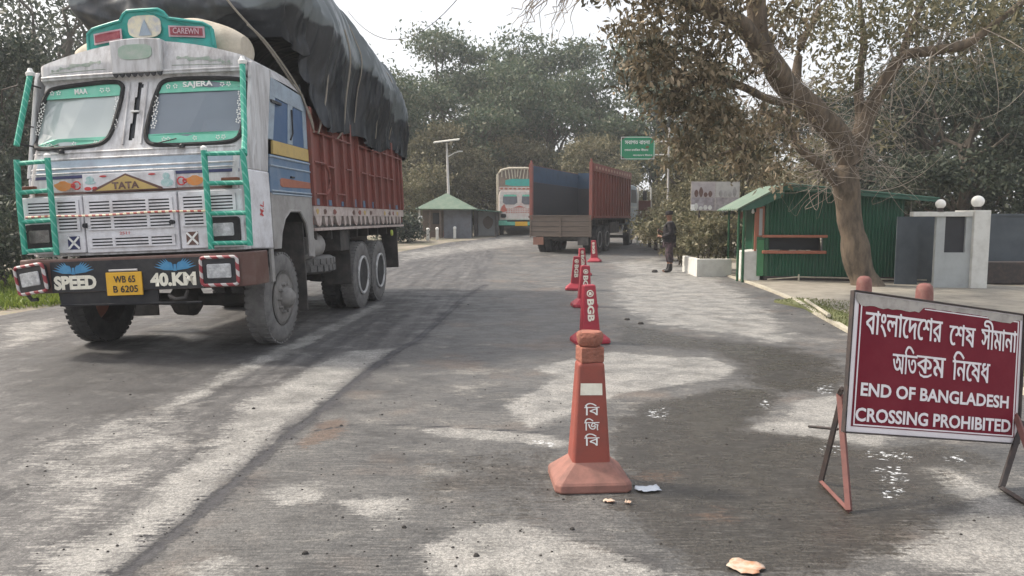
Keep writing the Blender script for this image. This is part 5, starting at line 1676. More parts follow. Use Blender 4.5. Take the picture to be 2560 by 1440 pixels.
# ------------------------------------------------------------------ lane bollards, bricks, sign board
def bollard(loc, rz, lean, mats, label, words, label_group, h=0.70):
    ms, mb_, = mats
    t = empty('traffic_bollard', loc, rz)
    t.rotation_euler = (lean[0], lean[1], rz)
    tag(t, label, 'bollard', label_group)
    mb = MB()
    def ring(a, b, z):
        c = min(a, b) * 0.16
        return [(-a + c, -b, z), (a - c, -b, z), (a, -b + c, z), (a, b - c, z), (a - c, b, z), (-a + c, b, z), (-a, b - c, z), (-a, -b + c, z)]
    rings = [ring(0.21, 0.19, 0.0), ring(0.215, 0.195, 0.012), ring(0.213, 0.193, 0.045), ring(0.205, 0.185, 0.058), ring(0.116, 0.104, 0.135), ring(0.10, 0.09, 0.15)]
    v = [p for r in rings for p in r]
    f = [tuple(range(8))[::-1]] + [(i * 8 + k, i * 8 + (k + 1) % 8, i * 8 + 8 + (k + 1) % 8, i * 8 + 8 + k) for i in range(len(rings) - 1) for k in range(8)] + [tuple(range(40, 48))]
    mb.add(v, f)
    mb.build('base', mb_, t, bevel=0.006)
    mb = MB()
    rings = [ring(0.108, 0.096, 0.138), ring(0.098, 0.088, 0.30), ring(0.074, 0.066, h - 0.012), ring(0.066, 0.058, h)]
    v = [p for r in rings for p in r]
    f = [tuple(range(8))[::-1]] + [(i * 8 + k, i * 8 + (k + 1) % 8, i * 8 + 8 + (k + 1) % 8, i * 8 + 8 + k) for i in range(3) for k in range(8)] + [tuple(range(24, 32))]
    mb.add(v, f)
    col = mb.build('column', ms, t, bevel=0.006)
    def yf(z):
        return -float(np.interp(z, [0.168, 0.30, h - 0.012], [0.094, 0.088, 0.066])) - 0.003
    tilt = math.atan2(0.088 - 0.066, h - 0.30)
    def fr(x, z):
        return front(x, yf(z), z) @ Matrix.Rotation(-tilt, 4, 'X')
    if words == 'b':
        mb = MB(); mb.X = fr(0.0, 0.555)
        mb.add([(-0.064, -0.032, 0), (0.060, -0.034, 0), (0.058, 0.032, 0), (-0.062, 0.034, 0)], [(0, 1, 2, 3)])
        mb.build('reflector', m_cream, col, fix=False)
        for z, s in ((0.445, 'িব'), (0.36, 'িজ'), (0.275, 'িব')):
            indic(s, 0.085, 0.068, m_white, col, fr(0.0, z), 0.012)
    else:
        mb = MB(); X = fr(0.0, 0.60); mb.X = X
        ri = [(0.036 * math.cos(a), 0.036 * math.sin(a), 0.0) for a in np.linspace(0, 2 * math.pi, 19)[:-1]]
        mb.tube(ri, 0.007, 4, closed=True)
        mb.add([(-0.02, -0.015, 0.002), (0.0, -0.02, 0.002), (0.02, -0.012, 0.002), (0.012, 0.02, 0.002), (-0.014, 0.018, 0.002)], [(0, 1, 2, 3, 4)])
        mb.build('round_emblem', m_cream, col, fix=False)
        text('BGB', 0.27, 0.085, m_cream, 'lettering', col, fr(0.0, 0.40) @ Matrix.Rotation(R(-90), 4, 'Z'), 0.04)
    return t
GB = 'lane bollards down the middle of the apron'
p0 = gp(1480, 1236)
bollard((p0.x + 0.0, p0.y + 0.19, 0), R(4), (0, 0), (m_cone, m_conepale), 'nearest bollard, orange-red with a white patch and bricks on top', 'b', GB)
for (x, y, rz, ln, lab) in (
        (1479, 862, 8, (0, R(-2)), 'crimson bollard right behind the brick-topped one, with white BGB lettering'),
        (1463, 770, 4, (0, R(1)), 'crimson bollard third from the camera in the row'),
        (1441, 727, -6, (0, R(2)), 'crimson bollard offset to the left side of the row'),
        (1458, 690, 6, (0, R(-2)), 'crimson bollard partly hidden behind others, before the open lorry wheels'),
        (1488, 656, -15, (0, R(-3)), 'farthest crimson bollard with pale side, by the open lorry tyre')):
    q = gp(x, y)
    bollard((q.x, q.y + 0.19, gz(q.x, q.y)), R(rz), ln, (m_cred, m_cred), lab, 'e', GB)

def brick(name, loc, rz, size, label, roundish=False, tilt=0):
    mb = MB()
    if roundish:
        prof = chaikin([(-size[0], -size[1]), (size[0], -size[1] * 0.9), (size[0] * 1.05, size[1]), (-size[0] * 0.9, size[1])], 3)
        n_ = len(prof)
        lv = [(0, 0.72), (0.18, 0.92), (0.5, 1.0), (0.8, 1.02), (1.0, 0.9)]
        v = [(x * k + 0.006 * noise.noise(Vector((x * 40, y * 40, z * 9))), y * k + 0.006 * noise.noise(Vector((y * 40, x * 40, z))), z * size[2]) for z, k in lv for x, y in prof]
        f = [tuple(range(n_))[::-1], tuple(range(4 * n_, 5 * n_))] + [(i * n_ + k, i * n_ + (k + 1) % n_, i * n_ + n_ + (k + 1) % n_, i * n_ + n_ + k) for i in range(4) for k in range(n_)]
        mb.add(v, f)
    else:
        ax = [np.linspace(-size[0], size[0], 5), np.linspace(-size[1], size[1], 5)]
        q = [(-size[0], -size[1]), (0, -size[1] * 1.03), (size[0], -size[1]), (size[0] * 1.03, 0.0), (size[0], size[1]), (0, size[1] * 0.97), (-size[0], size[1]), (-size[0] * 0.98, 0)]
        mb.add([(x, y, 0) for x, y in q] + [(x * 1.0, y * 0.98, size[2]) for x, y in q], [tuple(range(8))[::-1], tuple(range(8, 16))] + [(k, (k + 1) % 8, 8 + (k + 1) % 8, 8 + k) for k in range(8)])
    o = mb.build(name, m_brick, None, smooth=roundish, bevel=0.006)
    o.location = loc
    o.rotation_euler = (tilt, 0, rz)
    return tag(o, label, 'brick', 'bricks stacked on the nearest bollard')
bz = 0.70
brick('brick', (p0.x, p0.y + 0.19, bz), R(12), (0.066, 0.06, 0.085), 'lower half brick resting directly on the nearest bollard')
brick('brick', (p0.x - 0.004, p0.y + 0.185, bz + 0.0855), R(-20), (0.07, 0.06, 0.085), 'rounded upper brick chunk on top of the half brick', True)

for (x, y, lab) in ((4.73, 9.9, 'round-topped red post behind the left half of the border sign'), (4.93, 8.8, 'round-topped red post behind the middle of the border sign')):
    t = empty('kerb_post', (x, y, 0))
    tag(t, lab, 'bollard', 'round-topped posts along the kerb')
    mb = MB(); mb.lathe([(0.105, 0.0), (0.10, 0.5), (0.095, 0.64), (0.085, 0.69), (0.055, 0.72), (0.0, 0.73)], axis='z', n=18)
    mb.build('post', M('faded_red_post', (0.17, 0.065, 0.06), 0.85, (0.24, 0.14, 0.12), 9, 0.7), t, smooth=True)
    mb = MB(); mb.lathe([(0.15, -0.05), (0.15, 0.05), (0.11, 0.08)], axis='z', n=18); mb.build('footing', m_plaster, t)

# sign board: pose solved from its four corners (1.235 x 0.743 m, leaning back and racked)
SX = Matrix.Translation((2.34165, 4.0, 0.66911)) @ Matrix.Rotation(0.319, 4, 'Z') @ Matrix.Rotation(-0.12350, 4, 'X') @ Matrix.Rotation(0.14482, 4, 'Y')
SG = empty('border_sign', (2.34, 4.0, 0))
tag(SG, 'maroon border sign reading END OF BANGLADESH CROSSING PROHIBITED on an iron stand', 'sign')
SL = Matrix.Translation((-2.34, -4.0, 0)) @ SX
SW, SH = 1.2346, 0.7433
def S(mb, name, mat, parent=SG, **k):
    mb.X = None
    mb.v = [tuple(SL @ Vector(p)) for p in mb.v]
    return mb.build(name, mat, parent, **k)
mb = MB(); mb.box(-SW / 2, SW / 2, 0.004, 0.012, -SH / 2, SH / 2)
bd = S(mb, 'panel', m_signwhite)
mb = MB()
t_ = 0.009
mb.box(-SW / 2 - t_ * .2, -SW / 2 + t_, -0.012, 0.016, -SH / 2, SH / 2); mb.box(SW / 2 - t_, SW / 2 + t_ * .2, -0.012, 0.016, -SH / 2, SH / 2)
mb.box(-SW / 2 + t_, SW / 2 - t_, -0.011, 0.015, SH / 2 - t_ * .8, SH / 2 + t_ * .3); mb.box(-SW / 2 + t_, SW / 2 - t_, -0.011, 0.015, -SH / 2 - t_ * .4, -SH / 2 + t_ * .5)
S(mb, 'frame', m_darkiron, bevel=0.003)
def U(u, v):                                            # fractions of the board from its top left corner
    return (-SW / 2 + u * SW, SH / 2 - v * SH)
mb = MB()
a, b = U(0.04, 0.055), U(0.975, 0.955)
mb.box(a[0], b[0], 0.001, 0.0035, b[1], a[1])
S(mb, 'maroon_field', m_maroon, bd)
mb = MB()
for (x0, y0, x1, y1) in ((0.049, 0.062, 0.055, 0.948), (0.960, 0.062, 0.966, 0.948), (0.055, 0.938, 0.960, 0.948), (0.40, 0.062, 0.960, 0.07)):
    a, b = U(x0, y0), U(x1, y1)
    mb.box(a[0], b[0], -0.0012, 0.0005, b[1], a[1])
S(mb, 'border_line', m_signwhite, bd)
mb = MB()                                               # torn strip along the top where the vinyl has peeled off
top = [U(u, 0.02) for u in np.linspace(0.02, 0.985, 30)]
rgp = random.Random(5)
bot = []
for u in np.linspace(0.985, 0.02, 40):
    vv = 0.05 + (0.045 if 0.03 < u < 0.37 else (0.03 if 0.78 < u < 0.93 else 0.004)) + 0.016 * noise.noise(Vector((u * 22, 1, 1))) + rgp.uniform(0, 0.006)
    bot.append(U(u, vv))
p = top + bot
mb.add([(x, -0.0016, z) for x, z in p], [tuple(range(len(p)))])
S(mb, 'peeled_strip', m_scrap, bd, fix=False)
def stext(s, u0, u1, v0, v1, bold):
    a, b = U(u0, v0), U(u1, v1)
    return text(s, b[0] - a[0], a[1] - b[1], m_signwhite, 'lettering', bd, SL @ front((a[0] + b[0]) / 2, 0.0, (a[1] + b[1]) / 2), bold, 0.003)
def btext(st, u0, u1, v0, v1, bold=0.022):
    a, b = U(u0, v0), U(u1, v1)
    return indic(st, b[0] - a[0], a[1] - b[1], m_signwhite, bd, SL @ front((a[0] + b[0]) / 2, 0.0, (a[1] + b[1]) / 2), bold)
btext('বাংলােদেশর', 0.075, 0.505, 0.125, 0.305)
btext('েশষ', 0.545, 0.70, 0.145, 0.305)
btext('সীমানা', 0.735, 0.955, 0.085, 0.305)
btext('অিত', 0.235, 0.372, 0.35, 0.555)
btext('ক', 0.368, 0.462, 0.408, 0.535)
btext('ম', 0.458, 0.535, 0.408, 0.555)
btext('িনেষধ', 0.575, 0.80, 0.345, 0.56)
mb = MB()                                               # the joined stroke under the conjunct letter
cl_ = [U(*q) for q in ((0.385, 0.525), (0.392, 0.548), (0.412, 0.560), (0.436, 0.556), (0.456, 0.540))]
for i in range(4):
    (xa_, za_), (xb_, zb_q) = cl_[i], cl_[i + 1]
    mb.add([(xa_, -0.0045, za_ + 0.006), (xb_, -0.0045, zb_q + 0.006), (xb_, -0.0045, zb_q - 0.006), (xa_, -0.0045, za_ - 0.006)], [(0, 1, 2, 3)])
S(mb, 'lettering', m_signwhite, bd, fix=False)
stext('END OF BANGLADESH', 0.075, 0.925, 0.642, 0.738, 0.029)
stext('CROSSING PROHIBITED', 0.055, 0.945, 0.82, 0.918, 0.029)
# the stand: two A-shaped iron legs with a bar along the ground
def iron(a, b, w_, name, mat):
    a, b = Vector(a) - Vector((2.34, 4.0, 0)), Vector(b) - Vector((2.34, 4.0, 0))
    mb = MB(); mb.tube([a, b], w_, 4)
    return mb.build(name, mat, SG, bevel=0.002)
BL = SX @ Vector((-SW / 2, 0.03, -SH / 2)); BR = SX @ Vector((SW / 2, 0.03, -SH / 2))
TLc = SX @ Vector((-SW / 2, 0.03, SH / 2)); TRc = SX @ Vector((SW / 2, 0.03, SH / 2))
ff, rf, rr = gp(2122, 1283), gp(2052, 1210), gp(2503, 1225)
fr_ = rr + (ff - rf) * 1.05
for q in (ff, rf, rr, fr_):
    q.z = 0.012
ap1 = BL.lerp(TLc, 0.24)
ap2 = BR.lerp(TRc, 0.24)
iron(ff, at(2099, 985, 3.97), 0.02, 'front_leg', m_pinkiron)
iron(rf, at(2106, 985, 4.0), 0.018, 'rear_leg', m_darkiron)
iron(rf, ff, 0.014, 'foot_bar', m_pinkiron)
iron(fr_, ap2, 0.02, 'front_leg', m_pinkiron)
iron(rr, BR + Vector((0.06, 0.02, 0.12)), 0.019, 'rear_leg', m_darkiron)
iron(rr, fr_, 0.015, 'foot_bar', m_darkiron)
a_ = at(2099, 985, 3.97)
iron(a_, BL.lerp(TLc, 0.3), 0.014, 'hinge', m_darkiron)
iron(at(2095, 1073, 4.0), at(2022, 1066, 4.35), 0.009, 'hinge', m_darkiron)

# ------------------------------------------------------------------ the green guard hut
HUT = empty('guard_hut', (5.80, 17.2, gz(5.8, 17.2)), R(-6))
tag(HUT, 'green corrugated guard hut with a porch behind the border sign', 'hut')
def corrugated(x0, x1, y, z0f, z1f, name, mat, parent, pitch=0.075, amp=0.012, hole=None):
    n_ = int((x1 - x0) / pitch * 6)
    mb = MB()
    def strip(xa, xb, za, zb):
        m_ = max(2, int((xb - xa) / pitch * 6))
        v = []
        for i in range(m_ + 1):
            x = xa + (xb - xa) * i / m_
            yy = y + amp * math.sin(2 * math.pi * x / pitch)
            v += [(x, yy, za(x)), (x, yy, zb(x))]
        mb.add(v, [(2 * i, 2 * i + 2, 2 * i + 3, 2 * i + 1) for i in range(m_)])
    if hole:
        hx0, hx1, hz0, hz1 = hole
        strip(x0, hx0, z0f, z1f); strip(hx1, x1, z0f, z1f)
        strip(hx0, hx1, z0f, lambda x: hz0); strip(hx0, hx1, lambda x: hz1, z1f)
    else:
        strip(x0, x1, z0f, z1f)
    o = mb.build(name, mat, parent, fix=False)
    s = o.modifiers.new('thickness', 'SOLIDIFY'); s.thickness = 0.008; s.offset = 1
    return o
roofz = lambda x: (2.22 - (x - 0.42) * 0.088) if x > 0.42 else (2.22 - (0.42 - x) * 0.52)
front_wall = corrugated(0.10, 3.10, 0.0, lambda x: 0.13, lambda x: roofz(x) - 0.06, 'front_wall', m_hut, HUT, hole=(0.16, 1.36, 0.735, 1.03))
mb = MB(); mb.box(0.17, 1.35, 0.25, 0.27, 0.74, 1.02); mb.build('window_opening', m_dark, front_wall)
mb = MB(); mb.box(0.0, 1.44, -0.10, 0.02, 1.035, 1.095); sh_ = mb.build('window_shelf', m_shelf, front_wall, bevel=0.01)
mb = MB(); mb.box(0.0, 1.42, -0.12, 0.02, 0.665, 0.735); mb.build('window_shelf', m_shelf, front_wall, bevel=0.01)
mb = MB(); mb.box(0.05, 3.15, -0.03, 2.3, 0.0, 0.14); mb.build('plinth', m_darkiron, HUT, bevel=0.01)
mb = MB(); mb.prism([(0.0, 0.14), (2.2, 0.14), (2.2, 2.1), (0.0, 2.02)], 'x', 3.08, 3.11)
mb.build('end_wall', m_hut, HUT)
mb = MB(); mb.prism([(0.03, 0.14), (2.2, 0.14), (2.2, 1.95), (0.03, 1.95)], 'x', 0.07, 0.10)
sidew = mb.build('porch_wall', m_hut, HUT)
mb = MB(); mb.box(0.06, 0.14, -0.03, 0.04, 0.14, 2.0); mb.build('corner_post', m_post, HUT, bevel=0.01)
mb = MB(); mb.box(-0.10, 0.05, -0.015, 0.03, 0.14, 0.98); mb.build('light_green_board', M('light_green_board', (0.06, 0.21, 0.09), 0.6), HUT)
mb = MB(); mb.box(-0.14, 0.05, 0.02, 0.06, 1.05, 1.75); br = mb.build('brown_shutter', m_shelf, HUT)
mb = MB(); mb.box(-0.07, 0.0, 0.012, 0.02, 1.08, 1.70); mb.build('shutter_gap', m_greyplaster, br)
mb = MB(); mb.box(-0.17, -0.12, 0.0, 0.05, 0.72, 1.62); mb.build('shutter_post', m_shelf, br)
# roof: two slopes and a fascia closing the gable over the porch
def slope(p, q, name, mat):
    (x0, z0), (x1, z1) = p, q
    mb = MB(); th = 0.03
    n_ = 40
    v = []
    for i in range(n_ + 1):
        y = -0.28 + 2.75 * i / n_
        yy = 0.012 * math.sin(i * math.pi / 2)
        v += [(x0, y, z0 + yy), (x1, y, z1 + yy), (x0, y, z0 + yy - th), (x1, y, z1 + yy - th)]
    f = []
    for i in range(n_):
        a, b = 4 * i, 4 * i + 4
        f += [(a, a + 1, b + 1, b), (a + 2, b + 2, b + 3, a + 3), (a, b, b + 2, a + 2), (a + 1, a + 3, b + 3, b + 1)]
    f += [(0, 2, 3, 1), (4 * n_, 4 * n_ + 1, 4 * n_ + 3, 4 * n_ + 2)]
    mb.add(v, f)
    return mb.build(name, mat, HUT, smooth=False)
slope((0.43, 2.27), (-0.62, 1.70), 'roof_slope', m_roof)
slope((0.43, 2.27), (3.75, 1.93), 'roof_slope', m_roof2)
mb = MB(); mb.prism([(-0.60, 1.665), (0.42, 2.225), (0.40, 1.98), (-0.10, 1.73), (-0.40, 1.66)], 'y', -0.26, -0.23)
mb.build('gable_fascia', m_roof2, HUT)
mb = MB(); mb.prism([(0.42, 2.225), (3.7, 1.90), (3.7, 1.84), (0.40, 2.12)], 'y', -0.26, -0.23)
mb.build('eave_board', m_roof2, HUT)
for (u, v_) in ((-0.50, 0.18), (-0.44, -0.12), (-0.40, 1.95), (-0.08, 0.5)):
    mb = MB(); mb.tube([(u, v_, -0.05), (u, v_, roofz(u) - 0.04)], 0.032, 8)
    mb.build('porch_post', m_post, HUT, smooth=True)
mb = MB(); mb.lathe([(0.0, 1.58), (0.035, 1.60), (0.035, 1.64), (0.015, 1.70)], (-0.2, 0.1, 0), 'z', 10)
mb.build('bulb', m_globe, HUT, smooth=True)
mb = MB(); mb.box(-0.50, -0.32, 0.4, 0.42, 1.47, 1.62)
mb.build('hanging_plate', m_conepale, HUT, bevel=0.004)
mb = MB()
mb.prism([(-0.42, 0.0), (-0.02, 0.0), (-0.02, 0.74), (-0.42, 0.70)], 'y', 0.02, 0.75)
cn = mb.build('counter', m_plaster, None, bevel=0.012)
cn.location = (5.80, 17.2, gz(5.8, 17.2)); cn.rotation_euler = (0, 0, R(-6))
tag(cn, 'white plastered counter block under the porch of the green hut', 'counter')

# pale pipe rail in front of the hut
t = empty('pipe_rail', (6.75, 16.85, 0.0))
tag(t, 'thin pale pipe rail along the foot of the green hut', 'rail')
mb = MB(); mb.tube([(-0.9, 0.05, 0.10), (-0.2, 0.0, 0.16), (1.0, -0.15, 0.14), (2.5, -0.4, 0.12)], 0.014, 6); mb.build('pipe', m_kerb, t, smooth=True)
mb = MB(); mb.tube([(-0.2, 0.0, -0.02), (-0.2, 0.0, 0.22)], 0.02, 6); mb.build('post', m_kerb, t)
mb = MB(); mb.tube([gp(2013, 757) + Vector((0, 0, 0.05)), gp(2040, 777) + Vector((0, 0, 0.06)), gp(2072, 806) + Vector((0, 0, 0.10))], 0.03, 6)
tag(mb.build('bamboo_pole', m_kerb, None, smooth=True), 'pale bamboo pole lying across the little lawn', 'pole')

# planter wall left of the hut, with pots and shrubs behind
mb = MB()
q0, q1, q2 = gp(1728, 668), gp(1762, 692), gp(1815, 695)
q0 = Vector((4.75, 20.3, 0)); q1 = Vector((4.72, 18.6, 0)); q2 = Vector((5.55, 18.75, 0))
def wallbit(a, b, h, th):
    d = (b - a).normalized(); s = Vector((-d.y, d.x, 0)) * th / 2
    mb.add([(*(a + s).xy, -0.05), (*(a - s).xy, -0.05), (*(b - s).xy, -0.05), (*(b + s).xy, -0.05), (*(a + s).xy, h), (*(a - s).xy, h), (*(b - s).xy, h), (*(b + s).xy, h)],
           [(0, 1, 2, 3), (4, 7, 6, 5), (0, 4, 5, 1), (1, 5, 6, 2), (2, 6, 7, 3), (3, 7, 4, 0)])
wallbit(q1 + Vector((0, 0.15, 0)), q0 + Vector((0, 0.0, 0)), 0.47, 0.14)
wallbit(q1 + Vector((-0.07, 0.07, 0)), q2, 0.47, 0.14)
tag(mb.build('planter_wall', m_plaster, None, bevel=0.01), 'low white planter wall left of the green hut', 'wall')

# ------------------------------------------------------------------ pale booth with globe lamps, long wall behind
BO = empty('gate_booth', (8.86, 15.5, 0), R(-3))
tag(BO, 'pale grey booth with a dark window right of the green hut', 'booth')
mb = MB()
mb.prism([(0, 0), (0.86, 0), (0.86, 1.60), (-0.45, 1.64), (-0.45, 1.53), (0.0, 1.53)], 'y', -0.03, 0.10)
# window cut: built from four pieces instead of one panel
mb = MB()
mb.box(0.0, 0.18, 0, 0.08, 0.0, 1.53); mb.box(0.60, 0.72, 0, 0.08, 0.0, 1.53); mb.box(0.18, 0.60, 0, 0.08, 0.0, 0.78)
fw_ = mb.build('front_wall', m_greyplaster, BO)
mb = MB(); mb.box(0.17, 0.61, 0.05, 0.06, 0.78, 1.53); mb.build('window', m_dark, fw_)
mb = MB(); mb.box(-0.5, 0.715, -0.04, 0.12, 1.53, 1.63); mb.build('lintel', m_plaster, BO, bevel=0.008)
mb = MB(); mb.box(0.72, 1.05, -0.08, 0.7, 0.0, 1.66); mb.build('pillar', m_plaster, BO, bevel=0.012)
mb = MB(); mb.box(-0.48, 0.0, 0.7, 0.73, 0.0, 1.53); mb.box(0.0, 0.7, 1.2, 1.25, 0.0, 1.53); mb.build('back_wall', m_wall, BO)
for (x, y, r, lab) in ((0.06, 0.0, 0.10, 'smaller white globe lamp on the left end of the booth lintel'), (0.92, 0.2, 0.125, 'larger white globe lamp on the booth pillar')):
    z0 = 1.63 if x < 0.5 else 1.66
    t = empty('globe_lamp', BO.matrix_world @ Vector((0, 0, 0)))
    t.location = Vector((8.86, 15.5, 0)) + Matrix.Rotation(R(-3), 3, 'Z') @ Vector((x, y, z0))
    tag(t, lab, 'lamp', 'globe lamps on the booth')
    mb = MB(); mb.lathe([(0.0, 0.06)] + [(r * math.sin(a), 0.06 + r - r * math.cos(a)) for a in np.linspace(0.35, math.pi - 0.01, 16)], axis='z', n=22); mb.build('globe', m_globe, t, smooth=True)
    mb = MB(); mb.lathe([(0.07, 0.0), (0.05, 0.04), (0.06, 0.075)], axis='z', n=14); mb.build('lamp_base', m_darkiron, t, smooth=True)
mb = MB(); mb.box(0, 6.0, 0, 0.2, 0.0, 1.55); mb.box(-0.02, 6.0, -0.03, 0.23, 1.55, 1.6)
wl = mb.build('compound_wall', m_wall, None)
wl.location = (10.4, 17.6, 0); wl.rotation_euler = (0, 0, R(-4))
tag(wl, 'dull blue-grey compound wall right of the pale booth', 'wall')
mb = MB(); mb.box(0, 6.0, -0.4, 0.0, 0, 0.5)
wl2 = mb.build('dark_ledge', m_darkiron, None, bevel=0.02); wl2.location = (10.2, 17.2, 0)
tag(wl2, 'dark low ledge at the foot of the compound wall', 'ledge')
mb = MB(); mb.box(0, 2.4, 0, 0.15, 0, 1.5)
w3 = mb.build('shed_wall', m_dark, None); w3.location = (8.2, 19.5, 0)
tag(w3, 'dark shed wall in the gap between the green hut and the booth', 'wall')

# ------------------------------------------------------------------ picture board, green road sign, red notice
PB = empty('picture_board', (6.55, 24.0, gz(0, 24)), R(4))
tag(PB, 'faded grey picture board standing left of the green hut roof', 'billboard')
gl0 = gz(0, 24)
zt_, zb_ = 1.5 + 90 * 24 / 1850 - gl0, 1.5 + 18 * 24 / 1850 - gl0
m_ph = []
for i, (c1, c2) in enumerate((((0.42, 0.38, 0.38), (0.25, 0.22, 0.22)), ((0.36, 0.35, 0.33), (0.5, 0.48, 0.45)), ((0.22, 0.19, 0.2), (0.42, 0.4, 0.42)), ((0.34, 0.31, 0.31), (0.16, 0.14, 0.15)))):
    m_ph.append(M('faded_photo_print', c1, 0.5, c2, 3.2 + i, 0.95))
mb = MB(); mb.box(-0.80, 0.80, 0.005, 0.03, zb_, zt_)
pb = mb.build('board', m_scrap, PB)
zm = zb_ + (zt_ - zb_) * 0.47
for i, (x0, x1, z0, z1) in enumerate(((-0.78, -0.02, zm, zt_ - 0.02), (0.02, 0.78, zm, zt_ - 0.02), (-0.78, -0.02, zb_ + 0.02, zm - 0.02), (0.02, 0.78, zb_ + 0.02, zm - 0.02))):
    mb = MB(); mb.box(x0, x1, 0.0, 0.004, z0, z1); ph = mb.build('photo_print', m_ph[i], pb)
    mb = MB(); rg = random.Random(i + 40)
    for k in range(4):
        cx = x0 + (x1 - x0) * (0.2 + 0.2 * k); hh = (z1 - z0) * rg.uniform(0.3, 0.7)
        blob(mb, cx, z0 + hh * 0.5, 0.07, hh * 0.5, -0.006, 10, 0.2)
    mb.build('picture_shape', m_plaster if i in (2,) else (m_grey if i != 0 else m_brown), ph)
mb = MB(); mb.box(-0.80, -0.62, -0.004, 0.0, zb_ + 0.0, zb_ + 0.2); mb.build('white_patch', m_white, pb)
for x in (-0.5, 0.55):
    mb = MB(); mb.tube([(x, 0.06, -0.05), (x, 0.06, zt_)], 0.035, 6); mb.build('board_leg', m_darkiron, PB)

GS = empty('road_sign', (6.27, 30.0, gz(0, 30)))
tag(GS, 'green road sign with white Bengali lines on a tall thin mast', 'sign')
g0 = gz(0, 30)
za, zb2 = 1.5 + 200 * 30 / 1850 - g0, 1.5 + 143 * 30 / 1850 - g0
mb = MB(); mb.tube([(0, 0, -0.1), (0, 0, 2.0), (0.0, 0, 4.9)], [0.05, 0.045, 0.035], 10); mb.build('mast', m_steel, GS, smooth=True)
xa, xb = 267 / 1850 * 30 - 6.27, 352 / 1850 * 30 - 6.27
mb = MB(); mb.prism(chaikin([(xa, zb2), (xb, zb2), (xb, za), (xa, za)], 1), 'y', -0.06, -0.03); mb.prism
gb = mb.build('panel', m_signgreen, GS)
mb = MB()
for (x0, x1, z0, z1) in ((xa + 0.03, xb - 0.03, za - 0.045, za - 0.025), (xa + 0.03, xb - 0.03, zb2 + 0.025, zb2 + 0.045), (xa + 0.025, xa + 0.045, zb2 + 0.045, za - 0.045), (xb - 0.045, xb - 0.025, zb2 + 0.045, za - 0.045)):
    mb.box(x0, x1, -0.064, -0.06, z0, z1)
mb.build('border_line', m_white, gb)
indic('সবাগত বাংলা', 1.0, 0.16, m_white, gb, front((xa + xb) / 2 - 0.02, -0.063, za - 0.24), 0.02)
indic('েসানা মসিজদ সীমাত', 0.95, 0.10, m_white, gb, front((xa + xb) / 2 - 0.05, -0.063, za - 0.53), 0.02)
indic('বাংলােদশ সীমানা', 0.78, 0.08, m_white, gb, front((xa + xb) / 2 + 0.2, -0.063, za - 0.74), 0.02)
for z in (za - 0.2, zb2 + 0.2):
    mb = MB(); mb.tube([(0.05, 0, z), (xa + 0.1, 0.0, z)], 0.03, 6); mb.build('sign_arm', m_steel, GS)

t = empty('notice_board', (6.05, 34.0, gz(0, 34)), R(5))
tag(t, 'red and white notice board on posts just right of the open lorry cab', 'sign')
mb = MB(); mb.box(-0.28, 0.28, -0.02, 0.0, 0.75, 2.0); bb = mb.build('board', m_pinkiron, t)
mb = MB(); mb.box(-0.22, 0.22, -0.026, -0.02, 1.1, 1.25); mb.build('white_stripe', m_white, bb)
mb = MB(); mb.box(-0.22, 0.22, -0.026, -0.02, 1.42, 1.52); mb.build('white_stripe', m_white, bb)
for x in (-0.3, 0.3):
    mb = MB(); mb.tube([(x, 0.02, -0.1), (x, 0.02, 2.6)], 0.04, 6); mb.build('post', m_plaster, t)

def stub_post(px, py, h, mat, label, group, top=None):
    p = gp(px, py)
    t = empty('marker_post', (p.x, p.y, p.z))
    tag(t, label, 'post', group)
    mb = MB(); mb.box(-0.07, 0.07, -0.07, 0.07, -0.05, h); mb.build('shaft', mat, t, bevel=0.012)
    mb = MB(); mb.lathe([(0.085, h), (0.085, h + 0.07), (0.04, h + 0.11), (0.0, h + 0.115)], axis='z', n=10); mb.build('cap', top or m_white, t, smooth=True)
GP1 = 'white-topped posts along the right verge'
for px, py, lab in ((1612, 610, 'farthest white-topped post beside the open lorry cab'), (1624, 617, 'second farthest white-topped post on the right verge'), (1639, 624, 'white-topped post on the verge behind the soldier, third from the back'), (1655, 634, 'nearest white-topped post, directly left of the soldier')):
    stub_post(px, py, 0.45, m_darkiron, lab, GP1)
GP2 = 'short pale posts before the far hut'
for px, py, lab in ((1070, 600, 'short pale post before the left end of the far hut'), (1093, 598, 'short pale post before the far hut, left of the striped pole'), (1137, 595, 'short pale post right of the solar lamp'), (986, 612, 'short reddish white post by the lorry rear')):
    stub_post(px, py, 0.5 if px > 1000 else 0.6, m_plaster, lab, GP2)

# ------------------------------------------------------------------ solar street lamp, striped pole, far hut and shed
p = gp(1122, 590)
SLP = empty('solar_street_lamp', p)
tag(SLP, 'solar street lamp with a flat panel before the far green-roofed hut', 'street lamp')
s1 = 41.1 / 1850
mb = MB(); mb.tube([(0, 0, -0.1), (0, 0, 2.6), (-0.08, 0, 5.1)], [0.085, 0.075, 0.05], 10); mb.build('pole', m_steel, SLP, smooth=True)
mb = MB(); mb.X = Matrix.Translation((-0.08, 0, 5.2)) @ Matrix.Rotation(R(-7), 4, 'Y') @ Matrix.Rotation(R(9), 4, 'X'); mb.box(-0.7, 0.7, -0.4, 0.4, -0.03, 0.03)
mb.build('solar_panel', M('pale_panel_frame', (0.7, 0.68, 0.62), 0.4), SLP)
mb = MB(); mb.tube([(0.0, 0, 4.35), (0.35, 0, 4.55), (0.62, 0, 4.62)], 0.03, 6); ar = mb.build('lamp_arm', m_steel, SLP, smooth=True)
mb = MB(); mb.box(0.5, 0.8, -0.08, 0.08, 4.6, 4.66); mb.build('lamp_head', m_plaster, ar, bevel=0.01)
p = gp(1114, 592)
t = empty('striped_pole', p)
tag(t, 'thin red and white striped pole just left of the solar lamp', 'pole')
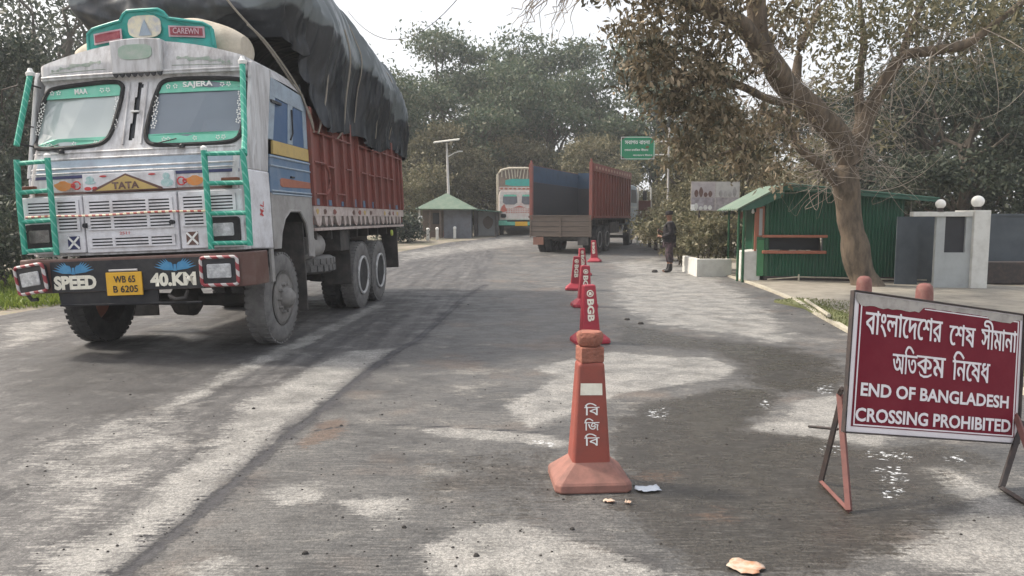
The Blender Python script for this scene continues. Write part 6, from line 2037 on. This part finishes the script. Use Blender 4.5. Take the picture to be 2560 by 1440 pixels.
mb = MB(); mb.tube([(0, 0, -0.1), (0.03, 0, 1.8)], 0.05, 8)
mb.build('shaft', stripes('red_white_pole', (0.5, 0.12, 0.1), (0.75, 0.72, 0.7), (0, 0, 1), 2.2), t, smooth=True)
mb = MB(); mb.box(-0.12, 0.12, -0.12, 0.12, -0.05, 0.35); mb.build('footing', m_conepale, t, bevel=0.02)

FH = empty('far_hut', (-3.45, 40.0, gz(0, 40)))
tag(FH, 'small far hut with a green pyramid roof left of the road', 'hut')
s2 = 40.0 / 1850
mb = MB(); mb.add([(-1.65, -0.9, 1.52), (1.55, -0.9, 1.50), (1.55, 2.0, 1.52), (-1.65, 2.0, 1.52), (-0.1, 0.5, 2.38), (-1.62, -0.86, 1.46), (1.52, -0.86, 1.44), (1.52, 1.96, 1.46), (-1.62, 1.96, 1.46)],
                   [(0, 1, 4), (1, 2, 4), (2, 3, 4), (3, 0, 4), (0, 5, 6, 1), (1, 6, 7, 2), (2, 7, 8, 3), (3, 8, 5, 0), (5, 8, 7, 6)])
mb.build('roof', m_roof, FH)
mb = MB(); mb.box(-0.2, 1.25, -0.3, 1.6, -0.1, 1.46); hw_ = mb.build('wall', M('grey_sheet_wall', (0.15, 0.16, 0.18), 0.8, (0.09, 0.09, 0.1), 3, 0.8), FH)
mb = MB(); mb.box(-1.4, -0.2, 0.3, 1.6, -0.1, 1.46); mb.build('wooden_wall', m_wood, FH)
mb = MB(); mb.box(-0.85, -0.4, 0.28, 0.3, 0.7, 1.3); mb.build('window_opening', m_dark, FH)
for x in (-1.45, -0.9, -0.35):
    mb = MB(); mb.tube([(x, -0.6, -0.1), (x, -0.6, 1.48)], 0.05, 6); mb.build('post', m_wood if x > -1.4 else m_plaster, FH)
SHD = empty('far_shed', (-1.25, 41.0, gz(0, 41)))
tag(SHD, 'dark open shed with a low roof between the far hut and the oncoming lorry', 'shed')
mb = MB(); mb.prism([(-0.95, 1.50), (0.7, 1.36), (0.7, 1.30), (-0.95, 1.44)], 'y', -0.3, 2.0); mb.build('roof', m_roof2, SHD)
mb = MB(); mb.box(-0.85, -0.65, 0.0, 1.8, -0.1, 1.4); mb.box(0.3, 0.5, 0.0, 1.8, -0.1, 1.32); mb.build('side_wall', m_chassis, SHD)
mb = MB(); mb.box(-0.65, 0.3, 0.8, 0.85, -0.1, 1.34); bw = mb.build('back_wall', m_greyplaster, SHD)
mb = MB(); blob(mb, -0.1, 0.75, 0.3, 0.35, 0.78, 12, 0.1); mb.build('brown_opening', m_wood, bw)

# ------------------------------------------------------------------ litter
def scrap(px, py, sx, sy, mat, label, rz, cat, seed):
    p = gp(px, py)
    mb = MB(); rg = random.Random(seed)
    n_ = 7
    v = []
    for j in range(n_):
        for i in range(n_):
            u, w_ = i / (n_ - 1) - 0.5, j / (n_ - 1) - 0.5
            v.append((u * sx + 0.15 * sx * noise.noise(Vector((u * 3, w_ * 3, seed))), w_ * sy + 0.2 * sy * noise.noise(Vector((w_ * 3, u * 3, seed + 3))), 0.008 + 0.018 * abs(noise.noise(Vector((u * 5, w_ * 5, seed + 7))))))
    mb.add(v, [(j * n_ + i, j * n_ + i + 1, (j + 1) * n_ + i + 1, (j + 1) * n_ + i) for j in range(n_ - 1) for i in range(n_ - 1)])
    o = mb.build('litter', mat, None, smooth=True, fix=False)
    o.location = (p.x, p.y, gz(p.x, p.y) + 0.0)
    o.rotation_euler = (0, 0, rz)
    s = o.modifiers.new('thickness', 'SOLIDIFY'); s.thickness = 0.002
    return tag(o, label, cat, 'litter on the apron')
scrap(1862, 1424, 0.14, 0.11, m_paper, 'crumpled orange and white wrapper at the bottom edge of the apron', R(-30), 'wrapper', 2)
scrap(1620, 1226, 0.13, 0.08, m_plastic, 'flat whitish plastic scrap right of the nearest bollard base', R(10), 'plastic scrap', 5)
scrap(1522, 1258, 0.055, 0.035, m_paper, 'tiny pale paper shred before the nearest bollard base', R(-20), 'paper scrap', 9)
scrap(1570, 1260, 0.03, 0.025, m_paper, 'smallest pale shred at the right corner of the bollard base', R(-20), 'paper scrap', 12)

# ------------------------------------------------------------------ the soldier
def skin_mesh(name, nodes, edges, mat, parent, sub_=2):
    me = bpy.data.meshes.new(name)
    me.from_pydata([n_[0] for n_ in nodes], edges, [])
    o = link(name, me, mat, parent)
    sk = o.modifiers.new('skin', 'SKIN')
    sk.use_smooth_shade = True
    d = me.skin_vertices[0].data
    for i, n_ in enumerate(nodes):
        r = n_[1]
        d[i].radius = r if isinstance(r, tuple) else (r, r)
        d[i].use_root = (i == 0)
    ss = o.modifiers.new('smooth', 'SUBSURF'); ss.levels = sub_; ss.render_levels = sub_
    return o
pp = gp(1672, 681)
K = 0.925
PE = empty('person', (pp.x, pp.y, pp.z), R(78))
PE.scale = (K, K, K)
tag(PE, 'soldier in dark camouflage and black boots standing on the apron facing the road', 'person')
# faces +y locally
N = [((0, 0, 0.96), 0.125), ((0, -0.01, 1.10), (0.14, 0.105)), ((0, 0.0, 1.28), (0.16, 0.11)), ((0, -0.01, 1.42), (0.12, 0.09)), ((0, 0.0, 1.50), 0.055), ((0, 0.02, 1.57), (0.07, 0.08)), ((0, 0.025, 1.65), (0.078, 0.092)), ((0, 0.015, 1.72), (0.06, 0.07))]
Ed = [(i, i + 1) for i in range(7)]
def limb(start, chain):
    last = start
    for c in chain:
        N.append(c); Ed.append((last, len(N) - 1)); last = len(N) - 1
    return last
for s in (-1, 1):
    limb(0, [((s * 0.10, 0.0, 0.86), 0.095), ((s * 0.11, 0.02 * s, 0.50), 0.06), ((s * 0.115, 0.03 * s - 0.02, 0.30), 0.058), ((s * 0.12, 0.02 * s - 0.02, 0.09), 0.042), ((s * 0.13, 0.02 * s + 0.12, 0.04), (0.04, 0.03)), ((s * 0.13, 0.02 * s + 0.18, 0.035), (0.03, 0.022))])
    wr = limb(3, [((s * 0.19, -0.01, 1.40), 0.062), ((s * 0.255, -0.06, 1.14), 0.047), ((s * 0.15, 0.17, 1.09 + 0.06 * s), 0.036), ((s * 0.09, 0.25, 1.12 + 0.07 * s), 0.026), ((s * 0.06, 0.29, 1.14 + 0.08 * s), (0.034, 0.018))])
    hx, hy, hz = s * 0.06, 0.29, 1.14 + 0.08 * s
    for k in range(4):
        o_ = -0.027 + 0.018 * k
        a = 0.03 + 0.006 * (1.5 - abs(k - 1.5))
        limb(wr, [((hx + o_ * 0.4, hy + 0.03, hz + o_), 0.0095), ((hx - s * 0.02 + o_ * 0.3, hy + 0.03 + a * 0.7, hz + o_ * 1.1), 0.009), ((hx - s * 0.045, hy + 0.02 + a * 0.4, hz + o_ * 1.1), 0.008)])
    limb(wr, [((hx - s * 0.02, hy - 0.005, hz + 0.035), 0.011), ((hx - s * 0.045, hy + 0.02, hz + 0.045), 0.009)])
body = skin_mesh('body', N, Ed, m_skin, PE)
hd = MB()
hd.lathe([(0.012, 0.0), (0.02, 0.012), (0.004, 0.045)], (0, 0.118, 1.615), 'z', 8)
for s in (-1, 1):
    hd.lathe([(0.0, -0.012), (0.012, 0.0), (0.0, 0.012)], (s * 0.033, 0.107, 1.655), 'y', 8)
    hd.lathe([(0.0, -0.012), (0.028, -0.006), (0.028, 0.006), (0.0, 0.012)], (s * 0.085, 0.02, 1.645), 'x', 10)
hd.box(-0.026, 0.026, 0.10, 0.112, 1.585, 1.593)
hd.build('face', m_skin, PE, smooth=True)
J = [((0, -0.005, 0.80), (0.235, 0.2)), ((0, -0.01, 0.96), (0.235, 0.2)), ((0, -0.01, 1.12), (0.23, 0.2)), ((0, 0.0, 1.30), (0.255, 0.215)), ((0, -0.01, 1.42), (0.145, 0.11)), ((0, 0, 1.50), (0.07, 0.07))]
JE = [(0, 1), (1, 2), (2, 3), (3, 4), (4, 5)]
for s in (-1, 1):
    for c in [((s * 0.22, -0.01, 1.40), 0.10), ((s * 0.275, -0.06, 1.14), 0.08), ((s * 0.17, 0.15, 1.09 + 0.05 * s), 0.065), ((s * 0.12, 0.21, 1.105 + 0.065 * s), 0.055)]:
        J.append(c); JE.append((4 if len([1 for e in JE if e[1] > 5]) % 4 == 0 else len(J) - 2, len(J) - 1))
skin_mesh('jacket', J, JE, m_camo, PE)
T = [((0, 0, 0.97), (0.19, 0.165))]
TE = []
for s in (-1, 1):
    last = 0
    for c in [((s * 0.095, 0.0, 0.84), 0.125), ((s * 0.11, 0.02 * s, 0.52), 0.10), ((s * 0.115, 0.03 * s - 0.02, 0.36), 0.092), ((s * 0.115, 0.025 * s - 0.02, 0.27), 0.066)]:
        T.append(c); TE.append((last, len(T) - 1)); last = len(T) - 1
skin_mesh('trousers', T, TE, m_camo2, PE)
for s in (-1, 1):
    skin_mesh('boot', [((s * 0.117, 0.025 * s - 0.02, 0.30), 0.066), ((s * 0.12, 0.02 * s - 0.02, 0.10), 0.056), ((s * 0.125, 0.02 * s + 0.05, 0.05), (0.052, 0.05)), ((s * 0.13, 0.02 * s + 0.16, 0.042), (0.05, 0.04)), ((s * 0.12, 0.02 * s - 0.055, 0.045), (0.045, 0.045))], [(0, 1), (1, 2), (2, 3), (1, 4)], m_boot, PE)
mb = MB(); mb.lathe([(0.107, 1.675), (0.112, 1.70), (0.112, 1.75), (0.10, 1.785), (0.0, 1.79)], (0, 0.012, 0), 'z', 18)
mb.prism([(-0.075, 0.10), (0.075, 0.10), (0.06, 0.18), (0, 0.195), (-0.06, 0.18)], 'z', 1.68, 1.69)
mb.build('cap', m_camo, PE, smooth=True)
mb = MB(); mb.lathe([(0.215, 1.02), (0.222, 1.03), (0.222, 1.07), (0.215, 1.08)], axis='z', n=20)
mb.v = [(x, y * 0.78 - 0.005, z) for x, y, z in mb.v]
mb.build('belt', m_boot, PE)
mb = MB(); mb.box(-0.12, 0.12, -0.2, -0.13, 1.05, 1.2); mb.build('pouch', m_camo, PE, bevel=0.03)
mb = MB()
mb.tube([(-0.30, 0.25, 1.30), (0.05, 0.32, 1.22), (0.1, 0.33, 1.2)], 0.016, 6)
mb.prism([(0.05, 1.16), (0.34, 1.05), (0.36, 1.12), (0.1, 1.25)], 'y', 0.30, 0.335)
mb.prism([(-0.02, 1.08), (0.03, 1.07), (0.05, 1.2), (0.0, 1.22)], 'y', 0.305, 0.33)
rf_ = mb.build('rifle', m_boot, None, bevel=0.004)
rf_.matrix_world = Matrix.Translation(pp) @ Matrix.Rotation(R(78), 4, 'Z') @ Matrix.Scale(K, 4)
tag(rf_, 'black rifle held across the chest of the soldier', 'rifle')
q = gp(1637, 681)
mb = MB(); mb.lathe([(0.0, 0.0), (0.06, 0.0), (0.075, 0.03), (0.05, 0.07), (0.0, 0.08)], axis='z', n=9)
mb.v = [(x * (1.2 + 0.3 * noise.noise(Vector((x * 30, y * 30, 2)))), y, z) for x, y, z in mb.v]
o = mb.build('stone', m_stone, None, smooth=True); o.location = q
tag(o, 'dark stone lying left of the soldier boots', 'stone', 'stones on the apron')
for px_, py_ in ((1568, 800), (1602, 810)):
    c = o.copy(); C.objects.link(c); c.location = gp(px_, py_); c.scale = (0.5, 0.5, 0.4)
    c['label'] = 'small dark stone on the apron right of the row of bollards'
    c['group'] = 'small stones right of the bollards'

mb = MB()
w0, w1 = at(955, 95, 30), at(1150, -10, 24)
mb.tube([w0.lerp(w1, t) + Vector((0, 0, -0.5 * 4 * t * (1 - t))) for t in np.linspace(-0.6, 1.6, 24)], 0.014, 4)
tag(mb.build('overhead_wire', m_darkiron, None), 'thin overhead wire crossing the pale sky', 'wire')

# ------------------------------------------------------------------ trees
def limb_pts(rg, a, b, n=6, wob=0.25):
    pts = []
    for i in range(n + 1):
        t = i / n
        o = Vector((rg.gauss(0, wob), rg.gauss(0, wob), rg.gauss(0, wob * 0.6))) * (math.sin(t * math.pi))
        pts.append(a.lerp(b, t) + o)
    return pts

def tree_meshes(seed, h, rad, z0, nb, nleaf, L, W, flat, spread, mat, bark):
    rg = random.Random(seed)
    blobs = []
    for i in range(nb):
        a = rg.uniform(0, 6.28); k = rg.uniform(0.0, 1.0) ** 0.6
        z = z0 + (h - z0) * rg.uniform(0.05, 0.93)
        e = 1 - abs((z - z0) / (h - z0) - 0.42) ** 1.5 * 1.1
        r = rad * k * max(0.25, e) * 0.8
        s = rad * rg.uniform(0.26, 0.44)
        blobs.append(((r * math.cos(a), r * math.sin(a), z), (s, s, s * flat)))
    cm = leaves(*cloud(seed, blobs, nleaf, L, W, spread), 'crown')
    cm.materials.append(mat)
    mb = MB()
    top = Vector((rg.gauss(0, 0.4), rg.gauss(0, 0.4), z0 + (h - z0) * 0.55))
    r0 = 0.022 * h + 0.08
    tp = limb_pts(rg, Vector((0, 0, -0.3)), top, 7, 0.2)
    mb.tube(tp, [r0 * (1.25 if i == 0 else 1 - 0.09 * i) for i in range(8)], 9)
    for b in blobs:
        c = Vector(b[0])
        k = min(6, max(2, int(7 * c.z / top.z * 0.6)))
        mb.tube(limb_pts(rg, tp[k], c, 5, 0.25), [r0 * 0.4 * (1 - 0.16 * i) for i in range(6)], 5)
    tm = mb.build('trunk', bark, None, smooth=True)
    me = tm.data
    bpy.data.objects.remove(tm)
    return cm, me

def plant(kind, meshes, loc, s, rz, label, cat, group, sz=None):
    t = empty(kind, loc, rz)
    t.scale = (s, s, sz or s)
    tag(t, label, cat, group)
    a = bpy.data.objects.new('crown', meshes[0]); b = bpy.data.objects.new('trunk', meshes[1])
    for o in (a, b):
        C.objects.link(o); o.parent = t
    return t
FAR = [tree_meshes(100 + i, 14.5, 5.4, 2.6, 22, 13000, 0.36, 0.15, 0.42, 0.55, L_far, m_bark2) for i in range(4)]
WARM = [tree_meshes(200 + i, 7.0, 3.2, 0.8, 16, 9000, 0.26, 0.11, 0.6, 0.36, L_warm, m_bark2) for i in range(2)]
DARK = [tree_meshes(300 + i, 10.5, 4.2, 1.6, 22, 15000, 0.25, 0.12, 0.6, 0.36, L_dark, m_bark2) for i in range(2)]
GF = 'hazy trees closing the view down the road'
def far(px, d, top, v, rz, label, s=None):
    x = (px - 1280) / 1850 * d
    z = gz(x, d)
    s = (CAM_H + (545 - top) * d / 1850 - z) / 14.3
    plant('tree', FAR[v], (x, d, z), max(s, 0.75) if top < 300 else s, rz, label, 'tree', GF, s)
for a in ((955, 52, 130, 0, 0.3, 'hazy tree directly right of the black tarpaulin'),
          (1090, 60, 88, 1, 1.2, 'hazy layered tree rising highest above the solar lamp'),
          (1180, 54, 120, 2, 2.2, 'hazy green tree between the solar lamp and the oncoming lorry'),
          (1290, 60, 92, 3, 0.8, 'tall hazy tree above the oncoming lorry'),
          (1375, 55, 150, 0, 3.4, 'hazy tree rising behind the open lorry left side'),
          (1450, 62, 118, 1, 4.1, 'hazy tree rising behind the open lorry right side'),
          (1550, 56, 130, 2, 5.0, 'hazy tree behind the green road sign'),
          (1640, 60, 100, 3, 2.9, 'hazy tree behind the top of the thin sign mast'),
          (1010, 66, 170, 2, 4.4, 'paler hazy tree farther back behind the tarpaulin rear'),
          (1235, 70, 140, 0, 5.5, 'faint hazy tree far back over the road, between two taller ones'),
          (1750, 52, 170, 1, 0.1, 'hazy tree behind the faded picture board'),
          (1860, 48, 230, 0, 1.9, 'hazy tree behind the left slope of the green hut'),
          (840, 56, 120, 3, 1.0, 'hazy tree hidden mostly behind the black tarpaulin')):
    far(*a)
GW = 'dusty olive bushes and small trees at the foot of the hazy trees'
def warm(px, d, top, v, rz, label, wide=1.0):
    x = (px - 1280) / 1850 * d
    z = gz(x, d)
    s = (CAM_H + (545 - top) * d / 1850 - z) / 6.9
    plant('small_tree', WARM[v], (x, d, z), s * wide, rz, label, 'small tree', GW, s)
for a in ((1030, 47, 330, 0, 0.4, 'dusty olive tree right behind the tarpaulin rear edge'),
          (1120, 50, 300, 1, 1.4, 'dusty olive tree behind the solar lamp pole'),
          (1010, 43, 440, 1, 3.0, 'low pale bush left of the far green-roofed hut'),
          (1215, 49, 360, 0, 2.4, 'dusty olive tree left of the oncoming lorry canvas'),
          (1300, 52, 330, 1, 4.0, 'dusty olive tree over the oncoming lorry'),
          (1400, 50, 350, 0, 5.1, 'dusty olive tree above the open lorry blue inside'),
          (1500, 48, 330, 1, 0.9, 'dusty olive tree above the open lorry red side'),
          (1590, 44, 400, 0, 1.8, 'dusty olive small tree under the green road sign'),
          (1690, 31, 330, 1, 2.7, 'sunlit yellowish tree behind the soldier'),
          (1760, 28, 390, 0, 3.3, 'sunlit olive tree behind the faded picture board'),
          (1850, 29, 350, 1, 4.6, 'olive tree behind the porch of the green hut', 1.2),
          (1960, 27, 330, 0, 5.6, 'olive tree behind the ridge of the green hut', 1.2)):
    warm(*a)
SPARSE = [tree_meshes(350 + i, 10.5, 4.2, 2.5, 20, 4500, 0.24, 0.11, 0.6, 0.42, L_dark, m_bark2) for i in range(2)]
GD = 'dark leafy trees behind the hut and booth'
def darkt(px, d, top, v, rz, label, wide=1.0, group=GD, kinds=None):
    x = (px - 1280) / 1850 * d
    s = (CAM_H + (545 - top) * d / 1850) / 10.3
    plant('leafy_tree', (kinds or DARK)[v], (x, d, gz(x, d)), s * wide, rz, label, 'tree', group, s)
for a in ((2040, 30, 260, 0, 0.5, 'dark tree seen through the fork of the big trunk'),
          (2180, 27, 260, 1, 1.5, 'dark leafy tree right behind the right roof end of the hut'),
          (2310, 25, 190, 0, 2.6, 'dark leafy tree above the left globe lamp'),
          (2420, 22, 130, 1, 3.6, 'darkest leafy tree right above the booth pillar lamp'),
          (2560, 23, 60, 0, 4.4, 'dark leafy tree filling the right edge of the view'),
          (2250, 36, -20, 1, 5.2, 'tall dark tree farther back above the hut roof'),
          (2440, 34, -60, 0, 0.2, 'tall dark tree farther back at the upper right'),
          (2700, 28, -80, 1, 1.1, 'dark tree just beyond the right edge')):
    darkt(*a, kinds=SPARSE if a[1] >= 34 or a[0] == 2560 else DARK)
GLf = 'dark trees on the left verge'
for a in ((-40, 20, 110, 0, 0.9, 'dark leafy tree at the left edge behind the lorry cab', 1.0, GLf),
          (70, 27, 230, 1, 2.2, 'dark leafy tree on the verge left of the windscreen', 1.0, GLf),
          (150, 34, -60, 0, 3.1, 'taller thin tree behind the lorry, above its left corner', 1.0, GLf),
          (-160, 30, -150, 1, 4.0, 'tall tree in the upper left corner', 1.1, GLf),
          (330, 40, -40, 0, 5.0, 'tree hidden behind the lorry cab and load', 1.0, GLf),
          (20, 42, 0, 1, 5.9, 'farther tree in the upper left, sky showing through it', 1.0, GLf)):
    darkt(*a, kinds=SPARSE if a[1] >= 30 else DARK)

# shrubs: on the planter, by the soldier and on the left verge
def shrub(loc, r, h, n, L, W, mat, label, group, seed, flat=0.8):
    rg = random.Random(seed)
    t = empty('shrub', loc)
    tag(t, label, 'shrub', group)
    bl = [((rg.gauss(0, r * 0.45), rg.gauss(0, r * 0.4), h * rg.uniform(0.25, 0.9)), (r * 0.5, r * 0.5, r * 0.5 * flat)) for _ in range(9)]
    me = leaves(*cloud(seed, bl, n, L, W, r * 0.18), 'foliage')
    link('foliage', me, mat, t)
    for k in range(4):
        mb = MB()
        b = Vector(bl[k][0])
        mb.tube(limb_pts(rg, Vector((rg.gauss(0, r * .15), rg.gauss(0, r * .15), -0.05)), b, 4, 0.05), [0.02, 0.017, 0.014, 0.01, 0.006], 5)
        mb.build('stem', m_bark2, t)
GSh = 'shrubs around the planter wall'
shrub((5.15, 19.6, 0.1), 0.5, 1.35, 1100, 0.13, 0.05, L_warm, 'leafy olive shrub inside the white planter wall', GSh, 51)
shrub((5.75, 20.4, 0.1), 0.6, 1.4, 2200, 0.13, 0.05, L_warm, 'yellowish shrub between the planter and the porch posts', GSh, 52)
shrub((5.2, 22.6, 0.1), 0.6, 0.9, 1500, 0.14, 0.05, L_warm, 'low olive shrub right of the soldier', GSh, 53)
shrub((5.4, 24.5, 0.1), 0.9, 1.9, 2600, 0.15, 0.06, L_warm, 'olive shrub under the faded picture board', GSh, 54)
shrub((6.2, 28.5, 0.15), 1.1, 1.9, 2600, 0.18, 0.07, L_warm, 'olive shrub at the foot of the thin sign mast', GSh, 55)
GSl = 'undergrowth on the left verge'
shrub((-10.6, 15.2, 0), 1.2, 1.7, 4200, 0.16, 0.06, L_dark, 'dark bush at the left edge beside the mint guard rail', GSl, 61)
shrub((-9.0, 17.5, 0), 1.1, 1.2, 3600, 0.15, 0.06, L_dark, 'low dark bush behind the left end of the bumper', GSl, 62)
shrub((-12.5, 18.5, 0), 1.6, 2.8, 4600, 0.18, 0.07, L_dark, 'taller dark bush at the far left edge', GSl, 63)
shrub((-5.6, 36.0, 0.3), 1.2, 1.3, 3000, 0.2, 0.08, L_dark, 'dark bush left of the far green-roofed hut', GSl, 64)

# ---- the big leaning tree with the forked trunk
BT = empty('big_forked_tree', (7.48, 16.1, 0))
tag(BT, 'big leaning tree with a forked mottled trunk in front of the green hut', 'tree')
O_ = Vector((7.48, 16.1, 0))
def P3(px, py, d):
    return at(px, py, d) - O_
def branch(name, pts, mat=m_bark, n=10, parent=BT):
    P = [P3(*p[:3]) for p in pts]
    rr = [p[3] for p in pts]
    out, ro = [], []
    for i in range(len(P) - 1):
        a = P[max(i - 1, 0)]; b = P[i]; c = P[i + 1]; d = P[min(i + 2, len(P) - 1)]
        for k in range(5):
            t = k / 5
            q = 0.5 * ((2 * b) + (c - a) * t + (2 * a - 5 * b + 4 * c - d) * t * t + (3 * b - a - 3 * c + d) * t ** 3)
            r = rr[i] + (rr[i + 1] - rr[i]) * t
            q += Vector((noise.noise(q * 1.3), noise.noise(q * 1.3 + Vector((5, 0, 0))), 0)) * r * 0.4
            out.append(q); ro.append(r * (1 + 0.22 * noise.noise(q * 2.5)))
    out.append(P[-1]); ro.append(rr[-1])
    mb = MB(); mb.tube(out, ro, n)
    return mb.build(name, mat, parent, smooth=True)
branch('trunk', [(2172, 745, 15.9, 0.38), (2158, 690, 15.95, 0.295), (2135, 620, 16, 0.265), (2116, 530, 16, 0.255), (2113, 450, 16, 0.265), (2125, 385, 16, 0.27)], n=14)
branch('limb', [(2122, 410, 16, 0.27), (2100, 345, 15.8, 0.26), (2045, 285, 15.4, 0.235), (1975, 225, 14.8, 0.225), (1920, 150, 14.3, 0.205), (1885, 95, 14, 0.17), (1830, 50, 13.6, 0.15), (1740, 15, 13.2, 0.11), (1620, -30, 12.8, 0.07), (1480, -60, 12.0, 0.045)])
branch('limb', [(1905, 120, 14.1, 0.17), (1895, 60, 14.1, 0.17), (1880, -20, 14.1, 0.15), (1860, -120, 14, 0.11)])
branch('limb', [(2128, 400, 16, 0.22), (2155, 330, 16, 0.18), (2185, 250, 15.9, 0.15), (2225, 180, 15.6, 0.115), (2262, 138, 15.3, 0.10), (2330, 127, 15, 0.095), (2420, 108, 14.8, 0.08), (2500, 50, 14.6, 0.06), (2590, -20, 14.5, 0.07)])
branch('limb', [(2250, 150, 15.4, 0.09), (2275, 80, 15.4, 0.075), (2300, 20, 15.4, 0.06), (2330, -60, 15.4, 0.04)])
branch('limb', [(1985, 235, 15, 0.10), (2000, 120, 15.2, 0.08), (2040, 40, 15.4, 0.06), (2060, -50, 15.5, 0.05)])
branch('limb', [(2135, 380, 16, 0.13), (2150, 300, 16.1, 0.11), (2148, 210, 16.2, 0.09), (2160, 110, 16.3, 0.07), (2150, 0, 16.4, 0.05), (2160, -90, 16.4, 0.03)])
branch('limb', [(2015, 265, 15.2, 0.10), (1930, 250, 14.4, 0.08), (1850, 215, 13.6, 0.065), (1770, 200, 13.1, 0.05), (1690, 230, 12.8, 0.03)])
branch('limb', [(1990, 240, 15, 0.09), (1930, 330, 14.6, 0.07), (1850, 370, 13.9, 0.05), (1760, 400, 13.2, 0.03)])
branch('limb', [(2105, 480, 16, 0.13), (2060, 420, 15.9, 0.11), (2000, 370, 15.6, 0.09), (1960, 300, 15.2, 0.07), (1900, 280, 14.6, 0.05)])
rg = random.Random(77)
tw = MB()
def twig(a, b, r0, wob, mbx=tw, sag=0.2):
    o1, o2 = [Vector((rg.gauss(0, wob), rg.gauss(0, wob), rg.gauss(0, wob))) for _ in range(2)]
    pts = []
    for i in range(13):
        t = i / 12
        pts.append(a.lerp(b, t) + o1 * math.sin(t * 3.14) + o2 * math.sin(t * 6.28) * 0.6 + Vector((0, 0, -sag * 4 * t * (1 - t))))
    mbx.tube(pts, [r0 * (1 - 0.065 * i) for i in range(13)], 4)
anch = [(2122, 410, 16), (2100, 345, 15.8), (2045, 285, 15.4), (1975, 225, 14.8), (1920, 150, 14.3), (2155, 330, 16), (2185, 250, 15.9), (2225, 180, 15.6), (2262, 138, 15.3), (2118, 500, 16), (2060, 420, 15.9), (1900, 280, 14.6), (2330, 125, 15), (2440, 95, 14.8)]
for k in range(300):
    a = rg.choice(anch[:9] + anch[10:])
    s = P3(a[0] + rg.gauss(0, 22), a[1] + rg.gauss(0, 22), a[2] + rg.gauss(0, 0.15))
    ang = rg.uniform(0, 6.28)
    l_ = rg.uniform(60, 260)
    e = P3(a[0] + l_ * math.cos(ang), min(465 + rg.gauss(0, 15), a[1] + l_ * math.sin(ang) * 0.8 + 50), a[2] + rg.gauss(0, 0.7))
    twig(s, e, rg.uniform(0.004, 0.010), 0.3, sag=rg.uniform(-0.1, 0.35))
twm = tw.build('tangled_twigs', m_twig, BT)
twm['kind'] = 'stuff'
tw2 = MB()                                              # bare drooping twigs at the top of the view
for k in range(26):
    x = rg.uniform(1290, 1440)
    s = P3(1480 + rg.gauss(0, 30), -70 + rg.gauss(0, 15), 12.0)
    m_ = P3(x + 20, -10 + rg.gauss(0, 15), 11.8)
    e = P3(x + rg.gauss(-8, 12), rg.uniform(25, 115), 11.7 + rg.gauss(0, 0.3))
    tw2.tube(limb_pts(rg, s, m_, 4, 0.06) + limb_pts(rg, m_, e, 5, 0.05)[1:], [0.013 * (1 - 0.08 * i) for i in range(10)], 4)
o = tw2.build('bare_twigs', m_twig, BT); o['kind'] = 'stuff'
mb1 = [((px, py, d), r * 0.86) for px, py, d, r in ((1570, 10, 12.6, 0.75), (1650, 60, 12.8, 0.8), (1600, 130, 12.7, 0.7), (1720, 140, 13, 0.8), (1660, 210, 12.9, 0.75), (1760, 230, 13.1, 0.8), (1700, 300, 13, 0.7), (1790, 340, 13.3, 0.8), (1730, 380, 13.1, 0.55), (1860, 300, 13.8, 0.7), (1870, 400, 14, 0.65), (1830, 150, 13.5, 0.7), (1760, 30, 13.2, 0.8), (1700, -60, 13, 1.0), (1820, -40, 13.6, 0.9), (1950, 330, 14.5, 0.6), (1960, 60, 14.3, 0.7), (1930, 440, 14.6, 0.5))]
bl = [(tuple(P3(*c)), (r, r, r * 0.8)) for c, r in mb1]
me = leaves(*cloud(501, bl, 10500, 0.145, 0.052, 0.17, 0.9, 15), 'crown')
link('crown', me, L_big, BT)
mb2 = [((px, py, d), r) for px, py, d, r in ((2010, 20, 15, 0.8), (2080, 90, 15.5, 0.8), (2150, 20, 15.7, 0.9), (2140, 150, 15.9, 0.6), (2230, 60, 15.6, 0.8), (2330, 40, 15.3, 0.9), (2400, 150, 15.2, 0.5), (2440, 20, 15, 0.9), (2540, 60, 14.8, 0.8), (2080, 220, 16.2, 0.6), (2200, 330, 16.5, 0.4), (2300, 200, 15.6, 0.4), (2540, 160, 14.8, 0.5))]
bl = [(tuple(P3(*c)), (r, r, r * 0.75)) for c, r in mb2]
me = leaves(*cloud(502, bl, 5500, 0.14, 0.055, 0.24, 0.6, 12), 'crown')
link('crown', me, L_warm, BT)

# ------------------------------------------------------------------ the hazy air
mb = MB(); mb.box(-140, 140, -75, 150, -1.3, 27)
hz = mb.build('haze', None, None)
m_h = bpy.data.materials.new('hazy_air'); m_h.use_nodes = True
nt = m_h.node_tree
nt.nodes.remove(nt.nodes['Principled BSDF'])
pv = nt.nodes.new('ShaderNodeVolumePrincipled')
pv.inputs['Color'].default_value = (0.88, 0.92, 0.97, 1)
pv.inputs['Density'].default_value = 0.0012
pv.inputs['Anisotropy'].default_value = 0.2
nt.links.new(pv.outputs[0], nt.nodes['Material Output'].inputs['Volume'])
hz.data.materials.append(m_h)
struct(hz, 'stuff', 'thin pale haze filling the air over the road')
